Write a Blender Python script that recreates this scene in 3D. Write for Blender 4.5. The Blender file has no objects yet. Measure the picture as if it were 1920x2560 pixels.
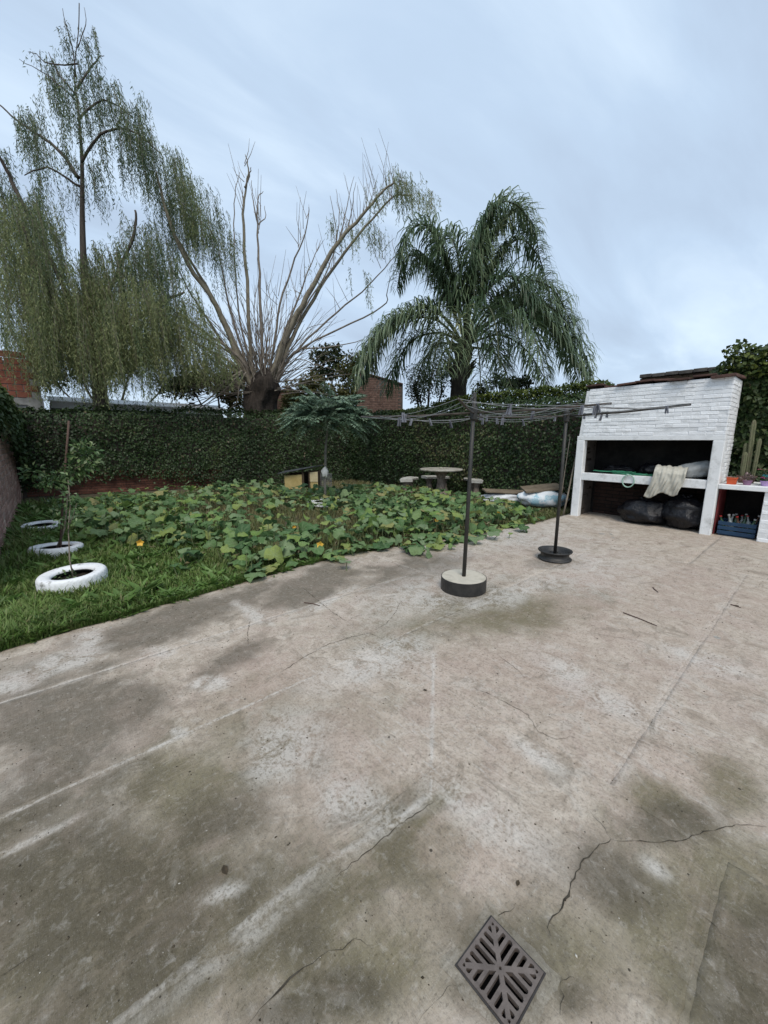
import bpy, math, random
import numpy as np
from mathutils import Vector, Matrix, noise as mnoise

random.seed(7)
rng = np.random.default_rng(11)
scene = bpy.context.scene
col = scene.collection
R = math.radians

# ------------------------------------------------------------------ camera
CAM_H = 1.55
YAW = R(-41.0)
PITCH = math.atan(180 / 960)
cam_d = bpy.data.cameras.new('camera')
cam_d.sensor_fit = 'HORIZONTAL'
cam_d.sensor_width = 36
cam_d.lens = 18.0
cam_d.clip_start = 0.05
cam_d.clip_end = 2000
cam = bpy.data.objects.new('camera', cam_d)
col.objects.link(cam)
cam.location = (0, 0, CAM_H)
cam.rotation_euler = (math.pi / 2 - PITCH, 0, YAW)
scene.camera = cam

# ------------------------------------------------------------------ world
SUN_EL, SUN_AZ = R(54), R(214)        # azimuth clockwise from +Y
wld = bpy.data.worlds.new('World')
scene.world = wld
wld.use_nodes = True
wn, wl = wld.node_tree.nodes, wld.node_tree.links
wn.clear()
w_out = wn.new('ShaderNodeOutputWorld')
sky = wn.new('ShaderNodeTexSky')
sky.sky_type = 'NISHITA'
sky.sun_disc = False
sky.sun_elevation = SUN_EL
sky.sun_rotation = SUN_AZ
sky.air_density = 1.2
sky.dust_density = 2.0
bg1 = wn.new('ShaderNodeBackground')
bg1.inputs['Strength'].default_value = 0.085
wl.new(sky.outputs['Color'], bg1.inputs['Color'])
# the overcast deck: soft cloud sheets projected on a plane overhead
tc = wn.new('ShaderNodeTexCoord')
sep = wn.new('ShaderNodeSeparateXYZ')
wl.new(tc.outputs['Generated'], sep.inputs[0])
zz = wn.new('ShaderNodeMath'); zz.operation = 'ADD'; zz.inputs[1].default_value = 0.22
wl.new(sep.outputs['Z'], zz.inputs[0])
zm = wn.new('ShaderNodeMath'); zm.operation = 'MAXIMUM'; zm.inputs[1].default_value = 0.08
wl.new(zz.outputs[0], zm.inputs[0])
dx = wn.new('ShaderNodeMath'); dx.operation = 'DIVIDE'
dy = wn.new('ShaderNodeMath'); dy.operation = 'DIVIDE'
wl.new(sep.outputs['X'], dx.inputs[0]); wl.new(zm.outputs[0], dx.inputs[1])
wl.new(sep.outputs['Y'], dy.inputs[0]); wl.new(zm.outputs[0], dy.inputs[1])
cmb = wn.new('ShaderNodeCombineXYZ')
wl.new(dx.outputs[0], cmb.inputs[0]); wl.new(dy.outputs[0], cmb.inputs[1])
mp = wn.new('ShaderNodeMapping')
mp.inputs['Rotation'].default_value = (0, 0, R(25))
mp.inputs['Scale'].default_value = (0.8, 2.3, 1)
mp.inputs['Location'].default_value = (0.35, 2.2, 0)
wl.new(cmb.outputs[0], mp.inputs[0])
nz = wn.new('ShaderNodeTexNoise')
nz.inputs['Scale'].default_value = 0.85
nz.inputs['Detail'].default_value = 7
nz.inputs['Roughness'].default_value = 0.54
nz.inputs['Distortion'].default_value = 0.5
wl.new(mp.outputs[0], nz.inputs['Vector'])
rmp = wn.new('ShaderNodeValToRGB')
e = rmp.color_ramp.elements
e[0].position = 0.30; e[0].color = (0.395, 0.485, 0.615, 1)
e[1].position = 0.70; e[1].color = (0.63, 0.755, 0.89, 1)
m_ = rmp.color_ramp.elements.new(0.50); m_.color = (0.472, 0.592, 0.745, 1)
wl.new(nz.outputs['Fac'], rmp.inputs['Fac'])
bg2 = wn.new('ShaderNodeBackground')
bg2.inputs['Strength'].default_value = 0.82
wl.new(rmp.outputs[0], bg2.inputs['Color'])
mx = wn.new('ShaderNodeMixShader')
mx.inputs[0].default_value = 0.9
wl.new(bg1.outputs[0], mx.inputs[1])
wl.new(bg2.outputs[0], mx.inputs[2])
wl.new(mx.outputs[0], w_out.inputs['Surface'])

sun_d = bpy.data.lights.new('sun', 'SUN')
sun_d.energy = 1.5
sun_d.angle = R(28)
sun_d.color = (1.0, 0.93, 0.83)
sun = bpy.data.objects.new('sun', sun_d)
col.objects.link(sun)
sun_dir = Vector((math.sin(SUN_AZ) * math.cos(SUN_EL), math.cos(SUN_AZ) * math.cos(SUN_EL), math.sin(SUN_EL)))
sun.rotation_euler = sun_dir.to_track_quat('Z', 'Y').to_euler()
sun.location = (-6, -4, 12)

scene.view_settings.view_transform = 'Standard'
scene.view_settings.look = 'None'
scene.view_settings.exposure = 0.66
scene.view_settings.gamma = 1.0
scene.view_settings.use_curve_mapping = False
scene.render.engine = 'CYCLES'
scene.cycles.use_denoising = True
scene.cycles.max_bounces = 8
scene.cycles.transparent_max_bounces = 4

# ------------------------------------------------------------------ surveying helpers
# yard frame: x runs across the yard, y along its length; the photograph's pixels are surveyed onto it
_c, _s = math.cos(PITCH), math.sin(PITCH)
_cy, _sy = math.cos(YAW), math.sin(YAW)

def _ray(x, y):
    u = (x - 960) / 960; v = (1280 - y) / 960
    X, Y, Z = u, _c + v * _s, -_s + v * _c
    return X * _cy - Y * _sy, X * _sy + Y * _cy, Z, Y

def G(x, y, z=0.0):
    X, Y, Z, f = _ray(x, y); t = (z - CAM_H) / Z
    return Vector((X * t, Y * t, z))

def D(x, y, d):
    X, Y, Z, f = _ray(x, y); t = d / f
    return Vector((X * t, Y * t, CAM_H + Z * t))

def depth_of(x, y):
    return -x * _sy + y * _cy

def project(P):
    P = np.asarray(P, float)
    X = P[:, 0] * _cy + P[:, 1] * _sy
    Y = -P[:, 0] * _sy + P[:, 1] * _cy
    z = P[:, 2] - CAM_H
    f = np.maximum(Y * _c - z * _s, 1e-3)
    up = Y * _s + z * _c
    return 960 + 960 * X / f, 1280 - 960 * up / f

# ------------------------------------------------------------------ mesh helpers
ORG = {}

def link(o, parent=None):
    col.objects.link(o)
    if parent is not None:
        o.parent = parent
    return o

def tag(o, label=None, cat=None, group=None, kind=None):
    if label: o['label'] = label
    if cat: o['category'] = cat
    if group: o['group'] = group
    if kind: o['kind'] = kind
    return o

def thing(name, label, cat, loc=(0, 0, 0), rotz=0.0, group=None, kind=None):
    o = bpy.data.objects.new(name, None)
    o.empty_display_size = 0.1
    link(o)
    o.location = loc
    o.rotation_euler = (0, 0, rotz)
    ORG[o.name] = Vector(loc)
    return tag(o, label, cat, group, kind)

def root_org(o):
    while o is not None:
        if o.name in ORG: return ORG[o.name]
        o = o.parent
    return Vector((0, 0, 0))

def np_mesh(name, V, F, smooth=False, attrs=None):
    """V (N,3); F list of arrays (M,3)/(M,4) or one array; attrs name->(N,) point floats"""
    V = np.ascontiguousarray(V, np.float32)
    if not isinstance(F, (list, tuple)): F = [F]
    F = [np.asarray(f, np.int32) for f in F if len(f)]
    me = bpy.data.meshes.new(name)
    me.vertices.add(len(V)); me.vertices.foreach_set('co', V.ravel())
    loops = np.concatenate([f.ravel() for f in F])
    tot = np.concatenate([np.full(len(f), f.shape[1], np.int32) for f in F])
    st = np.concatenate([[0], np.cumsum(tot)[:-1]]).astype(np.int32)
    me.loops.add(len(loops)); me.loops.foreach_set('vertex_index', loops)
    me.polygons.add(len(tot)); me.polygons.foreach_set('loop_start', st); me.polygons.foreach_set('loop_total', tot)
    if smooth:
        me.polygons.foreach_set('use_smooth', np.ones(len(tot), bool))
    for k, a in (attrs or {}).items():
        at = me.attributes.new(k, 'FLOAT', 'POINT')
        at.data.foreach_set('value', np.ascontiguousarray(a, np.float32))
    me.update(calc_edges=True)
    me.validate()
    return me

def np_obj(name, V, F, mat, parent=None, smooth=False, attrs=None, loc=None):
    V = np.asarray(V, float)
    off = root_org(parent) if parent is not None else Vector(loc or (0, 0, 0))
    me = np_mesh(name, V - np.array(off), F, smooth, attrs)
    me.materials.append(mat)
    o = bpy.data.objects.new(name, me)
    link(o, parent)
    if parent is None:
        o.location = off
    return o

class MB:
    """collects shapes in world coordinates; build() links them as ONE mesh object"""
    def __init__(s): s.v = []; s.f = []
    def add(s, V, F):
        k = len(s.v); s.v += [tuple(p) for p in V]; s.f += [tuple(i + k for i in q) for q in F]; return s
    def box(s, c, size, rz=0.0, M=None, taper=1.0):
        hx, hy, hz = size[0] / 2, size[1] / 2, size[2] / 2
        P = [Vector((x * hx * (taper if z > 0 else 1), y * hy * (taper if z > 0 else 1), z * hz)) for z in (-1, 1) for y in (-1, 1) for x in (-1, 1)]
        m = M if M is not None else Matrix.Rotation(rz, 3, 'Z')
        P = [m @ p + Vector(c) for p in P]
        return s.add(P, [(0, 2, 3, 1), (4, 5, 7, 6), (0, 1, 5, 4), (2, 6, 7, 3), (0, 4, 6, 2), (1, 3, 7, 5)])
    def box2(s, lo, hi):
        return s.box([(a + b) / 2 for a, b in zip(lo, hi)], [b - a for a, b in zip(lo, hi)])
    def tube(s, pts, rad, n=8, caps=True):
        pts = [Vector(p) for p in pts]
        if not hasattr(rad, '__len__'): rad = [rad] * len(pts)
        V, F = [], []
        up = None
        for i, p in enumerate(pts):
            t = (pts[min(i + 1, len(pts) - 1)] - pts[max(i - 1, 0)])
            t = t.normalized() if t.length > 1e-9 else Vector((0, 0, 1))
            if up is None:
                up = Vector((0, 0, 1)) if abs(t.z) < 0.9 else Vector((1, 0, 0))
            a = t.cross(up); a = a.normalized() if a.length > 1e-6 else t.orthogonal().normalized()
            up = a.cross(t)
            for k in range(n):
                th = 2 * math.pi * k / n
                V.append(p + (a * math.cos(th) + up * math.sin(th)) * rad[i])
        for i in range(len(pts) - 1):
            for k in range(n):
                F.append((i * n + k, i * n + (k + 1) % n, (i + 1) * n + (k + 1) % n, (i + 1) * n + k))
        if caps:
            F.append(tuple(range(n - 1, -1, -1))); F.append(tuple((len(pts) - 1) * n + k for k in range(n)))
        return s.add(V, F)
    def lathe(s, prof, n=32, c=(0, 0, 0), closed=False, rfun=None):
        V, F = [], []
        for j, (r, z) in enumerate(prof):
            for k in range(n):
                th = 2 * math.pi * k / n
                rr = r if rfun is None else rfun(r, z, k, j)
                V.append((c[0] + rr * math.cos(th), c[1] + rr * math.sin(th), c[2] + z))
        m = len(prof)
        for j in range(m if closed else m - 1):
            jj = (j + 1) % m
            for k in range(n):
                F.append((j * n + k, j * n + (k + 1) % n, jj * n + (k + 1) % n, jj * n + k))
        return s.add(V, F)
    def disc(s, c, r, n=24):
        return s.add([(c[0] + r * math.cos(2 * math.pi * k / n), c[1] + r * math.sin(2 * math.pi * k / n), c[2]) for k in range(n)], [tuple(range(n))])
    def grid(s, fn, nu, nv):
        V = [fn(i / nu, j / nv) for j in range(nv + 1) for i in range(nu + 1)]
        F = [(j * (nu + 1) + i, j * (nu + 1) + i + 1, (j + 1) * (nu + 1) + i + 1, (j + 1) * (nu + 1) + i) for j in range(nv) for i in range(nu)]
        return s.add(V, F)
    def build(s, name, mat, parent=None, smooth=False, bevel=0.0, loc=None):
        off = root_org(parent) if parent is not None else Vector(loc or (0, 0, 0))
        me = bpy.data.meshes.new(name)
        me.from_pydata([(p[0] - off.x, p[1] - off.y, p[2] - off.z) for p in s.v], [], s.f)
        if smooth:
            me.polygons.foreach_set('use_smooth', [True] * len(me.polygons))
        me.materials.append(mat)
        me.update()
        o = bpy.data.objects.new(name, me)
        link(o, parent)
        if parent is None: o.location = off
        if bevel:
            b = o.modifiers.new('bevel', 'BEVEL'); b.width = bevel; b.segments = 2; b.limit_method = 'ANGLE'
        return o

def copy_tree(o, parent=None):
    c = o.copy(); col.objects.link(c); c.parent = parent
    for ch in list(o.children): copy_tree(ch, c)
    return c

def lumpy(c, rad, amp=0.12, freq=2.5, seed=0, nu=28, nv=18, flat=None, amp2=0.0, f2=9):
    V, F = [], []
    for j in range(nv + 1):
        ph = math.pi * j / nv
        for i in range(nu):
            th = 2 * math.pi * i / nu
            d = Vector((math.sin(ph) * math.cos(th), math.sin(ph) * math.sin(th), math.cos(ph)))
            k = 1 + amp * mnoise.noise(d * freq + Vector((seed * 7.1, seed, 0)))
            if amp2: k += amp2 * (abs(mnoise.noise(d * f2 + Vector((0, seed * 3.3, 0)))) - 0.2)
            p = Vector((d.x * rad[0], d.y * rad[1], d.z * rad[2])) * k
            if flat is not None and p.z < -flat: p.z = -flat + (p.z + flat) * 0.05
            V.append(p + Vector(c))
    for j in range(nv):
        for i in range(nu):
            F.append((j * nu + i, (j + 1) * nu + i, (j + 1) * nu + (i + 1) % nu, j * nu + (i + 1) % nu))
    return V, F

def unit(a): return a / np.maximum(np.linalg.norm(a, axis=1, keepdims=True), 1e-9)

def leaves(P, d, n, L, w, fold=0.15):
    """folded rhombus leaves: two triangles each"""
    N = len(P)
    d = unit(d); s = unit(np.cross(d, n)); n2 = np.cross(s, d)
    L = np.broadcast_to(L, (N,))[:, None]; w = np.broadcast_to(w, (N,))[:, None]
    mid = P + d * L * 0.45
    V = np.stack([P, mid + s * w / 2 + n2 * w * fold, P + d * L - n2 * L * 0.08, mid - s * w / 2 + n2 * w * fold], 1).reshape(-1, 3)
    b = np.arange(N) * 4
    F = np.concatenate([np.stack([b, b + 1, b + 2], 1), np.stack([b, b + 2, b + 3], 1)])
    return V, F

def rvec(N): return unit(rng.normal(size=(N, 3)))

def ico_points(N, radii, c, shell=0.55):
    d = rvec(N); r = (shell + (1 - shell) * rng.random(N)) ** 0.8
    return d * r[:, None] * np.array(radii) + np.array(c), d

def vnoise(x, y, scale, seed=0):
    r = np.random.default_rng(seed); T = r.random((64, 64))
    x = np.asarray(x) * scale; y = np.asarray(y) * scale
    xi = np.floor(x).astype(int); yi = np.floor(y).astype(int)
    fx = x - xi; fy = y - yi; fx = fx * fx * (3 - 2 * fx); fy = fy * fy * (3 - 2 * fy)
    g = lambda a, b: T[a % 64, b % 64]
    return (g(xi, yi) * (1 - fx) + g(xi + 1, yi) * fx) * (1 - fy) + (g(xi, yi + 1) * (1 - fx) + g(xi + 1, yi + 1) * fx) * fy

def fbm(x, y, scale, seed=0, octs=4):
    t = 0; a = 1; s = 0
    for i in range(octs):
        t = t + a * vnoise(x, y, scale * 2 ** i, seed + i); s += a; a *= 0.55
    return t / s

def in_poly(px, py, poly):
    inside = np.zeros(len(px), bool); n = len(poly)
    for i in range(n):
        x0, y0 = poly[i]; x1, y1 = poly[(i + 1) % n]
        c = ((y0 > py) != (y1 > py)) & (px < (x1 - x0) * (py - y0) / (y1 - y0 + 1e-12) + x0)
        inside ^= c
    return inside

def seg_dist(px, py, pts):
    d = np.full(len(px), 1e9)
    for (x0, y0), (x1, y1) in zip(pts[:-1], pts[1:]):
        L = (x1 - x0) ** 2 + (y1 - y0) ** 2 + 1e-9
        t = np.clip(((px - x0) * (x1 - x0) + (py - y0) * (y1 - y0)) / L, 0, 1)
        d = np.minimum(d, np.hypot(px - x0 - t * (x1 - x0), py - y0 - t * (y1 - y0)))
    return d

# ------------------------------------------------------------------ materials
MATS = {}

def new_mat(name):
    m = bpy.data.materials.new(name); m.use_nodes = True
    nt = m.node_tree; nt.nodes.clear()
    out = nt.nodes.new('ShaderNodeOutputMaterial')
    b = nt.nodes.new('ShaderNodeBsdfPrincipled')
    nt.links.new(b.outputs[0], out.inputs[0])
    return m, nt, b, out

def ramp(nt, stops):
    r = nt.nodes.new('ShaderNodeValToRGB'); el = r.color_ramp.elements
    el[0].position, el[0].color = stops[0][0], (*stops[0][1], 1)
    el[1].position, el[1].color = stops[-1][0], (*stops[-1][1], 1)
    for p, c in stops[1:-1]:
        q = el.new(p); q.color = (*c, 1)
    return r

def noise_node(nt, scale, detail=5, rough=0.6, vec=None, dist=0.0):
    n = nt.nodes.new('ShaderNodeTexNoise')
    n.inputs['Scale'].default_value = scale; n.inputs['Detail'].default_value = detail
    n.inputs['Roughness'].default_value = rough; n.inputs['Distortion'].default_value = dist
    if vec is not None: nt.links.new(vec, n.inputs['Vector'])
    return n

def math_node(nt, op, a, b=None, clamp=False):
    m = nt.nodes.new('ShaderNodeMath'); m.operation = op; m.use_clamp = clamp
    for i, v in enumerate((a, b)):
        if v is None: continue
        if isinstance(v, (int, float)): m.inputs[i].default_value = v
        else: nt.links.new(v, m.inputs[i])
    return m.outputs[0]

def mix_col(nt, fac, a, b, mode='MIX'):
    m = nt.nodes.new('ShaderNodeMix'); m.data_type = 'RGBA'; m.blend_type = mode
    for sock, v in ((m.inputs[0], fac), (m.inputs[6], a), (m.inputs[7], b)):
        if isinstance(v, (int, float)): sock.default_value = v
        elif isinstance(v, tuple): sock.default_value = (*v, 1)
        else: nt.links.new(v, sock)
    return m.outputs[2]

def mat(name, c1, c2=None, scale=6.0, rough=0.7, bump=0.2, bscale=None, spec=0.3, objrnd=0.0, metal=0.0, c3=None, stretch=None, rng_pos=(0.35, 0.68), bdist=0.01):
    """two or three tone worn surface with fine relief"""
    if name in MATS: return MATS[name]
    m, nt, b, out = new_mat(name)
    tcn = nt.nodes.new('ShaderNodeTexCoord'); vec = tcn.outputs['Object']
    geo = nt.nodes.new('ShaderNodeNewGeometry'); vec = geo.outputs['Position']
    if stretch:
        mpn = nt.nodes.new('ShaderNodeMapping'); mpn.inputs['Scale'].default_value = stretch
        nt.links.new(vec, mpn.inputs[0]); vec = mpn.outputs[0]
    n1 = noise_node(nt, scale, 6, 0.65, vec)
    stops = [(rng_pos[0], c1), (rng_pos[1], c2 or c1)]
    if c3: stops = [(rng_pos[0], c1), ((rng_pos[0] + rng_pos[1]) / 2, c2), (rng_pos[1], c3)]
    r = ramp(nt, stops); nt.links.new(n1.outputs['Fac'], r.inputs[0])
    cc = r.outputs[0]
    if objrnd:
        oi = nt.nodes.new('ShaderNodeObjectInfo')
        v = math_node(nt, 'MULTIPLY_ADD', oi.outputs['Random'], objrnd * 2); nt.nodes[-1].inputs[2].default_value = 1 - objrnd
        hsv = nt.nodes.new('ShaderNodeHueSaturation'); nt.links.new(cc, hsv.inputs['Color']); nt.links.new(v, hsv.inputs['Value'])
        cc = hsv.outputs[0]
    nt.links.new(cc, b.inputs['Base Color'])
    b.inputs['Roughness'].default_value = rough
    b.inputs['Specular IOR Level'].default_value = spec
    b.inputs['Metallic'].default_value = metal
    if bump:
        n2 = noise_node(nt, bscale or scale * 6, 6, 0.6, vec)
        bp = nt.nodes.new('ShaderNodeBump'); bp.inputs['Strength'].default_value = bump; bp.inputs['Distance'].default_value = bdist
        nt.links.new(n2.outputs['Fac'], bp.inputs['Height']); nt.links.new(bp.outputs[0], b.inputs['Normal'])
    MATS[name] = m
    return m

def leaf_mat(name, stops, rough=0.5, trans=0.25, spec=0.35, objrnd=0.0, vein=None, dry=None, bump=0.0):
    m, nt, b, out = new_mat(name)
    at = nt.nodes.new('ShaderNodeAttribute'); at.attribute_name = 'rnd'
    f = at.outputs['Fac']
    if objrnd:
        oi = nt.nodes.new('ShaderNodeObjectInfo')
        f = math_node(nt, 'FRACT', math_node(nt, 'ADD', f, oi.outputs['Random']))
    r = ramp(nt, stops); nt.links.new(f, r.inputs[0])
    cc = r.outputs[0]
    if dry:
        ad = nt.nodes.new('ShaderNodeAttribute'); ad.attribute_name = 'dry'
        cc = mix_col(nt, ad.outputs['Fac'], cc, dry)
    if vein:
        av = nt.nodes.new('ShaderNodeAttribute'); av.attribute_name = 'vein'
        fac = math_node(nt, 'POWER', av.outputs['Fac'], 3.0, True)
        cc = mix_col(nt, math_node(nt, 'MULTIPLY', fac, 0.55), cc, vein)
    geo = nt.nodes.new('ShaderNodeNewGeometry')
    nn = noise_node(nt, 30 if not bump else 55, 4, 0.6, geo.outputs['Position'])
    hv = nt.nodes.new('ShaderNodeHueSaturation')
    nt.links.new(cc, hv.inputs['Color'])
    nt.links.new(math_node(nt, 'MULTIPLY_ADD', nn.outputs['Fac'], 0.9), hv.inputs['Value'])
    [n for n in nt.nodes if n.type == 'MATH'][-1].inputs[2].default_value = 0.55
    cc = hv.outputs[0]
    nt.links.new(cc, b.inputs['Base Color'])
    b.inputs['Roughness'].default_value = rough
    b.inputs['Specular IOR Level'].default_value = spec
    if bump:
        bp = nt.nodes.new('ShaderNodeBump'); bp.inputs['Strength'].default_value = bump; bp.inputs['Distance'].default_value = 0.01
        nt.links.new(nn.outputs['Fac'], bp.inputs['Height']); nt.links.new(bp.outputs[0], b.inputs['Normal'])
    if trans:
        t = nt.nodes.new('ShaderNodeBsdfTranslucent'); nt.links.new(cc, t.inputs['Color'])
        ms = nt.nodes.new('ShaderNodeMixShader'); ms.inputs[0].default_value = trans
        nt.links.new(b.outputs[0], ms.inputs[1]); nt.links.new(t.outputs[0], ms.inputs[2])
        nt.links.new(ms.outputs[0], out.inputs[0])
    MATS[name] = m
    return m

M_soil = mat('soil', (0.05, 0.04, 0.028), (0.10, 0.085, 0.055), 3, 0.95, 0.6, 30, c3=(0.07, 0.085, 0.035))
M_brick_l = mat('brick_left', (0.24, 0.135, 0.11), (0.38, 0.24, 0.20), 5, 0.9, 0.5, 60, objrnd=0.25, c3=(0.44, 0.36, 0.31))
M_brick_b = mat('brick_back', (0.10, 0.045, 0.032), (0.19, 0.085, 0.06), 6, 0.9, 0.5, 60, objrnd=0.25)
M_mortar = mat('mortar', (0.30, 0.27, 0.24), (0.45, 0.42, 0.38), 8, 0.95, 0.5, 70)
M_mortar_d = mat('mortar_dark', (0.07, 0.06, 0.05), (0.12, 0.10, 0.085), 8, 0.95, 0.5, 70)
M_white = mat('white_paint', (0.58, 0.59, 0.59), (0.80, 0.81, 0.81), 7, 0.65, 0.35, 45, objrnd=0.05, rng_pos=(0.22, 0.5))
M_white_dirty = mat('white_paint_dirty', (0.42, 0.42, 0.40), (0.78, 0.79, 0.79), 5, 0.7, 0.35, 50, rng_pos=(0.25, 0.5))
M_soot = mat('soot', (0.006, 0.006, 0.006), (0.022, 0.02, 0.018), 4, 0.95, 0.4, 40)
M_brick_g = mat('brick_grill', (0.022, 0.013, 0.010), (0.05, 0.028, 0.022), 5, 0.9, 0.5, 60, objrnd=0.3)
M_tile = mat('roof_tile', (0.055, 0.032, 0.027), (0.13, 0.072, 0.058), 5, 0.9, 0.4, 40, objrnd=0.3)
M_dark_metal = mat('dark_metal', (0.018, 0.018, 0.016), (0.04, 0.036, 0.03), 9, 0.55, 0.25, 80, spec=0.5)
M_black_steel = mat('black_steel', (0.012, 0.012, 0.012), (0.035, 0.033, 0.03), 14, 0.5, 0.3, 90, spec=0.5)
M_rust = mat('rusty_arm', (0.04, 0.034, 0.028), (0.09, 0.076, 0.064), 12, 0.8, 0.3, 90)
M_wire = mat('wire', (0.20, 0.21, 0.22), (0.30, 0.31, 0.32), 10, 0.6, 0)
M_concrete_l = mat('pale_concrete', (0.36, 0.33, 0.265), (0.50, 0.46, 0.38), 6, 0.9, 0.3, 70, c3=(0.44, 0.41, 0.34))
M_bark = mat('willow_bark', (0.045, 0.037, 0.03), (0.12, 0.10, 0.085), 7, 0.95, 0.8, 25, stretch=(1, 1, 0.25), bdist=0.03)
M_shoot = mat('shoot_bark', (0.13, 0.11, 0.09), (0.26, 0.225, 0.19), 5, 0.9, 0.2, 40)
M_shoot_y = mat('limb_bark', (0.15, 0.13, 0.095), (0.28, 0.25, 0.19), 5, 0.9, 0.2, 40)
M_palm_trunk = mat('palm_trunk', (0.03, 0.026, 0.022), (0.085, 0.075, 0.062), 6, 0.95, 0.8, 25, stretch=(1, 1, 0.35), bdist=0.03)
M_stake = mat('stake_wood', (0.07, 0.045, 0.035), (0.13, 0.085, 0.07), 10, 0.9, 0.3)
M_stick = mat('dry_stick', (0.16, 0.13, 0.10), (0.27, 0.23, 0.18), 10, 0.9, 0.3)

# ------------------------------------------------------------------ ground
def EDGE(b):
    xs = [-3.0, -0.44, 0.04, 0.64, 1.73, 2.97, 4.0, 5.2, 6.4, 8.0, 9.4]
    ys = [3.6, 3.85, 3.93, 3.98, 4.11, 4.19, 3.98, 3.72, 3.55, 3.48, 3.45]
    return np.interp(b, xs, ys) + 0.035 * (vnoise(b, 0 * np.asarray(b), 3.2, 5) - 0.5)

gb = MB()
gb.add([(-400, -400, -0.07), (400, -400, -0.07), (400, 400, -0.07), (-400, 400, -0.07)], [(0, 1, 2, 3)])
tag(gb.build('ground', M_soil), kind='structure')
N = 150
gx, gy = np.meshgrid(np.linspace(-0.6, 9.3, N), np.linspace(2.9, 14.7, N))
gz = -0.045 + 0.05 * (fbm(gx, gy, 0.8, 3) - 0.5) + 0.03 * (fbm(gx, gy, 4.0, 8) - 0.5)
gz = np.where(gy < EDGE(gx) + 0.05, -0.06, gz)
V = np.stack([gx, gy, gz], -1).reshape(-1, 3)
ii = (np.arange(N - 1)[:, None] * N + np.arange(N - 1)[None]).ravel()
tag(np_obj('lawn_soil', V, np.stack([ii, ii + 1, ii + N + 1, ii + N], 1), M_soil, smooth=True), kind='structure')

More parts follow.
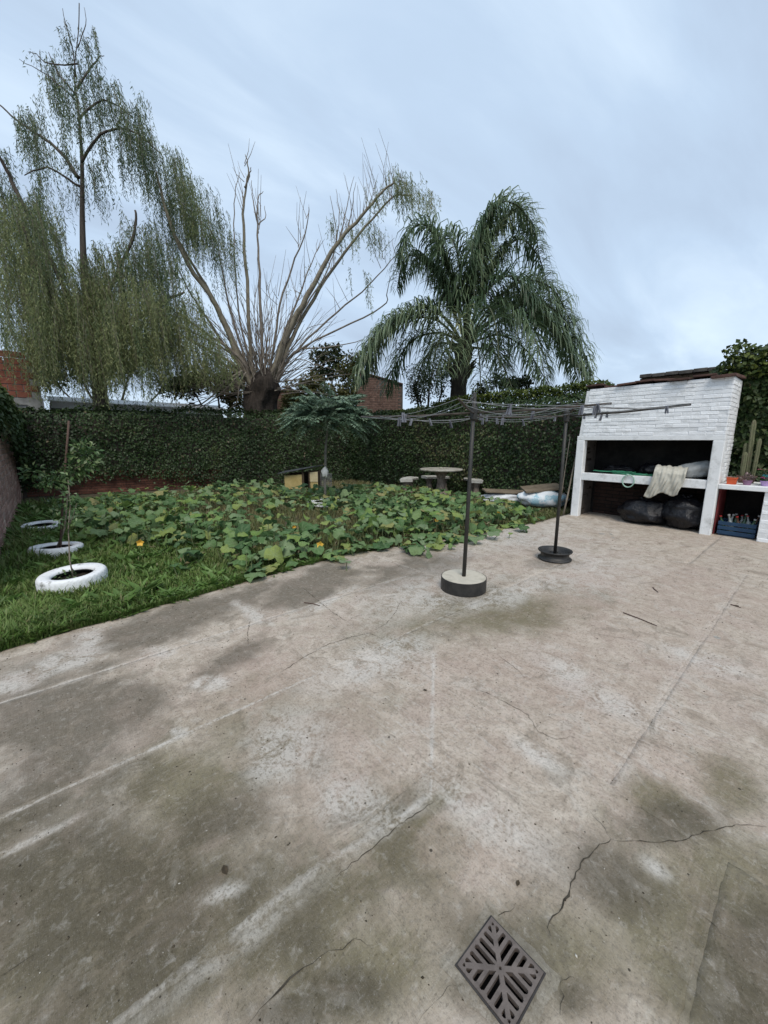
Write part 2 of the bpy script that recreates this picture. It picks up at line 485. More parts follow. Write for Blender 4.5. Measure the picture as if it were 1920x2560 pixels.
# ------------------------------------------------------------------ patio
def patio_material():
    m, nt, b, out = new_mat('patio_concrete')
    geo = nt.nodes.new('ShaderNodeNewGeometry'); pos = geo.outputs['Position']
    def att(n):
        a = nt.nodes.new('ShaderNodeAttribute'); a.attribute_name = n; return a.outputs['Fac']
    def streak(rot, sc, scale, det=6):
        mpn = nt.nodes.new('ShaderNodeMapping'); mpn.inputs['Rotation'].default_value = (0, 0, rot); mpn.inputs['Scale'].default_value = sc
        nt.links.new(pos, mpn.inputs[0]); return noise_node(nt, scale, det, 0.72, mpn.outputs[0], 1.2).outputs['Fac']
    n_big = noise_node(nt, 1.6, 8, 0.62, pos, 0.4).outputs['Fac']
    n_mid = noise_node(nt, 7, 10, 0.7, pos, 0.8).outputs['Fac']
    n_fine = noise_node(nt, 55, 8, 0.7, pos).outputs['Fac']
    n_grit = noise_node(nt, 260, 3, 0.6, pos).outputs['Fac']
    s1 = streak(R(9), (1.6, 13, 1), 4.5, 8)
    s2 = streak(R(-9), (13, 1.5, 1), 4.5, 8)
    r = ramp(nt, [(0.30, (0.275, 0.232, 0.184)), (0.48, (0.43, 0.368, 0.302)), (0.66, (0.535, 0.472, 0.396))])
    nt.links.new(n_mid, r.inputs[0]); c = r.outputs[0]
    def contr(x, lo, hi):
        mr = nt.nodes.new('ShaderNodeMapRange'); mr.inputs[1].default_value = lo; mr.inputs[2].default_value = hi
        nt.links.new(x, mr.inputs[0]); return mr.outputs[0]
    # pink pigment left in the screed
    pk = math_node(nt, 'MULTIPLY', att('pink'), contr(n_big, 0.3, 0.6))
    c = mix_col(nt, math_node(nt, 'MULTIPLY', pk, 0.7), c, (0.39, 0.302, 0.25))
    # mossy film
    ol = math_node(nt, 'MULTIPLY', att('olive'), contr(math_node(nt, 'ADD', math_node(nt, 'MULTIPLY', n_mid, 0.6), math_node(nt, 'MULTIPLY', s1, 0.4)), 0.22, 0.50), True)
    c = mix_col(nt, math_node(nt, 'MULTIPLY', ol, 0.78), c, (0.142, 0.128, 0.075))
    # grime and damp, plus contact shadow painted round the dryer bases
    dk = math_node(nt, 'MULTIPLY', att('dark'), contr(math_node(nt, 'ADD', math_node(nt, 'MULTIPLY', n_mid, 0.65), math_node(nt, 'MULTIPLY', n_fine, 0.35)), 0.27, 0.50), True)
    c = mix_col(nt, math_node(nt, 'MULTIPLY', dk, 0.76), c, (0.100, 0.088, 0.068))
    # lime and worn cement
    pl = math_node(nt, 'MULTIPLY', att('pale'), contr(math_node(nt, 'ADD', math_node(nt, 'MULTIPLY', n_fine, 0.4), math_node(nt, 'MULTIPLY', n_mid, 0.6)), 0.42, 0.52), True)
    c = mix_col(nt, math_node(nt, 'MULTIPLY', pl, 0.72), c, (0.56, 0.53, 0.485))
    # worn and peeled layers of the screed, with hard rims
    l1 = noise_node(nt, 1.9, 12, 0.66, pos, 1.3).outputs['Fac']; l2 = noise_node(nt, 4.2, 12, 0.68, pos, 1.0).outputs['Fac']; l3 = noise_node(nt, 3.1, 12, 0.70, pos, 1.6).outputs['Fac']
    clean = math_node(nt, 'SUBTRACT', 1.0, math_node(nt, 'MULTIPLY', math_node(nt, 'MAXIMUM', att('dark'), att('olive')), 0.72), True)
    c = mix_col(nt, math_node(nt, 'MULTIPLY', math_node(nt, 'MULTIPLY', contr(l1, 0.52, 0.56), 0.34), clean), c, (0.40, 0.32, 0.272))
    c = mix_col(nt, math_node(nt, 'MULTIPLY', math_node(nt, 'MULTIPLY', contr(l2, 0.57, 0.61), 0.34), clean), c, (0.50, 0.465, 0.41))
    c = mix_col(nt, math_node(nt, 'MULTIPLY', contr(l3, 0.43, 0.38), 0.34), c, (0.155, 0.138, 0.108))
    # trowel streaks
    st = math_node(nt, 'ADD', math_node(nt, 'MULTIPLY', contr(s1, 0.555, 0.63), att('sta')), math_node(nt, 'MULTIPLY', contr(s2, 0.555, 0.63), att('stb')), True)
    c = mix_col(nt, math_node(nt, 'MULTIPLY', math_node(nt, 'MULTIPLY', st, 0.42), clean), c, (0.58, 0.555, 0.51))
    sd = math_node(nt, 'ADD', math_node(nt, 'MULTIPLY', contr(s2, 0.43, 0.36), att('stb')), math_node(nt, 'MULTIPLY', contr(s1, 0.43, 0.36), att('sta')), True)
    c = mix_col(nt, math_node(nt, 'MULTIPLY', sd, 0.5), c, (0.20, 0.18, 0.148))
    c = mix_col(nt, math_node(nt, 'MULTIPLY', contr(n_fine, 0.50, 0.33), 0.5), c, (0.15, 0.135, 0.115))
    c = mix_col(nt, math_node(nt, 'MULTIPLY', contr(n_grit, 0.62, 0.72), 0.35), c, (0.46, 0.44, 0.4))
    c = mix_col(nt, math_node(nt, 'MULTIPLY', contr(n_grit, 0.38, 0.28), 0.5), c, (0.09, 0.08, 0.07))
    n_g2 = noise_node(nt, 24, 7, 0.75, pos, 0.5).outputs['Fac']
    c = mix_col(nt, math_node(nt, 'MULTIPLY', contr(n_g2, 0.48, 0.34), 0.5), c, mix_col(nt, 0.5, c, (0.07, 0.06, 0.045)))
    c = mix_col(nt, math_node(nt, 'MULTIPLY', contr(n_g2, 0.55, 0.68), 0.22), c, (0.60, 0.57, 0.52))
    n_sp = noise_node(nt, 95, 4, 0.7, pos).outputs['Fac']
    c = mix_col(nt, math_node(nt, 'MULTIPLY', contr(n_sp, 0.44, 0.32), 0.7), c, mix_col(nt, 0.6, c, (0.05, 0.045, 0.035)))
    c = mix_col(nt, math_node(nt, 'MULTIPLY', contr(n_sp, 0.62, 0.74), 0.18), c, (0.62, 0.60, 0.56))
    # pits
    vo = nt.nodes.new('ShaderNodeTexVoronoi'); vo.inputs['Scale'].default_value = 15; nt.links.new(pos, vo.inputs['Vector'])
    sepc = nt.nodes.new('ShaderNodeSeparateColor'); nt.links.new(vo.outputs['Color'], sepc.inputs[0])
    pit = math_node(nt, 'MULTIPLY', math_node(nt, 'LESS_THAN', vo.outputs['Distance'], math_node(nt, 'MULTIPLY', sepc.outputs[1], 0.10)), math_node(nt, 'GREATER_THAN', sepc.outputs[0], 0.66))
    c = mix_col(nt, math_node(nt, 'MULTIPLY', pit, 0.8), c, (0.05, 0.045, 0.04))
    bc = nt.nodes.new('ShaderNodeBrightContrast'); bc.inputs['Contrast'].default_value = 0.11; bc.inputs['Bright'].default_value = 0.02
    nt.links.new(c, bc.inputs['Color'])
    c = mix_col(nt, 1.0, bc.outputs[0], (0.99, 0.985, 0.99), 'MULTIPLY')
    nt.links.new(c, b.inputs['Base Color'])
    b.inputs['Roughness'].default_value = 0.78; b.inputs['Specular IOR Level'].default_value = 0.3
    h = math_node(nt, 'ADD', math_node(nt, 'MULTIPLY', n_mid, 0.8), math_node(nt, 'MULTIPLY', n_fine, 0.35))
    h = math_node(nt, 'ADD', h, math_node(nt, 'MULTIPLY', s2, 0.5))
    h = math_node(nt, 'ADD', h, math_node(nt, 'MULTIPLY', n_grit, 0.08))
    h = math_node(nt, 'SUBTRACT', h, math_node(nt, 'MULTIPLY', pit, 0.5))
    bp = nt.nodes.new('ShaderNodeBump'); bp.inputs['Strength'].default_value = 0.75; bp.inputs['Distance'].default_value = 0.012
    nt.links.new(h, bp.inputs['Height']); nt.links.new(bp.outputs[0], b.inputs['Normal'])
    return m

M_patio = patio_material()
M_joint = mat('joint_mortar', (0.20, 0.185, 0.16), (0.42, 0.40, 0.36), 14, 0.9, 0.6, 90)
M_crack = mat('crack_dirt', (0.022, 0.018, 0.013), (0.085, 0.073, 0.055), 20, 1.0, 0.3, 100)

patio = thing('patio', None, None, (0, 0, 0), kind='structure')
GC = (0.83, 0.43)       # drain centre
GH = 0.089

def ell(px, py, cx, cy, rx, ry, rot=0.0, soft=0.5, seed=0):
    """a blotch with a ragged rim"""
    dx_, dy_ = px - cx, py - cy
    u = (dx_ * math.cos(rot) + dy_ * math.sin(rot)) / rx; v = (-dx_ * math.sin(rot) + dy_ * math.cos(rot)) / ry
    d = np.hypot(u, v) + RAG
    return np.clip((1 + soft * 0.5 - d) / (soft * 1.25), 0, 1)

def stains_and_shade(P):
    global RAG
    px, py = project(P)
    b, a = P[:, 0], P[:, 1]
    RAG = 1.5 * (fbm(b, a, 2.2, 140, 5) - 0.5) + 0.9 * (fbm(b, a, 7.0, 150, 4) - 0.5)
    dark = np.zeros(len(P)); pale = dark.copy(); pink = dark.copy(); olive = dark.copy()
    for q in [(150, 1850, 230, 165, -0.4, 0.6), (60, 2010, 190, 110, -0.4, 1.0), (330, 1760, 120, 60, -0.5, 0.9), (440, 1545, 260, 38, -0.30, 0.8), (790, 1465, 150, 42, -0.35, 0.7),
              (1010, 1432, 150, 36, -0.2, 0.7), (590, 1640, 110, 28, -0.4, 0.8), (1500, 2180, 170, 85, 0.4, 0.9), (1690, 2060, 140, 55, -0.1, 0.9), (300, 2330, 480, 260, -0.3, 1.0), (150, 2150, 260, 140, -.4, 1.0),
              (1890, 2420, 170, 190, 0.3, 1.0), (1165, 1482, 84, 22, 0, .8), (1386, 1408, 60, 16, 0, .8), (1250, 2440, 150, 150, 0, 1.0), (880, 2480, 110, 60, 0, 1), (1440, 2490, 60, 60, 0.3, 0.8), (60, 1690, 130, 40, -0.3, 1.0), (560, 2050, 200, 90, -0.4, 1.2), (700, 2540, 120, 60, 0, 1)]:  # the flat ellipses at the dryer bases paint in their contact shadow
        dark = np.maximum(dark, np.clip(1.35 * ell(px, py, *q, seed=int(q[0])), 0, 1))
    for q in [(700, 1890, 120, 85, -0.5, 0.7), (850, 1995, 95, 75, 0.3, 0.8), (520, 1708, 60, 17, -0.2, 0.5), (400, 1633, 32, 13, -0.1, 0.5), (150, 1655, 85, 24, -0.25, 0.6),
              (225, 1590, 30, 40, 0.2, 0.7), (1135, 1985, 26, 60, -0.45, 0.6), (1240, 2050, 170, 50, 0.6, 1.2), (1290, 1340, 190, 36, -0.1, 0.9), (1060, 1500, 170, 60, -0.2, 1.1), (450, 1828, 26, 9, 0, 0.4),
              (960, 1640, 160, 40, -0.4, 0.9), (1290, 1480, 160, 26, -0.3, 0.8), (1480, 1420, 120, 60, 0, 1.2), (1430, 1690, 130, 30, 0.5, 0.9), (1560, 1770, 110, 28, 0.5, 0.9), (640, 1540, 60, 14, 0.5, .6), (830, 1500, 80, 10, -0.5, .6), (30, 1700, 70, 25, -.3, .7),
              (1330, 1880, 90, 22, 0.6, 0.7), (60, 2110, 200, 9, -0.45, .7), (560, 2230, 60, 20, -.4, .8), (1750, 1650, 130, 20, 0.3, 0.9), (1640, 2170, 50, 20, 0.6, .8)]:
        pale = np.maximum(pale, 0.9 * ell(px, py, *q, seed=int(q[0]) + 3))
    for q in [(610, 1690, 260, 85, -0.35, 1.0), (1400, 1700, 420, 210, 0.1, 1.2), (1210, 2160, 170, 110, 0, 1.0), (1560, 1480, 330, 90, 0.1, 1.2), (1680, 1930, 220, 110, 0.1, 1.0), (860, 1960, 200, 160, 0, 1.2), (420, 2200, 160, 120, -.4, 1.2), (1000, 2150, 180, 120, 0, 1)]:
        pink = np.maximum(pink, ell(px, py, *q, seed=int(q[1])))
    for q in [(250, 2380, 700, 380, -0.3, 1.0), (1790, 2330, 320, 330, 0.4, 0.9), (500, 1960, 260, 130, -0.4, 1.0), (1180, 1540, 260, 60, -0.1, 1.0), (1020, 2060, 130, 26, -0.65, 0.8), (700, 2330, 330, 130, -0.6, 1.0),
              (1650, 2000, 120, 60, 0.4, 1.0), (1850, 1980, 110, 80, 0.5, 1.0), (900, 2430, 300, 150, 0, 1.2), (1400, 2400, 260, 150, 0, 1.3), (1060, 1560, 90, 50, 0, 1.0)]:
        olive = np.maximum(olive, np.clip(1.35 * ell(px, py, *q, seed=int(q[1]) + 9), 0, 1))
    # cement smeared along the joints and the old diagonal repair
    w = 0.15 + 1.7 * fbm(b, a, 6.0, 21) ** 1.5
    gate = np.clip(3.2 * (fbm(b, a, 3.2, 23) - 0.24), 0.4, 1)
    for ln, wd, k in [([(-0.6, 3.05), (1.2, 3.05), (3.2, 3.02)], 0.035, 0.7), ([(-0.6, 2.06), (1.75, 2.06), (6, 2.08)], 0.036, 0.65), ([(-0.6, 1.06), (1.1, 0.95)], 0.055, 0.62), ([(1.1, 0.95), (1.98, 1.72)], 0.028, 0.8),
                      ([(1.75, 2.06), (1.78, 1.4), (1.82, 0.45)], 0.025, 0.45), ([(1.75, 0.45), (6, 0.47)], 0.06, 0.5), ([(3.2, 4), (3.2, 2.1)], 0.03, 0.4)]:
        d = seg_dist(b, a, ln)
        pale = np.maximum(pale, k * gate * np.clip(1.3 - d / (0.8 * wd * w), 0, 1))
    dark *= np.clip(1 - pale * 0.6, 0, 1)
    sta = 0.7 * np.clip(3.0 * (fbm(b, a, 1.1, 51) - 0.38), 0, 1) * np.clip(1 - (b - 0.5) / 0.4, 0, 1)
    stb = np.clip(2.8 * (fbm(b, a, 0.9, 57) - 0.30), 0, 1) * np.clip((b - 0.7) / 0.5, 0, 1)
    return dict(dark=dark, pale=pale, pink=pink, olive=olive, sta=sta, stb=stb)

def slab(b0, b1, a0, a1, edge=False, step=0.03, z0=0.0, hole=False):
    nb = max(2, int((b1 - b0) / step)); na = max(2, int((a1 - a0) / step))
    B, T = np.meshgrid(np.linspace(b0, b1, nb + 1), np.linspace(0, 1, na + 1))
    jag0 = 0.012 * (fbm(B, B * 0 + a0, 9, 2) - 0.5); 
    top = EDGE(B) if edge else a1 + 0.012 * (fbm(B, B * 0 + a1, 9, 2) - 0.5)
    A = (a0 + jag0) * (1 - T) + top * T
    Z = z0 + 0.014 * (fbm(B, A, 1.3, 31) - 0.5) + 0.004 * (fbm(B, A, 9, 33) - 0.5)
    V = np.stack([B, A, Z], -1).reshape(-1, 3)
    n = nb + 1
    i = (np.arange(na)[:, None] * n + np.arange(nb)[None]).ravel()
    F = np.stack([i, i + 1, i + n + 1, i + n], 1)
    if hole:
        cx = V[F].mean(1)
        F = F[~((abs(cx[:, 0] - GC[0]) < GH - 0.004) & (abs(cx[:, 1] - GC[1]) < GH - 0.004))]
    # sides
    lo = V.copy(); lo[:, 2] = -0.09
    k = len(V)
    rim = np.concatenate([np.arange(n), np.arange(1, na + 1) * n + nb, (na * n + np.arange(nb - 1, -1, -1)), np.arange(na - 1, 0, -1) * n])
    S = np.stack([rim, np.roll(rim, -1), len(V) + np.roll(np.arange(len(rim)), -1), len(V) + np.arange(len(rim))], 1)[:, ::-1]
    V2 = np.concatenate([V, lo[rim]])
    at = stains_and_shade(V2)
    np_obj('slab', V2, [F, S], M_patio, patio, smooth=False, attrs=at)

g = 0.0
rows_l = [-3.0, 0.05, 1.05, 2.06, 3.05]
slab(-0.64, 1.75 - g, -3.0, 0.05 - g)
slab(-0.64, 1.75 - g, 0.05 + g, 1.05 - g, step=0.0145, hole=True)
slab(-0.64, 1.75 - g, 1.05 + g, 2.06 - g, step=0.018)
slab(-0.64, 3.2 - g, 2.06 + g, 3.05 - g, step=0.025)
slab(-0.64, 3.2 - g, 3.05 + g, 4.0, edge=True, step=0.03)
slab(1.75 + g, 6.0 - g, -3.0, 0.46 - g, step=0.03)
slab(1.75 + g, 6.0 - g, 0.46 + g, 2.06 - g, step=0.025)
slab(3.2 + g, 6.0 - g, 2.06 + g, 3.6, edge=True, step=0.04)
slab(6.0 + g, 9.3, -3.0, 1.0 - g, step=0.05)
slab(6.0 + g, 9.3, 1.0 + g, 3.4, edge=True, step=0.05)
jm = MB()
xs = np.linspace(-0.64, 9.3, 40)
V = [(x, -3, -0.010) for x in xs] + [(x, float(EDGE(x)) - 0.03, -0.010) for x in xs]
F = [(i, i + 1, 41 + i, 40 + i) for i in range(39)]
jm.add(V, F)
# leave the drain pit open
jm2 = MB()
hx = GH - 0.002
for (x0, x1, y0, y1) in [(-0.64, GC[0] - hx, -3, 3.4), (GC[0] + hx, 9.3, -3, 3.4), (GC[0] - hx, GC[0] + hx, -3, GC[1] - hx), (GC[0] - hx, GC[0] + hx, GC[1] + hx, 3.4)]:
    jm2.add([(x0, y0, -0.005), (x1, y0, -0.005), (x1, y1, -0.005), (x0, y1, -0.005)], [(0, 1, 2, 3)])
xs = np.linspace(-0.64, 9.3, 40)
jm2.add([(x, 3.4, -0.005) for x in xs] + [(x, float(EDGE(x)) - 0.03, -0.005) for x in xs], [(i, i + 1, 41 + i, 40 + i) for i in range(39)])
jm2.build('joint_bed', M_joint, patio)

def patio_z(x, y):
    x = np.array([x]); y = np.array([y])
    return float((0.014 * (fbm(x, y, 1.3, 31) - 0.5) + 0.004 * (fbm(x, y, 9, 33) - 0.5))[0])

def seam(pts, w, seed, pale, lift=0.003, gaps=-0.22):
    """ragged cement seam along a joint"""
    rr = random.Random(seed)
    P = []
    for (x0, y0), (x1, y1) in zip(pts[:-1], pts[1:]):
        n = max(2, int(math.hypot(x1 - x0, y1 - y0) / 0.02))
        P += [(x0 + (x1 - x0) * i / n, y0 + (y1 - y0) * i / n) for i in range(n)]
    P.append(pts[-1])
    V, F, run = [], [], []
    def flush():
        if len(run) > 4:
            k = len(V)
            for r_ in run: V.extend(r_)
            F.extend([(k + 3 * i + q, k + 3 * i + q + 1, k + 3 * i + q + 4, k + 3 * i + q + 3) for i in range(len(run) - 1) for q in (0, 1)])
        run.clear()
    for i, (x, y) in enumerate(P):
        q0, q1 = P[max(i - 1, 0)], P[min(i + 1, len(P) - 1)]
        t = Vector((q1[0] - q0[0], q1[1] - q0[1], 0)).normalized(); n_ = Vector((-t.y, t.x, 0))
        on = mnoise.noise(Vector((x * 1.7, y * 1.7, seed))) + 0.35 * mnoise.noise(Vector((x * 9, y * 9, seed)))
        if on < gaps: flush(); continue
        ww = w * (0.45 + 0.55 * min(1, max(0, on + 0.4))) * rr.uniform(0.75, 1.2)
        c = Vector((x, y, 0)) + n_ * (0.35 * w * mnoise.noise(Vector((x * 4, y * 4, seed + 3))))
        a_, b_ = c - n_ * ww, c + n_ * ww * rr.uniform(0.7, 1.2)
        run.append(((a_.x, a_.y, patio_z(a_.x, a_.y) + 0.0004), (c.x, c.y, patio_z(c.x, c.y) + lift), (b_.x, b_.y, patio_z(b_.x, b_.y) + 0.0004)))
    flush()
    if not V: return
    V = np.array(V); at = stains_and_shade(V)
    mid = np.tile(np.array([0.35, 1.0, 0.35]), len(V) // 3)
    at['pale'] = np.clip(at['pale'] * (0.5 if pale < 0.2 else 0.8) + pale * mid, 0, 1); at['dark'] = at['dark'] * 0.8
    np_obj('joint_seam', V, np.array(F), M_patio, patio, smooth=True, attrs=at)
for k, (ln, w_, pl__, gp) in enumerate([([(-0.62, 3.05), (1.2, 3.05), (3.2, 3.05)], 0.013, 0.35, -9), ([(-0.62, 2.06), (1.75, 2.06)], 0.016, 0.55, -9), ([(1.75, 2.06), (6.0, 2.06)], 0.016, 0.3, -9),
        ([(-0.62, 1.05), (1.76, 1.05)], 0.014, 0.05, -9), ([(-0.6, 1.08), (0.5, 1.03), (1.1, 0.95)], 0.026, 0.55, -0.3), ([(1.1, 0.95), (1.98, 1.72)], 0.012, 0.65, -0.5), ([(1.75, 0.46), (6.0, 0.46)], 0.016, 0.15, -9),
        ([(-0.6, 0.93), (0.3, 0.97), (1.1, 0.93)], 0.012, 0.4, -0.1), ([(1.75, -0.6), (1.75, 2.07)], 0.014, 0.05, -9), ([(3.2, 2.05), (3.2, 4.05)], 0.014, 0.1, -9), ([(6.0, -0.5), (6.0, 3.5)], 0.018, 0.1, -9), ([(6.0, 1.0), (9.3, 1.0)], 0.018, 0.1, -9), ([(-0.62, 0.05), (1.75, 0.05)], 0.014, 0.05, -9)]):
    seam(ln, w_, 60 + k, pl__, 0.003 if pl__ > 0.2 else 0.0012, gp)

def crack(pxs, w=0.004, seed=0):
    pts = [G(*p) for p in pxs]
    # subdivide with wobble
    fine = []
    rr = random.Random(seed)
    for p, q in zip(pts[:-1], pts[1:]):
        n = max(2, int((q - p).length / 0.02))
        side = Vector((-(q - p).y, (q - p).x, 0)); side = side.normalized() if side.length else side
        for i in range(n):
            t = i / n
            fine.append(p.lerp(q, t) + side * rr.uniform(-1, 1) * 0.0045)
    fine.append(pts[-1])
    V, F = [], []
    for i, p in enumerate(fine):
        t = fine[min(i + 1, len(fine) - 1)] - fine[max(i - 1, 0)]
        s_ = Vector((-t.y, t.x, 0)).normalized()
        taper = min(1, min(i, len(fine) - 1 - i) / 6 + 0.15)
        ww = w * 0.62 * taper * rr.uniform(0.15, 1.25)
        z = patio_z(p.x, p.y) + 0.0022
        V += [(p.x - s_.x * ww, p.y - s_.y * ww, z), (p.x + s_.x * ww, p.y + s_.y * ww, z)]
    F = [(2 * i, 2 * i + 1, 2 * i + 3, 2 * i + 2) for i in range(len(fine) - 1)]
    m = MB(); m.add(V, F); m.build('crack', M_crack, patio)

for k, (pl_, w_) in enumerate([
    ([(1915, 2066), (1840, 2063), (1760, 2080), (1700, 2100), (1620, 2106), (1530, 2100)], 0.0030),
    ([(1530, 2100), (1500, 2112), (1462, 2150), (1440, 2182), (1420, 2240), (1385, 2295), (1367, 2325)], 0.0060),
    ([(1530, 2098), (1500, 2060), (1470, 2022)], 0.0028),
    ([(1200, 2318), (1232, 2298), (1262, 2282), (1286, 2270)], 0.0036),
    ([(618, 2558), (650, 2520), (690, 2478), (760, 2420), (820, 2378)], 0.0050),
    ([(820, 2378), (858, 2377), (885, 2350), (935, 2364)], 0.0034),
    ([(820, 2378), (812, 2340)], 0.002),
    ([(1096, 1996), (1060, 2024), (1000, 2064), (930, 2120), (880, 2160), (840, 2195)], 0.0034),
    ([(700, 1682), (760, 1642), (820, 1610), (880, 1592), (922, 1583), (962, 1600)], 0.0042),
    ([(922, 1583), (965, 1560), (990, 1530), (1002, 1500)], 0.0036),
    ([(870, 1556), (830, 1530), (800, 1506), (755, 1468)], 0.0042),
    ([(870, 1556), (880, 1545), (910, 1535)], 0.003),
    ([(627, 1548), (619, 1580), (621, 1616)], 0.0040),
    ([(1728, 2268), (1780, 2308), (1800, 2330), (1848, 2352)], 0.0030),
    ([(1398, 2455), (1416, 2452), (1436, 2444)], 0.0030), ([(1398, 2455), (1408, 2490), (1400, 2540)], 0.0034),
    ([(1246, 1640), (1300, 1680), (1312, 1702)], 0.0030),
    ([(1180, 1720), (1240, 1745), (1320, 1790), (1345, 1832), (1392, 1852), (1432, 1842)], 0.0024),
    ([(1290, 2198), (1294, 2220)], 0.005), ([(1366, 2318), (1376, 2340)], 0.004),
    ([(0, 2446), (40, 2420), (90, 2385)], 0.003),
    ([(1040, 2560), (1120, 2470), (1140, 2465)], 0.002), ([(960, 2130), (950, 2170), (956, 2200)], 0.0018)]):
    crack(pl_, w_, k)

# loose grit, crumbs of cement and plant litter lying on the slabs
def grit():
    r = np.random.default_rng(88); n = 5200
    x = -0.6 + 7.5 * r.random(n) ** 1.3; y = 0.2 + 3.7 * r.random(n)
    k = (y < EDGE(x) - 0.03) & (r.random(n) < np.clip(2.6 * fbm(x, y, 1.6, 87) - 0.55, 0.08, 1)) & ~((abs(x - GC[0]) < GH + 0.02) & (abs(y - GC[1]) < GH + 0.02))
    x, y = x[k], y[k]; n = len(x)
    z = 0.014 * (fbm(x, y, 1.3, 31) - 0.5) + 0.004 * (fbm(x, y, 9, 33) - 0.5)
    sz = 0.0012 + 0.0026 * r.random(n) ** 3 + 0.0004 * np.hypot(x, y)
    O = np.array([(1, 0, 0.3), (0, 1, 0.3), (-1, 0, 0.3), (0, -1, 0.3), (0, 0, 1.0), (0, 0, -0.2)])
    a = r.random(n) * 6.283; st = r.uniform(0.5, 1.8, n)
    V = np.empty((n, 6, 3))
    for i in range(6):
        jx = O[i, 0] * r.uniform(0.7, 1.3, n) * st; jy = O[i, 1] * r.uniform(0.7, 1.3, n)
        V[:, i] = np.stack([x + sz * (jx * np.cos(a) - jy * np.sin(a)), y + sz * (jx * np.sin(a) + jy * np.cos(a)), z + sz * O[i, 2]], 1)
    b = np.arange(n)[:, None] * 6
    F = np.concatenate([b + np.array(t) for t in ((0, 1, 4), (1, 2, 4), (2, 3, 4), (3, 0, 4), (1, 0, 5), (2, 1, 5), (3, 2, 5), (0, 3, 5))])
    m = leaf_mat('grit_bits', [(0, (0.03, 0.025, 0.018)), (0.55, (0.07, 0.055, 0.035)), (0.75, (0.20, 0.17, 0.13)), (1, (0.55, 0.52, 0.46))], 0.9, 0.0, 0.2)
    tag(np_obj('grit', V.reshape(-1, 3), F, m, patio, attrs={'rnd': np.repeat(r.random(n), 6)}), kind='stuff')
grit()

# ------------------------------------------------------------------ drain grate
M_iron = mat('cast_iron', (0.095, 0.077, 0.067), (0.16, 0.132, 0.116), 22, 0.6, 0.3, 200, spec=0.4)
M_black = mat('pit_dark', (0.004, 0.004, 0.004), (0.012, 0.011, 0.01), 10, 1.0, 0)
drain = thing('drain_grate', 'square cast-iron drain grate with radiating slots set in the patio', 'drain', (GC[0], GC[1], 0))
n = 84; cs = 2 * GH / n
sol = np.ones((n, n), bool)
for i in range(n):
    for j in range(n):
        u, v = (i + 0.5) / n * 2 - 1, (j + 0.5) / n * 2 - 1
        au, av = abs(u), abs(v)
        m_, o_ = max(au, av), min(au, av)      # m: towards side, o: across
        sv = v if au >= av else u
        if m_ > 0.90 or m_ - o_ < 0.10: continue
        ph = sv / 0.27
        k_ = round(ph - 0.5) + 0.5 if True else 0
        off = abs(ph - k_) * 0.27
        if m_ < 0.13: continue
        if off < 0.080:
            end = max(0, m_ - 0.86) 
            if off < 0.080 - end * 0.9: sol[i, j] = False
for i in range(n):
    for j in range(n):
        u, v = (i + 0.5) / n * 2 - 1, (j + 0.5) / n * 2 - 1
        if math.hypot(u, v) < 0.05: sol[i, j] = False
        if math.hypot(abs(u) - 0.84, abs(v) - 0.84) < 0.045: sol[i, j] = False
ZT, ZB = 0.012, -0.004
V, F = [], []
idx = {}
def vid(i, j, z):
    k = (i, j, z)
    if k not in idx:
        idx[k] = len(V); V.append((GC[0] - GH + i * cs, GC[1] - GH + j * cs, ZT if z else ZB))
    return idx[k]
for i in range(n):
    for j in range(n):
        if not sol[i, j]: continue
        F.append((vid(i, j, 1), vid(i + 1, j, 1), vid(i + 1, j + 1, 1), vid(i, j + 1, 1)))
        for di, dj, e0, e1 in ((1, 0, (1, 0), (1, 1)), (-1, 0, (0, 1), (0, 0)), (0, 1, (1, 1), (0, 1)), (0, -1, (0, 0), (1, 0))):
            a_, b_ = i + di, j + dj
            if not (0 <= a_ < n and 0 <= b_ < n) or not sol[a_, b_]:
                p, q = (i + e0[0], j + e0[1]), (i + e1[0], j + e1[1])
                F.append((vid(*p, 0), vid(*q, 0), vid(*q, 1), vid(*p, 1)))
mb = MB(); mb.add(V, F); mb.build('grate_plate', M_iron, drain)
fr = MB(); o1, o2 = GH + 0.0008, GH + 0.005
for (x0, x1, y0, y1) in [(-o2, o2, -o2, -o1), (-o2, o2, o1, o2), (-o2, -o1, -o1, o1), (o1, o2, -o1, o1)]:
    fr.box2((GC[0] + x0, GC[1] + y0, -0.01), (GC[0] + x1, GC[1] + y1, 0.0085))
fr.build('grate_frame', mat('frame_iron', (0.03, 0.028, 0.027), (0.06, 0.055, 0.052), 20, 0.8, 0.2), drain)
cv, cf = [], []; nn = 96
for i in range(nn):
    a = 2 * math.pi * i / nn; ca, sa = math.cos(a), math.sin(a); sq_ = 1 / max(abs(ca), abs(sa))
    for f, zz_ in ((GH + 0.004, 0.0055), (GH + 0.011, 0.0042), (GH + 0.018 + 0.016 * (1 + mnoise.noise(Vector((ca * 2.3, sa * 2.3, 1)))) + 0.005 * mnoise.noise(Vector((ca * 9, sa * 9, 4))), 0.0008)):
        X, Y = GC[0] + f * sq_ * ca, GC[1] + f * sq_ * sa
        cv.append((X, Y, patio_z(X, Y) + zz_ + 0.001 * mnoise.noise(Vector((X * 60, Y * 60, 0)))))
for i in range(nn):
    j = (i + 1) % nn
    for k in (0, 1): cf.append((3 * i + k, 3 * i + k + 1, 3 * j + k + 1, 3 * j + k))
cv = np.array(cv); cat_ = stains_and_shade(cv); cat_['olive'] = np.clip(cat_['olive'] + 0.3, 0, 1); cat_['pale'] = cat_['pale'] * 0.4 + 0.25
np_obj('mortar_collar', cv, np.array(cf), M_patio, drain, smooth=True, attrs=cat_)
pt = MB(); q = GH - 0.003
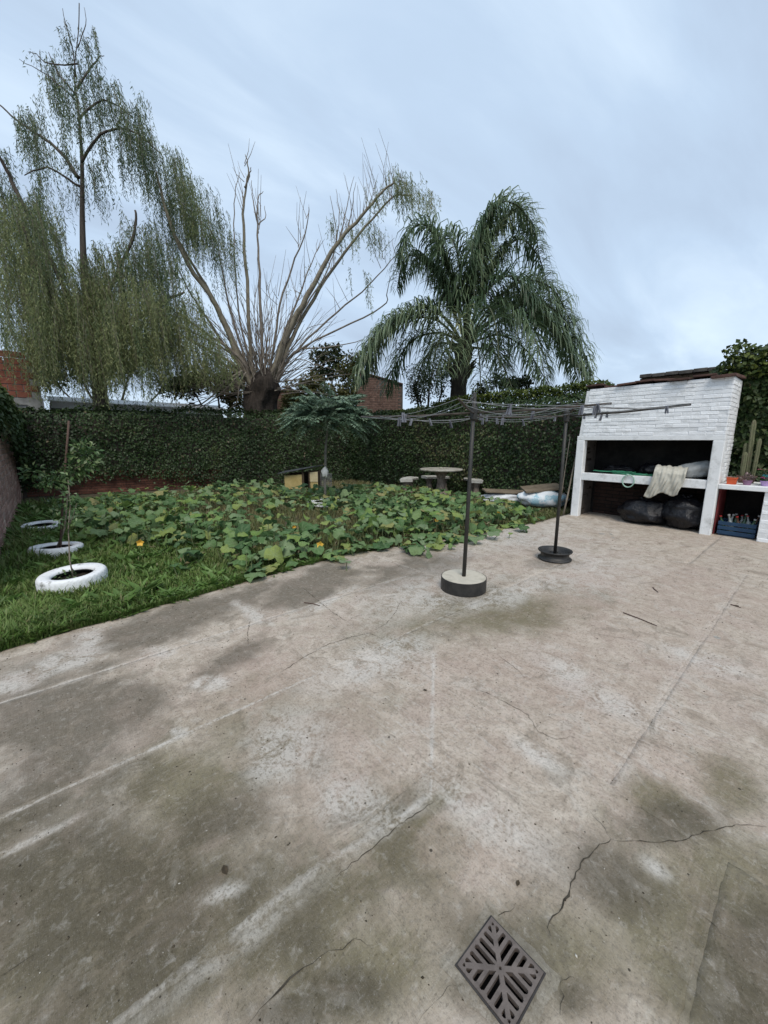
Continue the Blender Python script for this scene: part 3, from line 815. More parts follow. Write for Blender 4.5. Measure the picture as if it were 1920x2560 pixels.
pt.add([(GC[0] + x * q, GC[1] + y * q, z) for z in (-0.006, -0.066) for x, y in ((-1, -1), (1, -1), (1, 1), (-1, 1))], [(4, 5, 6, 7), (0, 1, 5, 4), (1, 2, 6, 5), (2, 3, 7, 6), (3, 0, 4, 7)])
pt.build('drain_pit', M_black, drain)

# ------------------------------------------------------------------ garden walls with ivy
IVY = [(0.0, (0.012, 0.024, 0.008)), (0.45, (0.026, 0.050, 0.016)), (0.8, (0.045, 0.075, 0.024)), (0.95, (0.085, 0.105, 0.038)), (1.0, (0.13, 0.10, 0.06))]
M_ivy = leaf_mat('ivy_leaf', IVY, 0.5, 0.15, 0.3)
M_ivy_y = leaf_mat('ivy_leaf_yellowish', [(0.0, (0.03, 0.05, 0.012)), (0.5, (0.085, 0.12, 0.028)), (0.85, (0.17, 0.20, 0.045)), (1.0, (0.24, 0.24, 0.07))], 0.45, 0.25, 0.35)  # yellow-green leaves for the growth on the wall tops
XL, XR = -0.65, 9.37
BK0, BK1 = Vector((XL, 14.7, 0)), Vector((XR, 12.6, 0))

def brick_run(parent, p0, dirv, nrm, L, z0, z1, mat_, bl=0.235, bh=0.062, jt=0.012, depth=0.05, seed=0, cond=None, proud=0.0, jit=0.003, zfun=None, round_=0.0):
    """individual bricks laid in courses on a wall face"""
    rr = random.Random(seed)
    dirv = Vector(dirv).normalized(); nrm = Vector(nrm).normalized(); up = Vector((0, 0, 1))
    M = Matrix((dirv, nrm, up)).transposed()
    meshes = []
    for k in range(4):
        m = MB()
        c = 0.005
        def P(x, y, z): return (x + rr.uniform(-1, 1) * 0.004, y + rr.uniform(-1, 1) * 0.003, z + rr.uniform(-1, 1) * 0.0025)
        hx, hz = bl / 2, bh / 2
        V = [P(sx * hx, -depth, sz * hz) for sz in (-1, 1) for sx in (-1, 1)] + [P(sx * hx, -c, sz * hz) for sz in (-1, 1) for sx in (-1, 1)] + [P(sx * (hx - c), 0.0, sz * (hz - c)) for sz in (-1, 1) for sx in (-1, 1)]
        F = [(8, 9, 11, 10)]
        for (a, b_) in ((0, 1), (1, 3), (3, 2), (2, 0)):
            F += [(4 + a, 4 + b_, 8 + b_, 8 + a), (a, b_, 4 + b_, 4 + a)]
        me = bpy.data.meshes.new('brick'); me.from_pydata(V, [], F); me.materials.append(mat_); me.update(); meshes.append(me)
    off = root_org(parent)
    j = 0; z = z0 + bh / 2; cnt = 0
    while z + bh / 2 <= z1 + 0.02:
        x = bl / 2 if j % 2 == 0 else 0.0
        while x <= L - (bl / 2 if j % 2 == 0 else 0) + 0.01:
            half = (x - bl / 2 < -0.01) or (x + bl / 2 > L + 0.01)
            xc = x; sx = 1.0
            if x - bl / 2 < -0.01: xc = x + bl / 4; sx = 0.5
            elif x + bl / 2 > L + 0.01: xc = x - bl / 4; sx = 0.5
            w = Vector(p0) + dirv * xc + up * (z - Vector(p0).z)
            if cond is None or cond(xc, z):
                o = bpy.data.objects.new('brick', rr.choice(meshes)); col.objects.link(o); o.parent = parent
                pos = w + nrm * (proud + rr.uniform(-jit, jit))
                if zfun: pos = zfun(pos, xc, z)
                o.matrix_local = Matrix.Translation(pos - off) @ M.to_4x4() @ Matrix.Diagonal((sx * 0.99 if sx < 1 else 1, 1, 1, 1))
                cnt += 1
            x += bl + jt
        z += bh + jt; j += 1
    return cnt

def ivy_on(p0, p1, nrm, z0f, z1f, dens, thick, size=(0.055, 0.10), top=True, seed=0):
    """leaves spread over one face (and the top) of a wall"""
    r = np.random.default_rng(seed)
    p0 = np.array(p0, float)[:2]; p1 = np.array(p1, float)[:2]; L = np.linalg.norm(p1 - p0)
    nrm = np.array(nrm, float)
    zmax = max(z1f(0), z1f(0.5), z1f(1)) + 0.2
    N = int(L * zmax * dens)
    t = r.random(N); z = r.random(N) * zmax
    zamp = 0.30
    lo = np.array([z0f(x) for x in np.linspace(0, 1, 200)]); hi = np.array([z1f(x) for x in np.linspace(0, 1, 200)])
    zl = np.interp(t, np.linspace(0, 1, 200), lo) + 0.14 * (fbm(t * L, t * 0, 4, seed + 4) - 0.5)
    zh = np.interp(t, np.linspace(0, 1, 200), hi) + zamp * (fbm(t * L, t * 0, 1.6, seed + 5) - 0.5)
    keep = (z > zl - 0.25 * r.random(N) ** 3) & (z < zh)
    t, z, zh = t[keep], z[keep], zh[keep]; N = len(t)
    bulge = thick * (0.25 + 1.0 * fbm(t * L, z, 1.6, seed + 1) * (0.6 + 0.5 * z / zmax)) + 0.05 * fbm(t * L, z, 7, seed + 2)
    dep = bulge * (0.35 + 0.65 * r.random(N) ** 0.5)
    edge = np.clip((zh - z) / 0.18, 0.15, 1) ** 0.5
    P = np.stack([p0[0] + (p1[0] - p0[0]) * t + nrm[0] * dep * edge, p0[1] + (p1[1] - p0[1]) * t + nrm[1] * dep * edge, z], 1)
    nn = np.broadcast_to(np.array([nrm[0], nrm[1], 0.55]), (N, 3)) + 0.55 * r.normal(size=(N, 3))
    d = np.stack([0.5 * r.normal(size=N), 0.5 * r.normal(size=N), -0.9 + 0.4 * r.normal(size=N)], 1) + 0.35 * np.array([nrm[0], nrm[1], 0])
    S = r.uniform(*size, N)
    V, F = leaves(P, d, nn, S, S * 0.85, 0.12)
    # tone drifts from patch to patch, a few leaves stand out
    rnd = np.clip(-0.22 + 1.25 * fbm(t * L, z, 0.8, seed + 7) + 0.40 * (r.random(N) - 0.4), 0, 0.93)
    rnd = np.where(r.random(N) < 0.02, 0.99, rnd)
    return V, F, np.repeat(rnd, 4)

def cat_leaves(parts):
    Vs, Fs, Rs, k = [], [], [], 0
    for V, F, Rn in parts:
        Vs.append(V); Fs.append(F + k); Rs.append(Rn); k += len(V)
    return np.concatenate(Vs), np.concatenate(Fs), np.concatenate(Rs)

# back wall
wall_b = thing('garden_wall', 'dark ivy-covered brick wall across the back behind the squash leaves', 'wall', (4, 13.7, 0))
dirb = (BK1 - BK0).normalized(); nb_ = Vector((dirb.y, -dirb.x, 0))
if nb_.y > 0: nb_ = -nb_
LB = (BK1 - BK0).length
m = MB(); c = (BK0 + BK1) / 2 - nb_ * 0.16; c.z = 1.12
m.box(c, (LB, 0.28, 2.36), math.atan2(dirb.y, dirb.x)); m.build('wall_core', M_mortar_d, wall_b)
brick_run(wall_b, BK0 - nb_ * 0.0 + dirb * 0.1, dirb, nb_, 5.2, -0.03, 0.62, M_brick_b, seed=3, proud=0.0, depth=0.04)
zb_low = lambda t: np.interp(t, [0, 0.05, 0.14, 0.28, 0.42, 0.5, 1.0], [0.25, 0.42, 0.50, 0.52, 0.32, 0.12, 0.02])
V, F, rn = ivy_on(BK0, BK1, nb_, zb_low, lambda t: 2.33 + 0.30 * t, 950, 0.36, (0.045, 0.085), seed=1)
tp = np.random.default_rng(5)
Nn = 3600; t = tp.random(Nn)
P = np.array(BK0) + (np.array(BK1) - np.array(BK0)) * t[:, None] - np.array(nb_) * (tp.random(Nn) * 0.34 - 0.12)[:, None]
P[:, 2] = 2.28 + 0.30 * t + (0.10 + 0.22 * fbm(t * LB, t * 0, 2.2, 19) ** 2) * tp.random(Nn) ** 1.5 + 0.30 * (fbm(t * LB, t * 0, 1.6, 6) - 0.5)
S = tp.uniform(0.05, 0.1, Nn)
d = tp.normal(size=(Nn, 3)) * 0.7 + np.array(nb_) * 0.5; d[:, 2] = np.abs(d[:, 2]) * 0.5
V2, F2 = leaves(P, d, np.array([0, 0, 1.0]) + 0.4 * tp.normal(size=(Nn, 3)), S, S * 0.8)
V, F, rn = cat_leaves([(V, F, rn), (V2, F2, np.repeat(np.clip(0.45 + 0.4 * tp.random(Nn), 0, .95), 4))])
tag(np_obj('ivy', V, F, M_ivy, wall_b, attrs={'rnd': rn}), kind='stuff')

# right wall, taller growth near the camera end
wall_r = thing('garden_wall', 'ivy-covered side wall running behind the white barbecue', 'wall', (XR, 6, 0))
m = MB(); m.box2((XR + 0.02, -2.5, -0.07), (XR + 0.26, 12.9, 2.42)); m.build('wall_core', M_mortar_d, wall_r)
# t runs from the far corner towards the camera
hi_r = lambda t: np.interp(t, [0, 0.25, 0.5, 0.62, 0.70, 0.735, 0.755, 0.80, 1.0], [2.62, 2.6, 2.62, 2.62, 2.50, 2.50, 2.85, 3.05, 3.15])
P0, P1 = Vector((XR, 12.5, 0)), Vector((XR, -2.0, 0))
parts = [ivy_on(P0, P1, (-1, 0), lambda t: 0.05, hi_r, 900, 0.38, (0.045, 0.085), seed=12)]
parts[0] = (parts[0][0], parts[0][1], np.clip(parts[0][2] + 0.10, 0, 0.97))
Vn, Fn, Rn = ivy_on(Vector((XR - 0.05, 1.75, 0)), Vector((XR - 0.05, -1.5, 0)), (-1, -0.25), lambda t: 0.7, lambda t: 2.72 + 0.42 * min(1, t * 4), 900, 0.34, (0.07, 0.12), seed=15)
parts.append((Vn, Fn, np.clip(Rn + 0.28, 0, 0.95)))
V, F, rn = cat_leaves(parts)
tag(np_obj('ivy', V, F, M_ivy, wall_r, attrs={'rnd': rn}), kind='stuff')
# light new growth along the top
Nn = 9000; t = tp.random(Nn) ** 0.8
yy = 11.6 - 8.3 * t
P = np.stack([XR + 0.1 + 0.34 * (tp.random(Nn) - 0.5), yy, 2.44 + (0.10 + 0.42 * np.clip((yy < 8.5) * 1.0, 0, 1) * fbm(yy, yy * 0, 0.9, 77)) * tp.random(Nn) ** 0.8], 1)
S = tp.uniform(0.05, 0.095, Nn)
V2, F2 = leaves(P, tp.normal(size=(Nn, 3)) + np.array([-0.4, -0.2, 0.3]), np.array([-0.2, -0.2, 1.0]) + 0.5 * tp.normal(size=(Nn, 3)), S, S * 0.75)
rr_ = np.clip(0.75 * tp.random(Nn) * np.where(yy > 8.5, 0.55, 1) + 0.3 * (P[:, 2] - 2.45), 0, 1)
Nn = 2600
a_ = 0.9 - 2.6 * tp.random(Nn)
P = np.stack([XR - 0.25 + 0.5 * (tp.random(Nn) - 0.5), a_ + 0.55, 2.55 + 0.75 * tp.random(Nn) * fbm(a_, a_ * 0, 2, 71) * 1.5], 1)
S = tp.uniform(0.06, 0.11, Nn)
V3, F3 = leaves(P, tp.normal(size=(Nn, 3)) + np.array([-0.5, -0.3, 0.2]), np.array([-0.3, -0.3, 1.0]) + 0.5 * tp.normal(size=(Nn, 3)), S, S * 0.75)
V, F, rn = cat_leaves([(V2, F2, np.repeat(rr_, 4)), (V3, F3, np.repeat(0.8 * tp.random(Nn) ** 1.5, 4))])
tag(np_obj('young_ivy', V, F, M_ivy_y, wall_r, attrs={'rnd': rn}), kind='stuff')

# left brick wall
wall_l = thing('garden_wall', 'bare weathered brick wall at the left edge beside the tyre planters', 'wall', (XL, 10, 0))
m = MB(); m.box2((XL - 0.26, 5.2, -0.07), (XL - 0.012, 15.0, 2.30)); m.build('wall_core', M_mortar, wall_l)
brick_run(wall_l, Vector((XL, 5.6, -0.04)), (0, 1, 0), (1, 0, 0), 8.9, -0.04, 2.2, M_brick_l, bl=0.40, bh=0.085, jt=0.016, seed=8, cond=lambda x, z: z < 2.05)
parts = [ivy_on(Vector((XL, 14.9, 0)), Vector((XL, 8.6, 0)), (1, 0), lambda t: np.interp(t, [0, 0.35, 0.8, 1], [0.35, 1.2, 1.8, 1.95]), lambda t: 2.45 + 0.1 * t, 480, 0.30, (0.07, 0.12), seed=31),
         ivy_on(Vector((XL, 9.2, 0)), Vector((XL, 5.5, 0)), (1, 0), lambda t: np.interp(t, [0, 1], [1.75, 1.95]), lambda t: 2.5, 520, 0.22, (0.06, 0.11), seed=33)]
V, F, rn = cat_leaves(parts)
tag(np_obj('ivy', V, F, M_ivy, wall_l, attrs={'rnd': np.clip(rn + 0.12, 0, 0.95)}), kind='stuff')
Nn = 1500; yy = 6.5 + 6 * tp.random(Nn)
P = np.stack([XL - 0.05 + 0.4 * (tp.random(Nn) - 0.4), yy, 2.2 + 0.45 * tp.random(Nn) * fbm(yy, yy * 0, 1.5, 5)], 1); S = tp.uniform(0.06, 0.1, Nn)
V2, F2 = leaves(P, tp.normal(size=(Nn, 3)) + np.array([0.5, -0.3, 0.2]), np.array([0.3, -0.3, 1.0]) + 0.5 * tp.normal(size=(Nn, 3)), S, S * 0.75)
tag(np_obj('young_ivy', V2, F2, M_ivy_y, wall_l, attrs={'rnd': np.repeat(0.85 * tp.random(Nn), 4)}), kind='stuff')

# mossy neighbour wall above the barbecue
M_moss = mat('mossy_brick', (0.035, 0.028, 0.018), (0.10, 0.065, 0.042), 7, 0.95, 0.9, 30, c3=(0.10, 0.10, 0.04), bdist=0.03)
nw = thing('neighbour_wall', 'mossy brown brick wall top with grey coping rising behind the barbecue', 'wall', (9.8, 2.1, 0))
m = MB(); m.box2((9.66, 0.9, -0.07), (9.92, 2.86, 2.82)); m.build('wall_core', M_moss, nw)
m = MB()
for k in range(6):
    m2 = MB(); y0 = 1.52 + k * 0.225
    m2.box((9.79, y0 + 0.11, 2.86 + 0.006 * (k % 2)), (0.36, 0.215, 0.07)); m2.build('coping_block', mat('coping', (0.06, 0.055, 0.05), (0.13, 0.12, 0.105), 8, 0.95, 0.5, 50, objrnd=0.2), nw, bevel=0.008)

# ------------------------------------------------------------------ barbecue
gx0, gx1, ga0, ga1 = 8.12, 8.95, 1.12, 3.40
bbq = thing('barbecue', 'white painted brick barbecue with deep dark hearth and open lower bay', 'barbecue', (8.5, 2.25, 0))
Wp = 0.15
def part_box(name, lo, hi, mt, bev=0.006, parent=None):
    m = MB(); m.box2(lo, hi); return m.build(name, mt, parent or bbq, bevel=bev)
part_box('post', (gx0, ga1 - Wp, -0.02), (gx0 + Wp, ga1, 1.545), M_white, 0.012)
part_box('post', (gx0, ga0, -0.02), (gx0 + Wp, ga0 + Wp, 1.545), M_white_dirty, 0.012)
part_box('lintel', (gx0 + 0.004, ga0 + 0.002, 1.547), (gx0 + 0.16, ga1 - 0.002, 1.625), M_white, 0.006)
part_box('counter_beam', (gx0 + 0.012, ga0 + Wp + 0.001, 0.755), (gx0 + 0.14, ga1 - Wp - 0.001, 0.90), M_white_dirty, 0.008)
part_box('hearth_slab', (gx0 + 0.142, ga0 + 0.03, 0.80), (gx1 - 0.03, ga1 - 0.03, 0.888), mat('hearth', (0.05, 0.048, 0.045), (0.14, 0.13, 0.12), 5, 0.9, 0.4), 0.0)
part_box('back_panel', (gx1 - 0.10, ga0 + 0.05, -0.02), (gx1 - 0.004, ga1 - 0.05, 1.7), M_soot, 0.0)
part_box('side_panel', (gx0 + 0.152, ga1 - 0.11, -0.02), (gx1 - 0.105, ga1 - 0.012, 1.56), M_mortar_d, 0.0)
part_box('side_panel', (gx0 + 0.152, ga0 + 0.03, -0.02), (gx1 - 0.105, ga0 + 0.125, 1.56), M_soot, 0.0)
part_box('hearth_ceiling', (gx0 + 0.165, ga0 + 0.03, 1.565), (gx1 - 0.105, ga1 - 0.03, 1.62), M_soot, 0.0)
# brown bricks inside: far side of the hearth and of the lower bay, back of the lower bay
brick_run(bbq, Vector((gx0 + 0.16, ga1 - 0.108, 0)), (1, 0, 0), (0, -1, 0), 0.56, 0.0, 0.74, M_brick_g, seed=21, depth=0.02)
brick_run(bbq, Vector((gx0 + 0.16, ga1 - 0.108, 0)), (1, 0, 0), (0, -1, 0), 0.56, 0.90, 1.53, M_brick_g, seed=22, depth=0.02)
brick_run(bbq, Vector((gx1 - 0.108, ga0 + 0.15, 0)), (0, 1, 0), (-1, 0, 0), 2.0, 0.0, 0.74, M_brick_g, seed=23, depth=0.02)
# hood: core plus each painted brick, narrowing a little to the top
hood = MB()
def hood_pts(z):
    t = (z - 1.625) / 0.87
    return ga0 + 0.01 + 0.0 * t, ga1 - 0.01 - 0.07 * t
lo0, lo1 = hood_pts(1.626); hi0, hi1 = hood_pts(2.49)
hood.add([(gx0 + 0.017, lo0 + 0.001, 1.626), (gx1 - 0.02, lo0 + 0.001, 1.626), (gx1 - 0.02, lo1 - 0.02, 1.626), (gx0 + 0.017, lo1 - 0.02, 1.626),
          (gx0 + 0.017, hi0 + 0.001, 2.49), (gx1 - 0.02, hi0 + 0.001, 2.49), (gx1 - 0.02, hi1 - 0.02, 2.49), (gx0 + 0.017, hi1 - 0.02, 2.49)],
         [(3, 2, 1, 0), (4, 5, 6, 7), (0, 1, 5, 4), (1, 2, 6, 5), (2, 3, 7, 6), (3, 0, 4, 7)])
M_wmortar = mat('white_mortar', (0.64, 0.65, 0.655), (0.82, 0.83, 0.835), 9, 0.8, 0.5, 60)
M_wbrick = mat('white_brick', (0.58, 0.58, 0.57), (0.85, 0.86, 0.87), 6, 0.65, 0.6, 40, objrnd=0.07, rng_pos=(0.25, 0.47))
hood_o = hood.build('hood_core', M_wmortar, bbq)
def squeeze(pos, x, z):
    t = (z - 1.625) / 0.87
    pos = pos.copy(); f = (pos.y - ga0) / (ga1 - ga0); pos.y = ga0 + (pos.y - ga0) * (1 - 0.03 * t); return pos
brick_run(bbq, Vector((gx0 + 0.012, ga0 + 0.012, 0)), (0, 1, 0), (-1, 0, 0), ga1 - ga0 - 0.02, 1.632, 2.50, M_wbrick, bl=0.232, bh=0.054, jt=0.010, seed=25, depth=0.03, zfun=squeeze, jit=0.004)
part_box('side_wall', (gx0 + 0.153, ga0 + 0.012, -0.02), (gx1 - 0.02, ga0 + 0.028, 1.62), M_wmortar, 0.0)
brick_run(bbq, Vector((gx0 + 0.155, ga0 + 0.006, 0)), (1, 0, 0), (0, -1, 0), 0.665, 0.86, 1.60, M_wbrick, bl=0.212, bh=0.054, jt=0.010, seed=27, depth=0.012, jit=0.003)
brick_run(bbq, Vector((gx0 + 0.012, ga0 + 0.006, 0)), (1, 0, 0), (0, -1, 0), 0.80, 1.632, 2.50, M_wbrick, bl=0.212, bh=0.054, jt=0.010, seed=28, depth=0.024, jit=0.003)
# tiles lying on the hood
rr = random.Random(4)
for k in range(8):
    y = 1.15 + k * 0.275
    M3 = Matrix.Rotation(R(rr.uniform(-4, 4)), 3, 'X') @ Matrix.Rotation(R(rr.uniform(-3, 3)), 3, 'Y') @ Matrix.Rotation(R(rr.uniform(-6, 6)), 3, 'Z')
    m = MB(); m.box((8.55 + rr.uniform(-0.06, 0.02), y + 0.1, 2.545 + rr.uniform(0, 0.03)), (0.9 if k != 6 else 0.7, 0.30, 0.028 + 0.014 * (k == 0)), M=M3)
    m.build('cover_tile', M_tile, bbq, bevel=0.004)

# side counter
ann = thing('side_counter', 'low white counter with brick leg joined to the near end of the barbecue', 'counter', (8.5, 0.8, 0))
part_box('counter_top', (gx0 + 0.01, 0.30, 0.775), (gx1 + 0.1, ga0 - 0.002, 0.85), M_white_dirty, 0.008, ann)
part_box('leg', (gx0 + 0.045, 0.33, -0.02), (gx1 - 0.05, 0.57, 0.773), M_wmortar, 0.0, ann)
brick_run(ann, Vector((gx0 + 0.04, 0.332, 0)), (0, 1, 0), (-1, 0, 0), 0.236, 0.0, 0.765, M_wbrick, bl=0.232, bh=0.058, jt=0.014, seed=29, depth=0.02)
brick_run(ann, Vector((gx0 + 0.06, 0.326, 0)), (1, 0, 0), (0, -1, 0), 0.80, 0.0, 0.765, M_wbrick, bl=0.212, bh=0.058, jt=0.014, seed=30, depth=0.02)
part_box('red_side', (gx0 + 0.155, ga0 - 0.024, 0.0), (gx1 - 0.05, ga0 - 0.004, 0.77), mat('red_panel', (0.12, 0.02, 0.02), (0.2, 0.035, 0.035), 6, 0.6, 0.2), 0.0, ann)
part_box('back_panel', (gx1 - 0.03, 0.3, -0.02), (gx1, ga0 - 0.03, 0.772), M_soot, 0.0, ann)

# ------------------------------------------------------------------ things in and on the barbecue
M_bag = mat('black_plastic', (0.005, 0.005, 0.007), (0.010, 0.010, 0.013), 8, 0.30, 0.9, 14, spec=0.4, bdist=0.03)
def trash_bag(name, c, rad, seed, label):
    t = thing(name, label, 'garbage bag', (c[0], c[1], 0.0), group='black garbage bags')
    V, F = lumpy((c[0], c[1], rad[2] * 0.86), rad, 0.22, 1.8, seed, 44, 30, flat=rad[2] * 0.84, amp2=0.16, f2=5)
    m = MB(); m.add(V, F); m.build('bag_body', M_bag, t, smooth=True)
    m = MB(); top = Vector((c[0] - 0.03, c[1], rad[2] * 1.72))
    for k in range(7):
        a = k * 0.9; m.tube([top, top + Vector((0.03 * math.cos(a), 0.03 * math.sin(a), 0.03)), top + Vector((0.075 * math.cos(a), 0.075 * math.sin(a), 0.035 + 0.02 * (k % 3)))], [0.022, 0.014, 0.024], 5)
    m.build('knot', M_bag, t, smooth=True)
trash_bag('garbage_bag', (8.44, 2.17), (0.36, 0.42, 0.24), 3, 'squat black garbage bag slumped in the lower bay of the barbecue')
trash_bag('garbage_bag', (8.44, 1.55), (0.32, 0.34, 0.31), 9, 'taller black garbage bag in the lower bay next to the right white post')
# dark bags inside the hearth
for k, (y, r_, s_, lab) in enumerate([(2.15, (0.2, 0.22, 0.13), 14, 'crumpled dark plastic bag in the middle of the hearth behind the cloth'), (2.75, (0.18, 0.26, 0.09), 17, 'low dark plastic bag deep in the far end of the hearth')]):
    V, F = lumpy((8.62, y, 0.89 + r_[2] * 0.8), r_, 0.35, 2.2, s_, 32, 20, flat=r_[2] * 0.78, amp2=0.22, f2=5)
    m = MB(); m.add(V, F); o = m.build('plastic_bag', M_bag, None, smooth=True, loc=(8.62, y, 0.89)); tag(o, lab, 'plastic bag', 'dark bags in the hearth')
# pale sack
V, F = lumpy((8.44, 1.50, 1.02), (0.20, 0.27, 0.15), 0.25, 1.8, 21, 36, 22, flat=0.125, amp2=0.12, f2=5)
V = [Vector(p) + Vector((0, 0, max(0, (1.55 - p[1])) * 0.22)) for p in V]
m = MB(); m.add(V, F); o = m.build('sack', mat('pale_sack', (0.25, 0.26, 0.26), (0.42, 0.43, 0.42), 6, 0.6, 0.6, 25), None, smooth=True, loc=(8.44, 1.5, 0.89))
tag(o, 'pale grey sack on the hearth beside the beige cloth', 'sack')
# beige cloth hanging over the counter beam
def cloth(u, v):
    y = 2.02 - 0.46 * u - 0.05 * v + 0.20 * max(0, v - 0.35) * (1.0 - 0.25 * u)
    if v < 0.35:
        s_ = v / 0.35; x = 8.42 - 0.335 * s_; z = 0.93 + 0.17 * math.sin(math.pi * (0.25 + 0.62 * s_)) - 0.04 * u * s_
    else:
        s_ = (v - 0.35) / 0.65; x = 8.085 - 0.02 * math.sin(s_ * 3); z = 1.0 - s_ * (0.45 - 0.10 * u + 0.04 * math.sin(u * 9))
    f = 0.02 * math.sin(u * 19 + v * 5) + 0.012 * math.sin(u * 37 - v * 7)
    x -= abs(f) * (0.4 + 0.8 * v) ; z += f * 0.6 * (1 - v)
    return (x, y + 0.012 * math.sin(v * 8), z)
m = MB(); m.grid(cloth, 36, 30)
o = m.build('cloth', mat('beige_cloth', (0.40, 0.38, 0.32), (0.55, 0.53, 0.46), 10, 0.9, 0.3, 120), None, smooth=True, loc=(8.1, 1.9, 0.9))
sm = o.modifiers.new('thick', 'SOLIDIFY'); sm.thickness = 0.006
tag(o, 'beige cloth draped over the front edge of the barbecue counter', 'cloth')
# green hose
rr = random.Random(12)
pts = []
for k in range(150):
    t = k / 149; a = t * 5.5 * 2 * math.pi
    r_ = 0.14 + 0.10 * math.sin(t * 9)
    pts.append((8.30 + 0.09 * math.cos(a) + 0.03 * rr.uniform(-1, 1), 2.60 - 0.30 * math.sin(t * 7) + r_ * 1.3 * math.sin(a), 0.905 + 0.045 * t + 0.012 * rr.random()))
m = MB(); m.tube(pts, 0.0085, 6)
hose = m.build('garden_hose', mat('green_hose', (0.02, 0.16, 0.085), (0.04, 0.24, 0.13), 10, 0.4, 0.0, spec=0.5), None, smooth=True, loc=(8.3, 2.5, 0.9))
tag(hose, 'tangled green garden hose lying on the barbecue counter', 'hose')
pts = []
for k in range(33):
    a = k / 32 * 2 * math.pi * 0.98
    pts.append((8.108 - 0.006 * math.sin(a), 2.40 + 0.095 * math.sin(a), 0.80 + 0.115 * math.cos(a)))
pts = [(8.30, 2.5, 0.92), (8.16, 2.44, 0.915)] + pts
m = MB(); m.tube(pts, 0.011, 8)
o = m.build('hose_loop', mat('pale_green_hose', (0.26, 0.42, 0.34), (0.36, 0.52, 0.44), 10, 0.4, 0.0, spec=0.5), None, smooth=True, loc=(8.11, 2.4, 0.8))
tag(o, 'pale green hose loop hanging over the front of the barbecue counter', 'hose')

# blue crate of bottles
cr = thing('bottle_crate', 'blue slatted crate on the floor under the side counter', 'crate', (8.42, 0.82, 0))
M_blue = mat('blue_plastic', (0.012, 0.035, 0.075), (0.02, 0.055, 0.11), 6, 0.5, 0.1)
cx0, cx1, cy0, cy1 = 8.24, 8.62, 0.60, 1.06
for z in (0.03, 0.105, 0.18):
    for (lo, hi) in [((cx0, cy0, z), (cx0 + 0.016, cy1, z + 0.058)), ((cx1 - 0.016, cy0, z), (cx1, cy1, z + 0.058)), ((cx0 + 0.017, cy0, z), (cx1 - 0.017, cy0 + 0.016, z + 0.058)), ((cx0 + 0.017, cy1 - 0.016, z), (cx1 - 0.017, cy1, z + 0.058))]:
        part_box('slat', lo, hi, M_blue, 0.003, cr)
for (x, y) in [(cx0 + 0.018, cy0 + 0.018), (cx1 - 0.04, cy0 + 0.018), (cx0 + 0.018, cy1 - 0.04), (cx1 - 0.04, cy1 - 0.04)]:
    part_box('corner_post', (x, y, 0.0), (x + 0.022, y + 0.022, 0.245), M_blue, 0.0, cr)
part_box('crate_floor', (cx0 + 0.02, cy0 + 0.02, 0.012), (cx1 - 0.02, cy1 - 0.02, 0.026), M_blue, 0.0, cr)
bcols = [('green_glass', (0.03, 0.07, 0.035)), ('brown_glass', (0.06, 0.03, 0.015)), ('clear_glass', (0.25, 0.27, 0.26))]
k = 0
for i in range(3):
    for j in range(4):
        if (i, j) in ((2, 3), (1, 2)): continue
        cxx, cyy = cx0 + 0.085 + i * 0.105, cy0 + 0.08 + j * 0.10
        tl = Matrix.Rotation(R(rr.uniform(-14, 14)), 3, 'X') @ Matrix.Rotation(R(rr.uniform(-10, 10)), 3, 'Y')
        nm, cc = bcols[(i * 2 + j) % 3]
        h = 0.29 + 0.02 * ((i + j) % 3)
        b_ = MB(); b_.lathe([(0.0, 0.0), (0.036, 0.0), (0.038, 0.01), (0.038, 0.17), (0.03, 0.205), (0.014, 0.235), (0.0135, h - 0.012), (0.016, h - 0.01), (0.016, h), (0.0, h)], 14)
        b_.v = [tuple(tl @ Vector(p) + Vector((cxx, cyy, 0.03))) for p in b_.v]
        t = thing('bottle', {'green_glass': 'green glass bottle standing in the blue crate', 'brown_glass': 'brown glass bottle standing in the blue crate', 'clear_glass': 'clear glass bottle standing in the blue crate'}[nm], 'bottle', (cxx, cyy, 0.03), group='bottles in the blue crate, ' + nm.replace('_', ' '))
        b_.build('bottle_body', mat(nm, cc, tuple(x * 1.4 for x in cc), 5, 0.15, 0, spec=0.6), t, smooth=True)
        c_ = MB(); c_.lathe([(0.0, h + 0.012), (0.017, h + 0.012), (0.0175, h - 0.006)], 12)
        c_.v = [tuple(tl @ Vector(p) + Vector((cxx, cyy, 0.03))) for p in c_.v]
        c_.build('bottle_cap', mat('cap_red', (0.3, 0.02, 0.02), (0.4, 0.03, 0.03), 5, 0.4, 0) if (i + j) % 2 else mat('cap_grey', (0.3, 0.3, 0.3), (0.4, 0.4, 0.4), 5, 0.4, 0), t)

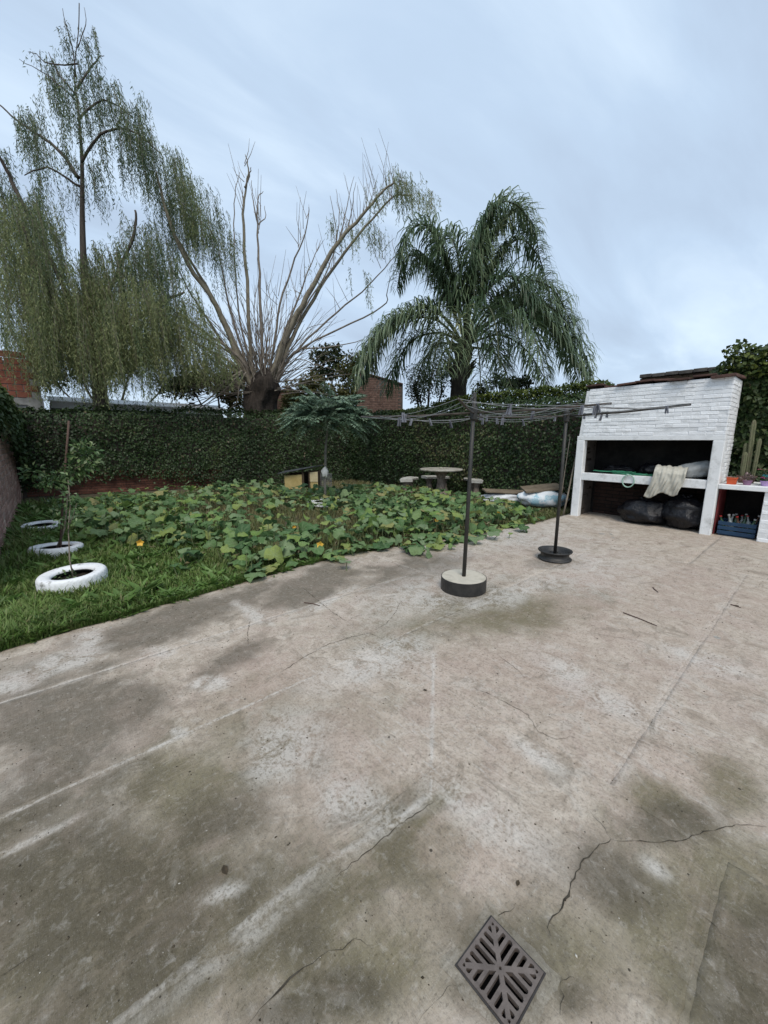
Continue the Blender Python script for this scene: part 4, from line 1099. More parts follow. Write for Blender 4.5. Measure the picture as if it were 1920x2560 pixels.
# pots on the side counter
M_plantleaf = leaf_mat('pot_leaf', [(0, (0.03, 0.06, 0.02)), (0.6, (0.07, 0.12, 0.045)), (1, (0.14, 0.17, 0.07))], 0.5, 0.2)
def pot(x, y, r, h, mt, label, z=0.85, square=False):
    t = thing('flower_pot', label, 'flower pot', (x, y, z))
    m = MB()
    if square:
        m.box((x, y, z + h / 2 - 0.001), (r * 1.75, r * 1.75, h), taper=1.12)
        m.build('pot_body', mt, t, bevel=0.005)
        m = MB(); m.box((x, y, z + h - 0.006), (r * 2.1, r * 2.1, 0.022)); m.build('pot_rim', mt, t, bevel=0.004)
        m = MB(); m.box((x, y, z + h + 0.007), (r * 1.85, r * 1.85, 0.006)); m.build('soil', M_soil, t)
    else:
        m.lathe([(0, 0.001), (r * 0.72, 0.001), (r * 0.93, h * 0.8), (r, h * 0.8), (r, h), (r * 0.9, h), (r * 0.86, h * 0.85), (0, h * 0.85)], 22, (x, y, z))
        m.build('pot_body', mt, t, smooth=False)
        m = MB(); m.disc((x, y, z + h * 0.87), r * 0.87); m.build('soil', M_soil, t)
    return t
def pot_plant(name, c, rad, n, label, mt, size=(0.03, 0.06), seed=0, cat='plant', flowers=None):
    r = np.random.default_rng(seed)
    t = thing(name, label, cat, c)
    d = unit(r.normal(size=(n, 3))); d[:, 2] = np.abs(d[:, 2])
    P = np.array(c) + np.array([0, 0, rad[2] * 0.2]) + d * (0.35 + 0.65 * r.random((n, 1))) * np.array(rad)
    S = r.uniform(*size, n)
    V, F = leaves(P, d + 0.5 * r.normal(size=(n, 3)), np.array([0, 0, 1.0]) + 0.5 * r.normal(size=(n, 3)), S, S * 0.6)
    tag(np_obj('foliage', V, F, mt, t, attrs={'rnd': np.repeat(r.random(n), 4)}), kind='stuff')
    m = MB()
    for k in range(6):
        a = k * 1.05; m.tube([Vector(c), Vector(c) + Vector((rad[0] * 0.4 * math.cos(a), rad[1] * 0.4 * math.sin(a), rad[2] * 0.8))], [0.004, 0.002], 5)
    m.build('stems', M_stick, t)
    if flowers:
        for k in range(flowers[1]):
            a = r.random() * 6.3; q = Vector(c) + Vector((rad[0] * 0.8 * math.cos(a), rad[1] * 0.8 * math.sin(a), rad[2] * (0.8 + 0.45 * r.random())))
            fm = MB()
            for p_ in range(5):
                b_ = p_ * 1.257; dd = Vector((math.cos(b_), math.sin(b_), 0.35)); s2 = Vector((-math.sin(b_), math.cos(b_), 0))
                fm.add([q, q + dd * 0.014 + s2 * 0.010, q + dd * 0.026, q + dd * 0.014 - s2 * 0.010], [(0, 1, 2, 3)])
            fm.build('flower', flowers[0], t)
    return t
M_terra = mat('orange_plastic', (0.50, 0.075, 0.025), (0.60, 0.11, 0.04), 6, 0.55, 0.1)
pot(8.27, 0.98, 0.062, 0.105, M_terra, 'bright orange square flower pot on the side counter', square=True)
pot(8.42, 1.02, 0.055, 0.11, mat('pink_plastic', (0.45, 0.26, 0.25), (0.55, 0.33, 0.32), 6, 0.55, 0.1), 'dusty pink flower pot behind the orange pot')
pot(8.30, 0.80, 0.06, 0.075, mat('mauve_pot', (0.22, 0.12, 0.20), (0.30, 0.17, 0.26), 6, 0.55, 0.1), 'mauve flower pot with a succulent on the side counter')
pot_plant('succulent', (8.30, 0.80, 0.92), (0.085, 0.085, 0.10), 110, 'greyish pink leafy succulent in the mauve pot', leaf_mat('succ', [(0, (0.10, 0.09, 0.07)), (0.6, (0.20, 0.14, 0.14)), (1, (0.30, 0.22, 0.22))], 0.5, 0.1), seed=2, size=(0.02, 0.045))
pot(8.34, 0.58, 0.085, 0.08, mat('lilac_pot', (0.40, 0.26, 0.52), (0.52, 0.36, 0.62), 6, 0.5, 0.1), 'lilac bowl-shaped flower pot near the counter edge')
M_teal = mat('teal_plastic', (0.03, 0.26, 0.33), (0.06, 0.36, 0.42), 6, 0.45, 0.1)
pot(8.52, 0.57, 0.095, 0.165, M_teal, 'teal blue flower pot behind the lilac bowl')
pot(8.24, 0.40, 0.055, 0.11, mat('crimson_plastic', (0.35, 0.02, 0.06), (0.45, 0.03, 0.09), 6, 0.5, 0.1), 'crimson flower pot at the outer corner of the side counter')
pot_plant('flowering_plant', (8.52, 0.60, 0.99), (0.13, 0.15, 0.10), 140, 'small plant with pink blooms in the teal pot', M_plantleaf, seed=5, flowers=(mat('pink_petal', (0.55, 0.15, 0.20), (0.65, 0.25, 0.28), 5, 0.6, 0), 9))
pot_plant('flowering_plant', (8.33, 0.58, 0.92), (0.08, 0.09, 0.05), 60, 'low plant with magenta blooms in the lilac bowl', M_plantleaf, seed=6, flowers=(mat('magenta_petal', (0.42, 0.05, 0.22), (0.55, 0.10, 0.32), 5, 0.6, 0), 6))
# cactus
cac = thing('cactus', 'tall grey-green columnar cactus with four stems behind the flower pots', 'cactus', (8.72, 0.86, 0.85))
M_cac = mat('cactus_skin', (0.085, 0.095, 0.05), (0.15, 0.155, 0.085), 8, 0.7, 0.3, 80, c3=(0.14, 0.12, 0.08))
for (dx_, dy_, h, r_, lean) in [(0.02, 0.0, 0.92, 0.029, 0.03), (0.0, -0.075, 0.62, 0.025, -0.01), (0.05, 0.07, 0.55, 0.026, 0.02), (-0.04, 0.05, 0.40, 0.024, 0.01)]:
    m = MB(); prof = [(r_ * 0.8, 0.0), (r_, 0.12)] + [(r_ * (1 + 0.06 * math.sin(z * 23)), z * h) for z in np.linspace(0.2, 0.9, 9)] + [(r_ * 0.8, h * 0.97), (r_ * 0.35, h), (0.001, h + 0.006)]
    m.lathe(prof, 21, (8.72 + dx_, 0.86 + dy_, 0.95), rfun=lambda r, z, k, j: r * (1.12 if k % 3 == 0 else 0.86))
    m.v = [(p[0] + lean * (p[2] - 0.95) * 0.5, p[1] + lean * (p[2] - 0.95), p[2]) for p in m.v]
    m.build('stem', M_cac, cac, smooth=False)
pt_ = pot(8.72, 0.86, 0.13, 0.12, mat('brown_pot', (0.10, 0.06, 0.045), (0.16, 0.10, 0.08), 6, 0.8, 0.2), 'round brown pot holding the cactus')

# sticks leaning left of the barbecue
for k, (p, q, r_, lab) in enumerate([((8.05, 3.62, 0.0), (8.6, 3.75, 1.62), 0.012, 'thin pale stick leaning on the wall left of the barbecue, farther one'), ((8.02, 3.50, 0.0), (8.28, 3.46, 1.20), 0.018, 'grey wooden stick propped against the left barbecue post')]):
    m = MB(); p, q = Vector(p), Vector(q); m.tube([p, p.lerp(q, 0.3) + Vector((0.01, 0, 0)), p.lerp(q, 0.7) - Vector((0.01, 0.005, 0)), q], [r_, r_ * 0.95, r_ * 0.85, r_ * 0.7], 7)
    tag(m.build('stick', M_stick, None, smooth=True, loc=tuple(p)), lab, 'stick')

# ------------------------------------------------------------------ rotary clothes dryers
M_peg = mat('grey_peg', (0.10, 0.105, 0.125), (0.19, 0.195, 0.22), 6, 0.6, 0.1, objrnd=0.25)
peg_src = []
def make_peg():
    m = MB()
    for s_ in (-1, 1):
        m.add([(s_ * 0.001, -0.006, 0.012), (s_ * 0.009, -0.006, 0.018), (s_ * 0.016, -0.006, -0.055), (s_ * 0.006, -0.006, -0.055),
               (s_ * 0.001, 0.006, 0.012), (s_ * 0.009, 0.006, 0.018), (s_ * 0.016, 0.006, -0.055), (s_ * 0.006, 0.006, -0.055)],
              [(0, 1, 2, 3), (7, 6, 5, 4), (0, 4, 5, 1), (1, 5, 6, 2), (2, 6, 7, 3), (3, 7, 4, 0)])
    return m
def dryer(base, top_z, hub_z, tip_z, R_, rot, name, label, kind, dark_arm=None, n_pegs=14, seed=0, tilt=(0.0, 0.0), peglabel='', lean=(0, 0)):
    rr = random.Random(seed)
    t = thing('clothes_dryer', label, 'clothes dryer', (base[0], base[1], 0), group='rotary clothes dryers')
    x, y = base[0], base[1]
    m = MB(); m.tube([(x, y, 0.06), (x + lean[0] * 0.5, y + lean[1] * 0.5, 1.0), (x + lean[0], y + lean[1], top_z)], [0.021, 0.020, 0.019], 14); m.build('pole', M_dark_metal, t, smooth=True)
    x, y = x + lean[0], y + lean[1]
    m = MB(); m.lathe([(0.024, hub_z - 0.07), (0.036, hub_z - 0.06), (0.036, hub_z + 0.05), (0.024, hub_z + 0.06)], 14, (x, y, 0)); m.build('hub', M_dark_metal, t)
    if kind == 'concrete':
        b_ = MB(); b_.lathe([(0.0, 0.142), (0.225, 0.142), (0.232, 0.136)], 48, (base[0], base[1], 0)); b_.build('base_top', M_concrete_l, t)
        b_ = MB(); b_.lathe([(0.234, 0.0), (0.236, 0.02), (0.236, 0.138), (0.231, 0.141), (0.23, 0.137)], 48, (base[0], base[1], 0)); b_.build('base_band', M_black_steel, t, smooth=False)
    else:
        b_ = MB(); b_.lathe([(0.0, 0.015), (0.15, 0.015), (0.20, 0.004), (0.208, 0.010), (0.208, 0.022), (0.198, 0.030), (0.182, 0.040), (0.174, 0.055), (0.174, 0.080), (0.182, 0.097), (0.200, 0.107), (0.212, 0.120), (0.210, 0.130), (0.202, 0.130), (0.188, 0.116), (0.166, 0.10), (0.158, 0.066), (0.11, 0.064), (0.095, 0.078), (0.05, 0.080), (0.0, 0.080)], 48, (base[0], base[1], 0)); b_.build('wheel_rim', M_black_steel, t, smooth=True)
        for k in range(5):
            a = k * 2 * math.pi / 5; b2 = MB(); b2.lathe([(0.0, 0.0), (0.011, 0.0), (0.011, 0.012), (0.0, 0.014)], 6, (base[0] + 0.07 * math.cos(a), base[1] + 0.07 * math.sin(a), 0.079)); b2.build('wheel_nut', M_dark_metal, t)
    tips = []
    hub = Vector((x, y, hub_z))
    for k in range(4):
        a = rot + k * math.pi / 2
        dz = tilt[0] * math.cos(a) + tilt[1] * math.sin(a)
        tip = Vector((x + R_ * math.cos(a), y + R_ * math.sin(a), tip_z + dz)); tips.append(tip)
        m = MB(); M_ = M_dark_metal if (dark_arm is not None and k in dark_arm) else M_rust
        w_ = 0.015 if (dark_arm is not None and k in dark_arm) else 0.010
        m.tube([hub, hub.lerp(tip, 0.5) + Vector((0, 0, -0.012)), tip], [w_, w_, w_ * 0.9], 8); m.build('arm', M_, t, smooth=True)
        if k % 2 == 0:
            m = MB(); m.tube([Vector((x, y, top_z - 0.03)), hub.lerp(tip, 0.62)], [0.005, 0.005], 6); m.build('stay', M_rust, t)
    segs = []
    for j, f in enumerate((1.0, 0.82, 0.62)):
        m = MB()
        for k in range(4):
            p, q = hub.lerp(tips[k], f), hub.lerp(tips[(k + 1) % 4], f)
            sag = 0.01 + 0.075 * rr.random() ** 2
            pts = [p.lerp(q, i / 8) - Vector((0, 0, sag * 4 * (i / 8) * (1 - i / 8))) for i in range(9)]
            m.tube(pts, 0.0019, 5); segs.append(pts)
        m.build('line', M_wire, t)
    if not peg_src:
        me_m = make_peg(); me = bpy.data.meshes.new('clothes_peg'); me.from_pydata(me_m.v, [], me_m.f); me.materials.append(M_peg); me.update(); peg_src.append(me)
    for k in range(n_pegs):
        pts = rr.choice(segs[:10]); i = rr.randrange(0, 8); p = pts[i].lerp(pts[i + 1], rr.random())
        dd = pts[i + 1] - pts[i]
        o = bpy.data.objects.new('clothes_peg', peg_src[0]); col.objects.link(o)
        o.matrix_world = Matrix.Translation(p) @ Matrix.Rotation(math.atan2(dd.y, dd.x) + math.pi / 2, 4, 'Z') @ Matrix.Rotation(rr.uniform(-0.35, 0.35), 4, 'X') @ Matrix.Scale(1.15, 4)
        tag(o, peglabel, 'clothes peg', peglabel)
    return t

dryer(G(1158, 1472), 2.00, 1.81, 1.83, 1.18, R(31), 'a', 'clothes dryer on a thick round concrete base, nearer of the two poles', 'concrete', n_pegs=13, seed=5, tilt=(0.02, -0.03), peglabel='grey clothes peg on the dryer with the concrete base', lean=(0.03, -0.02))
dryer(G(1386, 1398), 1.98, 1.84, 1.90, 1.25, R(-62), 'b', 'clothes dryer standing in a black wheel rim beside the barbecue', 'rim', dark_arm=(0,), n_pegs=13, seed=8, tilt=(0.03, -0.03), peglabel='grey clothes peg on the dryer with the wheel-rim base')

# ------------------------------------------------------------------ tyre planters
M_tyre = mat('painted_tyre', (0.25, 0.25, 0.23), (0.76, 0.77, 0.78), 11, 0.65, 0.5, 60, rng_pos=(0.30, 0.45))
M_rubber = mat('rubber', (0.01, 0.01, 0.01), (0.03, 0.03, 0.03), 8, 0.8, 0.3)
def tyre(c, r, h, label, tiltx=0.0, tilty=0.0, z=-0.03):
    t = thing('tyre_planter', label, 'tyre', (c[0], c[1], z), group='white painted tyre planters')
    t.rotation_euler = (tiltx, tilty, 0)
    prof = []
    w = h / 2; ri = r * 0.60
    outer = [(r * 0.985, 0.10), (r, 0.22), (r, 0.78), (r * 0.985, 0.90), (r * 0.94, 0.975), (r * 0.86, 1.0), (r * 0.74, 0.985), (r * 0.655, 0.94), (ri, 0.86), (ri * 0.995, 0.80)]
    m = MB()
    m.lathe([(r * 0.86, 0.0), (r * 0.94, 0.025)] + [] + [(a, b_) for a, b_ in outer], 108, (0, 0, 0), rfun=lambda rr_, zz_, k, j: rr_ - (0.013 if (2 <= j <= 5 and (k + (j % 2)) % 3 == 0) else 0.0) )
    m.v = [(p[0] + c[0], p[1] + c[1], p[2] * h + z) for p in m.v]
    m.build('tyre_wall', M_tyre, t, smooth=True)
    m = MB(); m.lathe([(ri * 0.99, 0.80), (ri * 1.02, 0.7), (r * 0.8, 0.6), (r * 0.85, 0.4)], 48); m.v = [(p[0] + c[0], p[1] + c[1], p[2] * h + z) for p in m.v]; m.build('tyre_lining', M_rubber, t, smooth=True)
    V, F = [], []
    m = MB()
    for j in range(8):
        for k in range(28):
            q = (j / 7) * r * 0.85; a = k / 28 * 2 * math.pi
            m.v.append((c[0] + q * math.cos(a), c[1] + q * math.sin(a), z + h * 0.52 + 0.012 * mnoise.noise(Vector((q * 14 * math.cos(a), q * 14 * math.sin(a), 3)))))
    m.f = [(j * 28 + k, j * 28 + (k + 1) % 28, (j + 1) * 28 + (k + 1) % 28, (j + 1) * 28 + k) for j in range(7) for k in range(28)]
    m.build('soil', mat('dark_soil', (0.018, 0.014, 0.010), (0.05, 0.04, 0.028), 20, 1.0, 0.8, 60), t)
    return t
T1, T2, T3 = Vector((0.06, 5.12, 0)), Vector((-0.06, 6.85, 0)), Vector((-0.22, 8.9, 0))
tyre(T1, 0.302, 0.21, 'white painted tyre planter nearest the patio edge with a thin sapling', R(1.5), R(-2), z=-0.035)
tyre(T2, 0.30, 0.165, 'white painted tyre planter in the middle holding the staked citrus sapling', R(-2), R(3.0), z=-0.045)
tyre(T3, 0.28, 0.16, 'farthest white painted tyre planter half hidden by weeds near the brick wall', R(4), 0, z=-0.05)

# ------------------------------------------------------------------ saplings and weeds by the tyres
M_citrus = leaf_mat('citrus_leaf', [(0, (0.04, 0.08, 0.028)), (0.5, (0.08, 0.15, 0.05)), (0.85, (0.16, 0.23, 0.09)), (1, (0.26, 0.30, 0.16))], 0.4, 0.25, 0.4)
def sapling(name, label, base, stems, clusters, lsize=(0.05, 0.09), seed=0, mt=None):
    r = np.random.default_rng(seed)
    t = thing(name, label, 'sapling', base)
    for pts, r0, r1 in stems:
        m = MB(); n_ = len(pts); m.tube(pts, [r0 + (r1 - r0) * i / (n_ - 1) for i in range(n_)], 6); m.build('stem', M_stick, t, smooth=True)
    parts = []
    for (c, rad, n_) in clusters:
        d = unit(r.normal(size=(n_, 3)))
        P = np.array(c) + d * (r.random((n_, 1)) ** 0.5) * rad
        S = r.uniform(*lsize, n_)
        dd = d + 0.6 * r.normal(size=(n_, 3)); dd[:, 2] -= 0.25
        V, F = leaves(P, dd, np.array([0, 0, 1.0]) + 0.6 * r.normal(size=(n_, 3)), S, S * 0.5, 0.2)
        parts.append((V, F, np.repeat(r.random(n_), 4)))
    V, F, rn = cat_leaves(parts)
    tag(np_obj('foliage', V, F, mt or M_citrus, t, attrs={'rnd': rn}), kind='stuff')
    return t
d2 = depth_of(T2.x, T2.y)
sapling('citrus_sapling', 'leafy young citrus tree tied to a stake in the middle tyre', (T2.x, T2.y, 0.06),
        [([T2 + Vector((0, 0, 0.05)), D(162, 1320, d2), D(168, 1250, d2), D(178, 1190, d2 + 0.05), D(205, 1130, d2 + 0.1)], 0.014, 0.005),
         ([D(168, 1250, d2), D(140, 1215, d2 - 0.05), D(100, 1190, d2 - 0.1)], 0.008, 0.003), ([D(172, 1220, d2), D(190, 1170, d2), D(230, 1150, d2 + .1)], 0.006, 0.003)],
        [(D(212, 1140, d2 + 0.1), np.array([0.17, 0.17, 0.22]), 330), (D(190, 1175, d2), np.array([0.14, 0.14, 0.12]), 90), (D(128, 1208, d2 - 0.1), np.array([0.16, 0.16, 0.07]), 150),
         (D(85, 1182, d2 - 0.1), np.array([0.13, 0.13, 0.10]), 60), (D(150, 1190, d2), np.array([0.16, 0.16, 0.06]), 60), (D(130, 1260, d2), np.array([0.18, 0.18, 0.12]), 50)], seed=3)
m = MB(); m.tube([G(150, 1388), D(158, 1240, d2 + 0.05), D(172, 1052, d2 + 0.08)], [0.014, 0.013, 0.012], 8)
o = m.build('stake', M_stake, None, smooth=True, loc=tuple(G(150, 1388))); tag(o, 'thin reddish-brown wooden stake rising above the citrus sapling', 'stake')
d1 = depth_of(T1.x, T1.y)
sapling('thin_sapling', 'spindly pale-stemmed sapling growing from the nearest tyre', (T1.x, T1.y, 0.06),
        [([T1 + Vector((0, 0, 0.05)), D(174, 1400, d1), D(171, 1320, d1), D(176, 1260, d1), D(170, 1200, d1)], 0.009, 0.003),
         ([D(171, 1318, d1), D(183, 1290, d1), D(192, 1258, d1)], 0.004, 0.002)],
        [(D(178, 1320, d1), np.array([0.05, 0.05, 0.05]), 14), (D(186, 1275, d1), np.array([0.05, 0.05, 0.12]), 36), (D(170, 1240, d1), np.array([0.06, 0.06, 0.14]), 36), (D(150, 1300, d1), np.array([0.07, 0.07, 0.10]), 22),
         (D(172, 1195, d1), np.array([0.04, 0.04, 0.08]), 16), (D(165, 1438, d1), np.array([0.10, 0.10, 0.03]), 30)], (0.03, 0.06), seed=4)

# ------------------------------------------------------------------ grass
def lawn():
    r = np.random.default_rng(21)
    N0 = 620000
    u = r.random(N0); 
    x = -0.62 + 9.9 * r.random(N0); y = 3.6 + 9.4 * r.random(N0) ** 1.5
    dist = np.hypot(x, y)
    left = np.clip(1.6 - x / 1.9, 0, 1)
    dens = np.clip((5.2 / dist) ** 1.6, 0.05, 1) * (0.34 + 0.66 * left)
    patch = fbm(x, y, 1.4, 61)
    dens *= np.clip(0.35 + 1.6 * (patch - 0.3), 0.15, 1)
    bare = np.clip((EDGE(x) + 0.02 - y) / 0.02, 0, 1)
    keep = (r.random(N0) < dens) & (y > EDGE(x) + 0.01)
    for T in (T1, T2, T3): keep &= np.hypot(x - T.x, y - T.y) > 0.27
    x, y, left, patch, dist = x[keep], y[keep], left[keep], patch[keep], dist[keep]
    # ragged fringe leaning over the slab edge
    ne = 4200; xe = -0.6 + 5.2 * r.random(ne); ye = EDGE(xe) + 0.03 * r.random(ne) + 0.004
    ke = r.random(ne) < np.clip(4.0 * fbm(xe, xe * 0, 3.5, 99) - 1.5, 0.03, 1); xe, ye = xe[ke], ye[ke]
    x = np.concatenate([x, xe]); y = np.concatenate([y, ye]); left = np.concatenate([left, np.clip(1.6 - xe / 1.9, 0, 1)]); dist = np.hypot(x, y)
    n = len(x)
    h = (0.03 + 0.05 * r.random(n) + 0.17 * np.clip(1.15 - (x + 0.6) / 1.3, 0, 1) * r.random(n) ** 1.5 * np.clip(fbm(x, y, 2.6, 66) * 2.6 - 0.85, 0, 1))
    h *= np.where(y < EDGE(x) + 0.12, 0.75, 1)
    h[-len(xe):] = 0.03 + 0.07 * r.random(len(xe))
    for T in (T1, T2, T3): h += 0.05 * r.random(n) * np.clip(1 - (np.hypot(x - T.x, y - T.y) - 0.27) / 0.25, 0, 1)
    wdt = 0.0018 + 0.0022 * r.random(n) * (1 + left) + 0.0004 * dist
    a = r.random(n) * 2 * np.pi
    a[-len(xe):] = -np.pi / 2 + 0.7 * r.normal(size=len(xe))
    dirx, diry = np.cos(a), np.sin(a); sx, sy = -diry, dirx
    bend = h * r.uniform(0.2, 1.0, n)
    z0 = -0.05 + 0.0 * x
    V = np.zeros((n, 5, 3))
    V[:, 0] = np.stack([x - sx * wdt, y - sy * wdt, z0], 1); V[:, 1] = np.stack([x + sx * wdt, y + sy * wdt, z0], 1)
    mx_, my_ = x + dirx * bend * 0.35, y + diry * bend * 0.35
    V[:, 2] = np.stack([mx_ + sx * wdt * 0.8, my_ + sy * wdt * 0.8, z0 + h * 0.7 + 0.03], 1); V[:, 3] = np.stack([mx_ - sx * wdt * 0.8, my_ - sy * wdt * 0.8, z0 + h * 0.7 + 0.03], 1)
    V[:, 4] = np.stack([x + dirx * bend, y + diry * bend, z0 + h + 0.03], 1)
    b_ = np.arange(n) * 5
    Q = np.stack([b_, b_ + 1, b_ + 2, b_ + 3], 1); T = np.stack([b_ + 3, b_ + 2, b_ + 4], 1)
    rnd = np.clip(0.05 + 0.45 * r.random(n) + 0.25 * (left - 0.5) + 0.9 * (fbm(x, y, 1.9, 67) - 0.35), 0, 1)
    dry = np.clip((0.84 - 0.64 * left + 0.25 * np.clip((y - 6.2) / 2, 0, 1)) * (0.3 + 1.1 * fbm(x, y, 1.7, 63)) + 0.5 * (r.random(n) - 0.5), 0, 1)
    dry = np.where(r.random(n) < 0.05, 0.9, dry)
    return V.reshape(-1, 3), [Q, T], np.repeat(rnd, 5), np.repeat(dry, 5)
V, F, rn, dr = lawn()
M_grass = leaf_mat('grass_blade', [(0, (0.05, 0.098, 0.018)), (0.5, (0.115, 0.205, 0.042)), (1, (0.21, 0.31, 0.08))], 0.5, 0.3, 0.3, dry=(0.22, 0.20, 0.095))
tag(np_obj('grass', V, F, M_grass, attrs={'rnd': rn, 'dry': dr}), 'green and straw-coloured grass growing from the patio edge to the walls', 'grass', kind='stuff')
# broad-leaved weeds along the left
def weeds():
    r = np.random.default_rng(9); parts = []
    spots = []
    for k in range(760):
        x = -0.55 + 2.7 * r.random() ** 1.6; y = float(EDGE(x)) + 0.06 + (8.5 * r.random() ** 1.25)
        if min(math.hypot(x - T.x, y - T.y) for T in (T1, T2, T3)) < 0.34: continue
        spots.append((x, y, r.uniform(0.10, 0.22) * (1.0 + 0.35 * (y > 7)) * (0.6 + 0.8 * fbm(np.array([x]), np.array([y]), 1.8, 68)[0]), int(r.integers(6, 14))))
    for k in range(80):
        x = -0.5 + 4.0 * r.random(); spots.append((x, float(EDGE(x)) + 0.0 + 0.14 * r.random(), r.uniform(0.07, 0.17), 9))
    for x, y, L, n_ in spots:
        a = r.random(n_) * 6.283
        d = np.stack([np.cos(a), np.sin(a), r.uniform(0.25, 1.1, n_)], 1)
        P = np.tile(np.array([x, y, -0.035]), (n_, 1)) + d * 0.015
        S = L * r.uniform(0.6, 1.1, n_)
        V, F = leaves(P, d, np.tile(np.array([0, 0, 1.0]), (n_, 1)) + 0.2 * r.normal(size=(n_, 3)), S, S * r.uniform(0.16, 0.42), 0.25)
        parts.append((V, F, np.repeat(np.clip(r.random(n_) * 0.7 + 0.2 * r.random(), 0, 1), 4)))
    return cat_leaves(parts)
V, F, rn = weeds()
M_weed = leaf_mat('weed_leaf', [(0, (0.05, 0.09, 0.02)), (0.4, (0.10, 0.18, 0.04)), (0.75, (0.16, 0.27, 0.07)), (1, (0.24, 0.30, 0.13))], 0.45, 0.3, 0.35)
tag(np_obj('weeds', V, F, M_weed, attrs={'rnd': rn}), 'low broad-leaved weeds scattered through the grass on the left', 'weeds', kind='stuff')

# ------------------------------------------------------------------ squash patch
def squash_leaf_mesh(seed):
    r = random.Random(seed)
    n_ = 16
    V = [(0, 0, 0)]; vein = [1.0]
    cup = r.uniform(0.0, 0.28); droop = r.uniform(0.05, 0.30); fold = r.choice((0, 0.25, 0.5, -0.3)); tw = r.uniform(0, 6.28)
    lob = [r.uniform(-0.06, 0.06) for _ in range(n_)]
    for ring, f in ((1, 0.52), (2, 1.0)):
        for k in range(n_):
            th = -math.pi + 2 * math.pi * (k + 0.5) / n_
            isv = (k % 2 == 1)
            rad = 0.475 + 0.028 * (1 if isv else -1) + lob[k] * 0.6
            back = abs(abs(th) - math.pi)
            if back < 0.45: rad *= 0.52 + 0.4 * back
            rr_ = rad * f
            if abs(th) < 0.5: rr_ *= 1.10
            z = cup * (f ** 2) * (0.7 + 0.5 * math.sin(th * 2 + tw)) - (0.035 if isv and ring == 1 else 0) + (0.06 * math.sin(th * 4 + tw) if ring == 2 else 0)
            if ring == 2: z -= droop * r.uniform(0.4, 1.3)
            z += fold * abs(rr_ * math.sin(th)) * 0.8
            V.append((rr_ * math.cos(th) + 0.08, rr_ * math.sin(th), z)); vein.append((0.85 if ring == 1 else 0.6) if isv else 0.0)
    F = [(0, 1 + k, 1 + (k + 1) % n_) for k in range(n_)]
    for k in range(n_):
        a, b_ = 1 + k, 1 + (k + 1) % n_; c, d = a + n_, b_ + n_
        F += [(a, c, b_), (b_, c, d)]
    return np.array(V), np.array(F), np.array(vein)
SQ = [(0.0, (0.05, 0.11, 0.042)), (0.22, (0.09, 0.175, 0.06)), (0.45, (0.145, 0.235, 0.09)), (0.65, (0.21, 0.285, 0.155)), (0.80, (0.17, 0.28, 0.065)), (0.92, (0.26, 0.31, 0.09)), (1.0, (0.33, 0.28, 0.13))]
M_squash = leaf_mat('squash_leaf', SQ, 0.6, 0.3, 0.25, objrnd=1, vein=(0.26, 0.32, 0.18), bump=0.6)
sq = thing('squash_vine', 'sprawling squash vine with big rough green leaves across the lawn', 'vine', (3.2, 6.0, -0.03))
variants = [squash_leaf_mesh(k) for k in range(12)]
sq_me = []
for k, (V, F, ve) in enumerate(variants):
    me = np_mesh('leaf', V, F, True, {'rnd': np.full(len(V), 0.0), 'vein': ve}); me.materials.append(M_squash); sq_me.append(me)
POLY = [(130, 1300), (200, 1268), (300, 1250), (420, 1234), (560, 1224), (690, 1226), (720, 1236), (840, 1238), (950, 1234), (1100, 1250), (1250, 1278), (1375, 1305), (1330, 1335), (1290, 1350), (1210, 1368), (1110, 1382), (1040, 1392), (980, 1375), (900, 1385), (870, 1412), (780, 1398), (700, 1440), (640, 1450), (560, 1415), (480, 1440), (430, 1430), (400, 1380), (300, 1372), (230, 1360)]
r = np.random.default_rng(33)
cand = []
XX = 0.2 + 8.6 * r.random(16000); YY = 3.5 + 8.6 * r.random(16000)
pxx, pyy = project(np.stack([XX, YY, np.full(16000, 0.0)], 1))
ok = in_poly(pxx, pyy, POLY)
dn = fbm(XX, YY, 0.75, 90, 3)
prob = np.clip(4.2 * (dn - 0.41), 0.08, 1.0)
prob = np.where(pxx > 900, np.maximum(prob, 0.85), prob)
prob = np.where((pxx < 520) & (pyy > 1360), prob * 0.35, prob)
prob = np.where((YY > 9), prob * 0.5, prob)
ok &= r.random(16000) < prob
XX, YY, pxx, pyy = XX[ok], YY[ok], pxx[ok], pyy[ok]
# blue-noise thinning
order = r.permutation(len(XX)); chosen = []
cell = {}
for i in order:
    x, y = XX[i], YY[i]; dmin = 0.078 + 0.0075 * max(0, y - 5)
    key = (int(x / 0.25), int(y / 0.25)); bad = False
    for ax in range(-1, 2):
        for ay in range(-1, 2):
            for q in cell.get((key[0] + ax, key[1] + ay), []):
                if (q[0] - x) ** 2 + (q[1] - y) ** 2 < dmin ** 2: bad = True; break
    if bad: continue
    cell.setdefault(key, []).append((x, y)); chosen.append((x, y, pxx[i], pyy[i]))
extra = [(868, 1425), (835, 1405), (1045, 1385), (1075, 1392), (1010, 1372), (1130, 1375), (1240, 1350), (1275, 1345), (1310, 1330), (1190, 1362), (465, 1425), (440, 1445), (640, 1438), (600, 1425), (610, 1400), (820, 1380), (790, 1365), (850, 1385)]
for e_ in extra:
    g_ = G(*e_); chosen.append((g_.x, g_.y, e_[0], e_[1]))
leafs = []
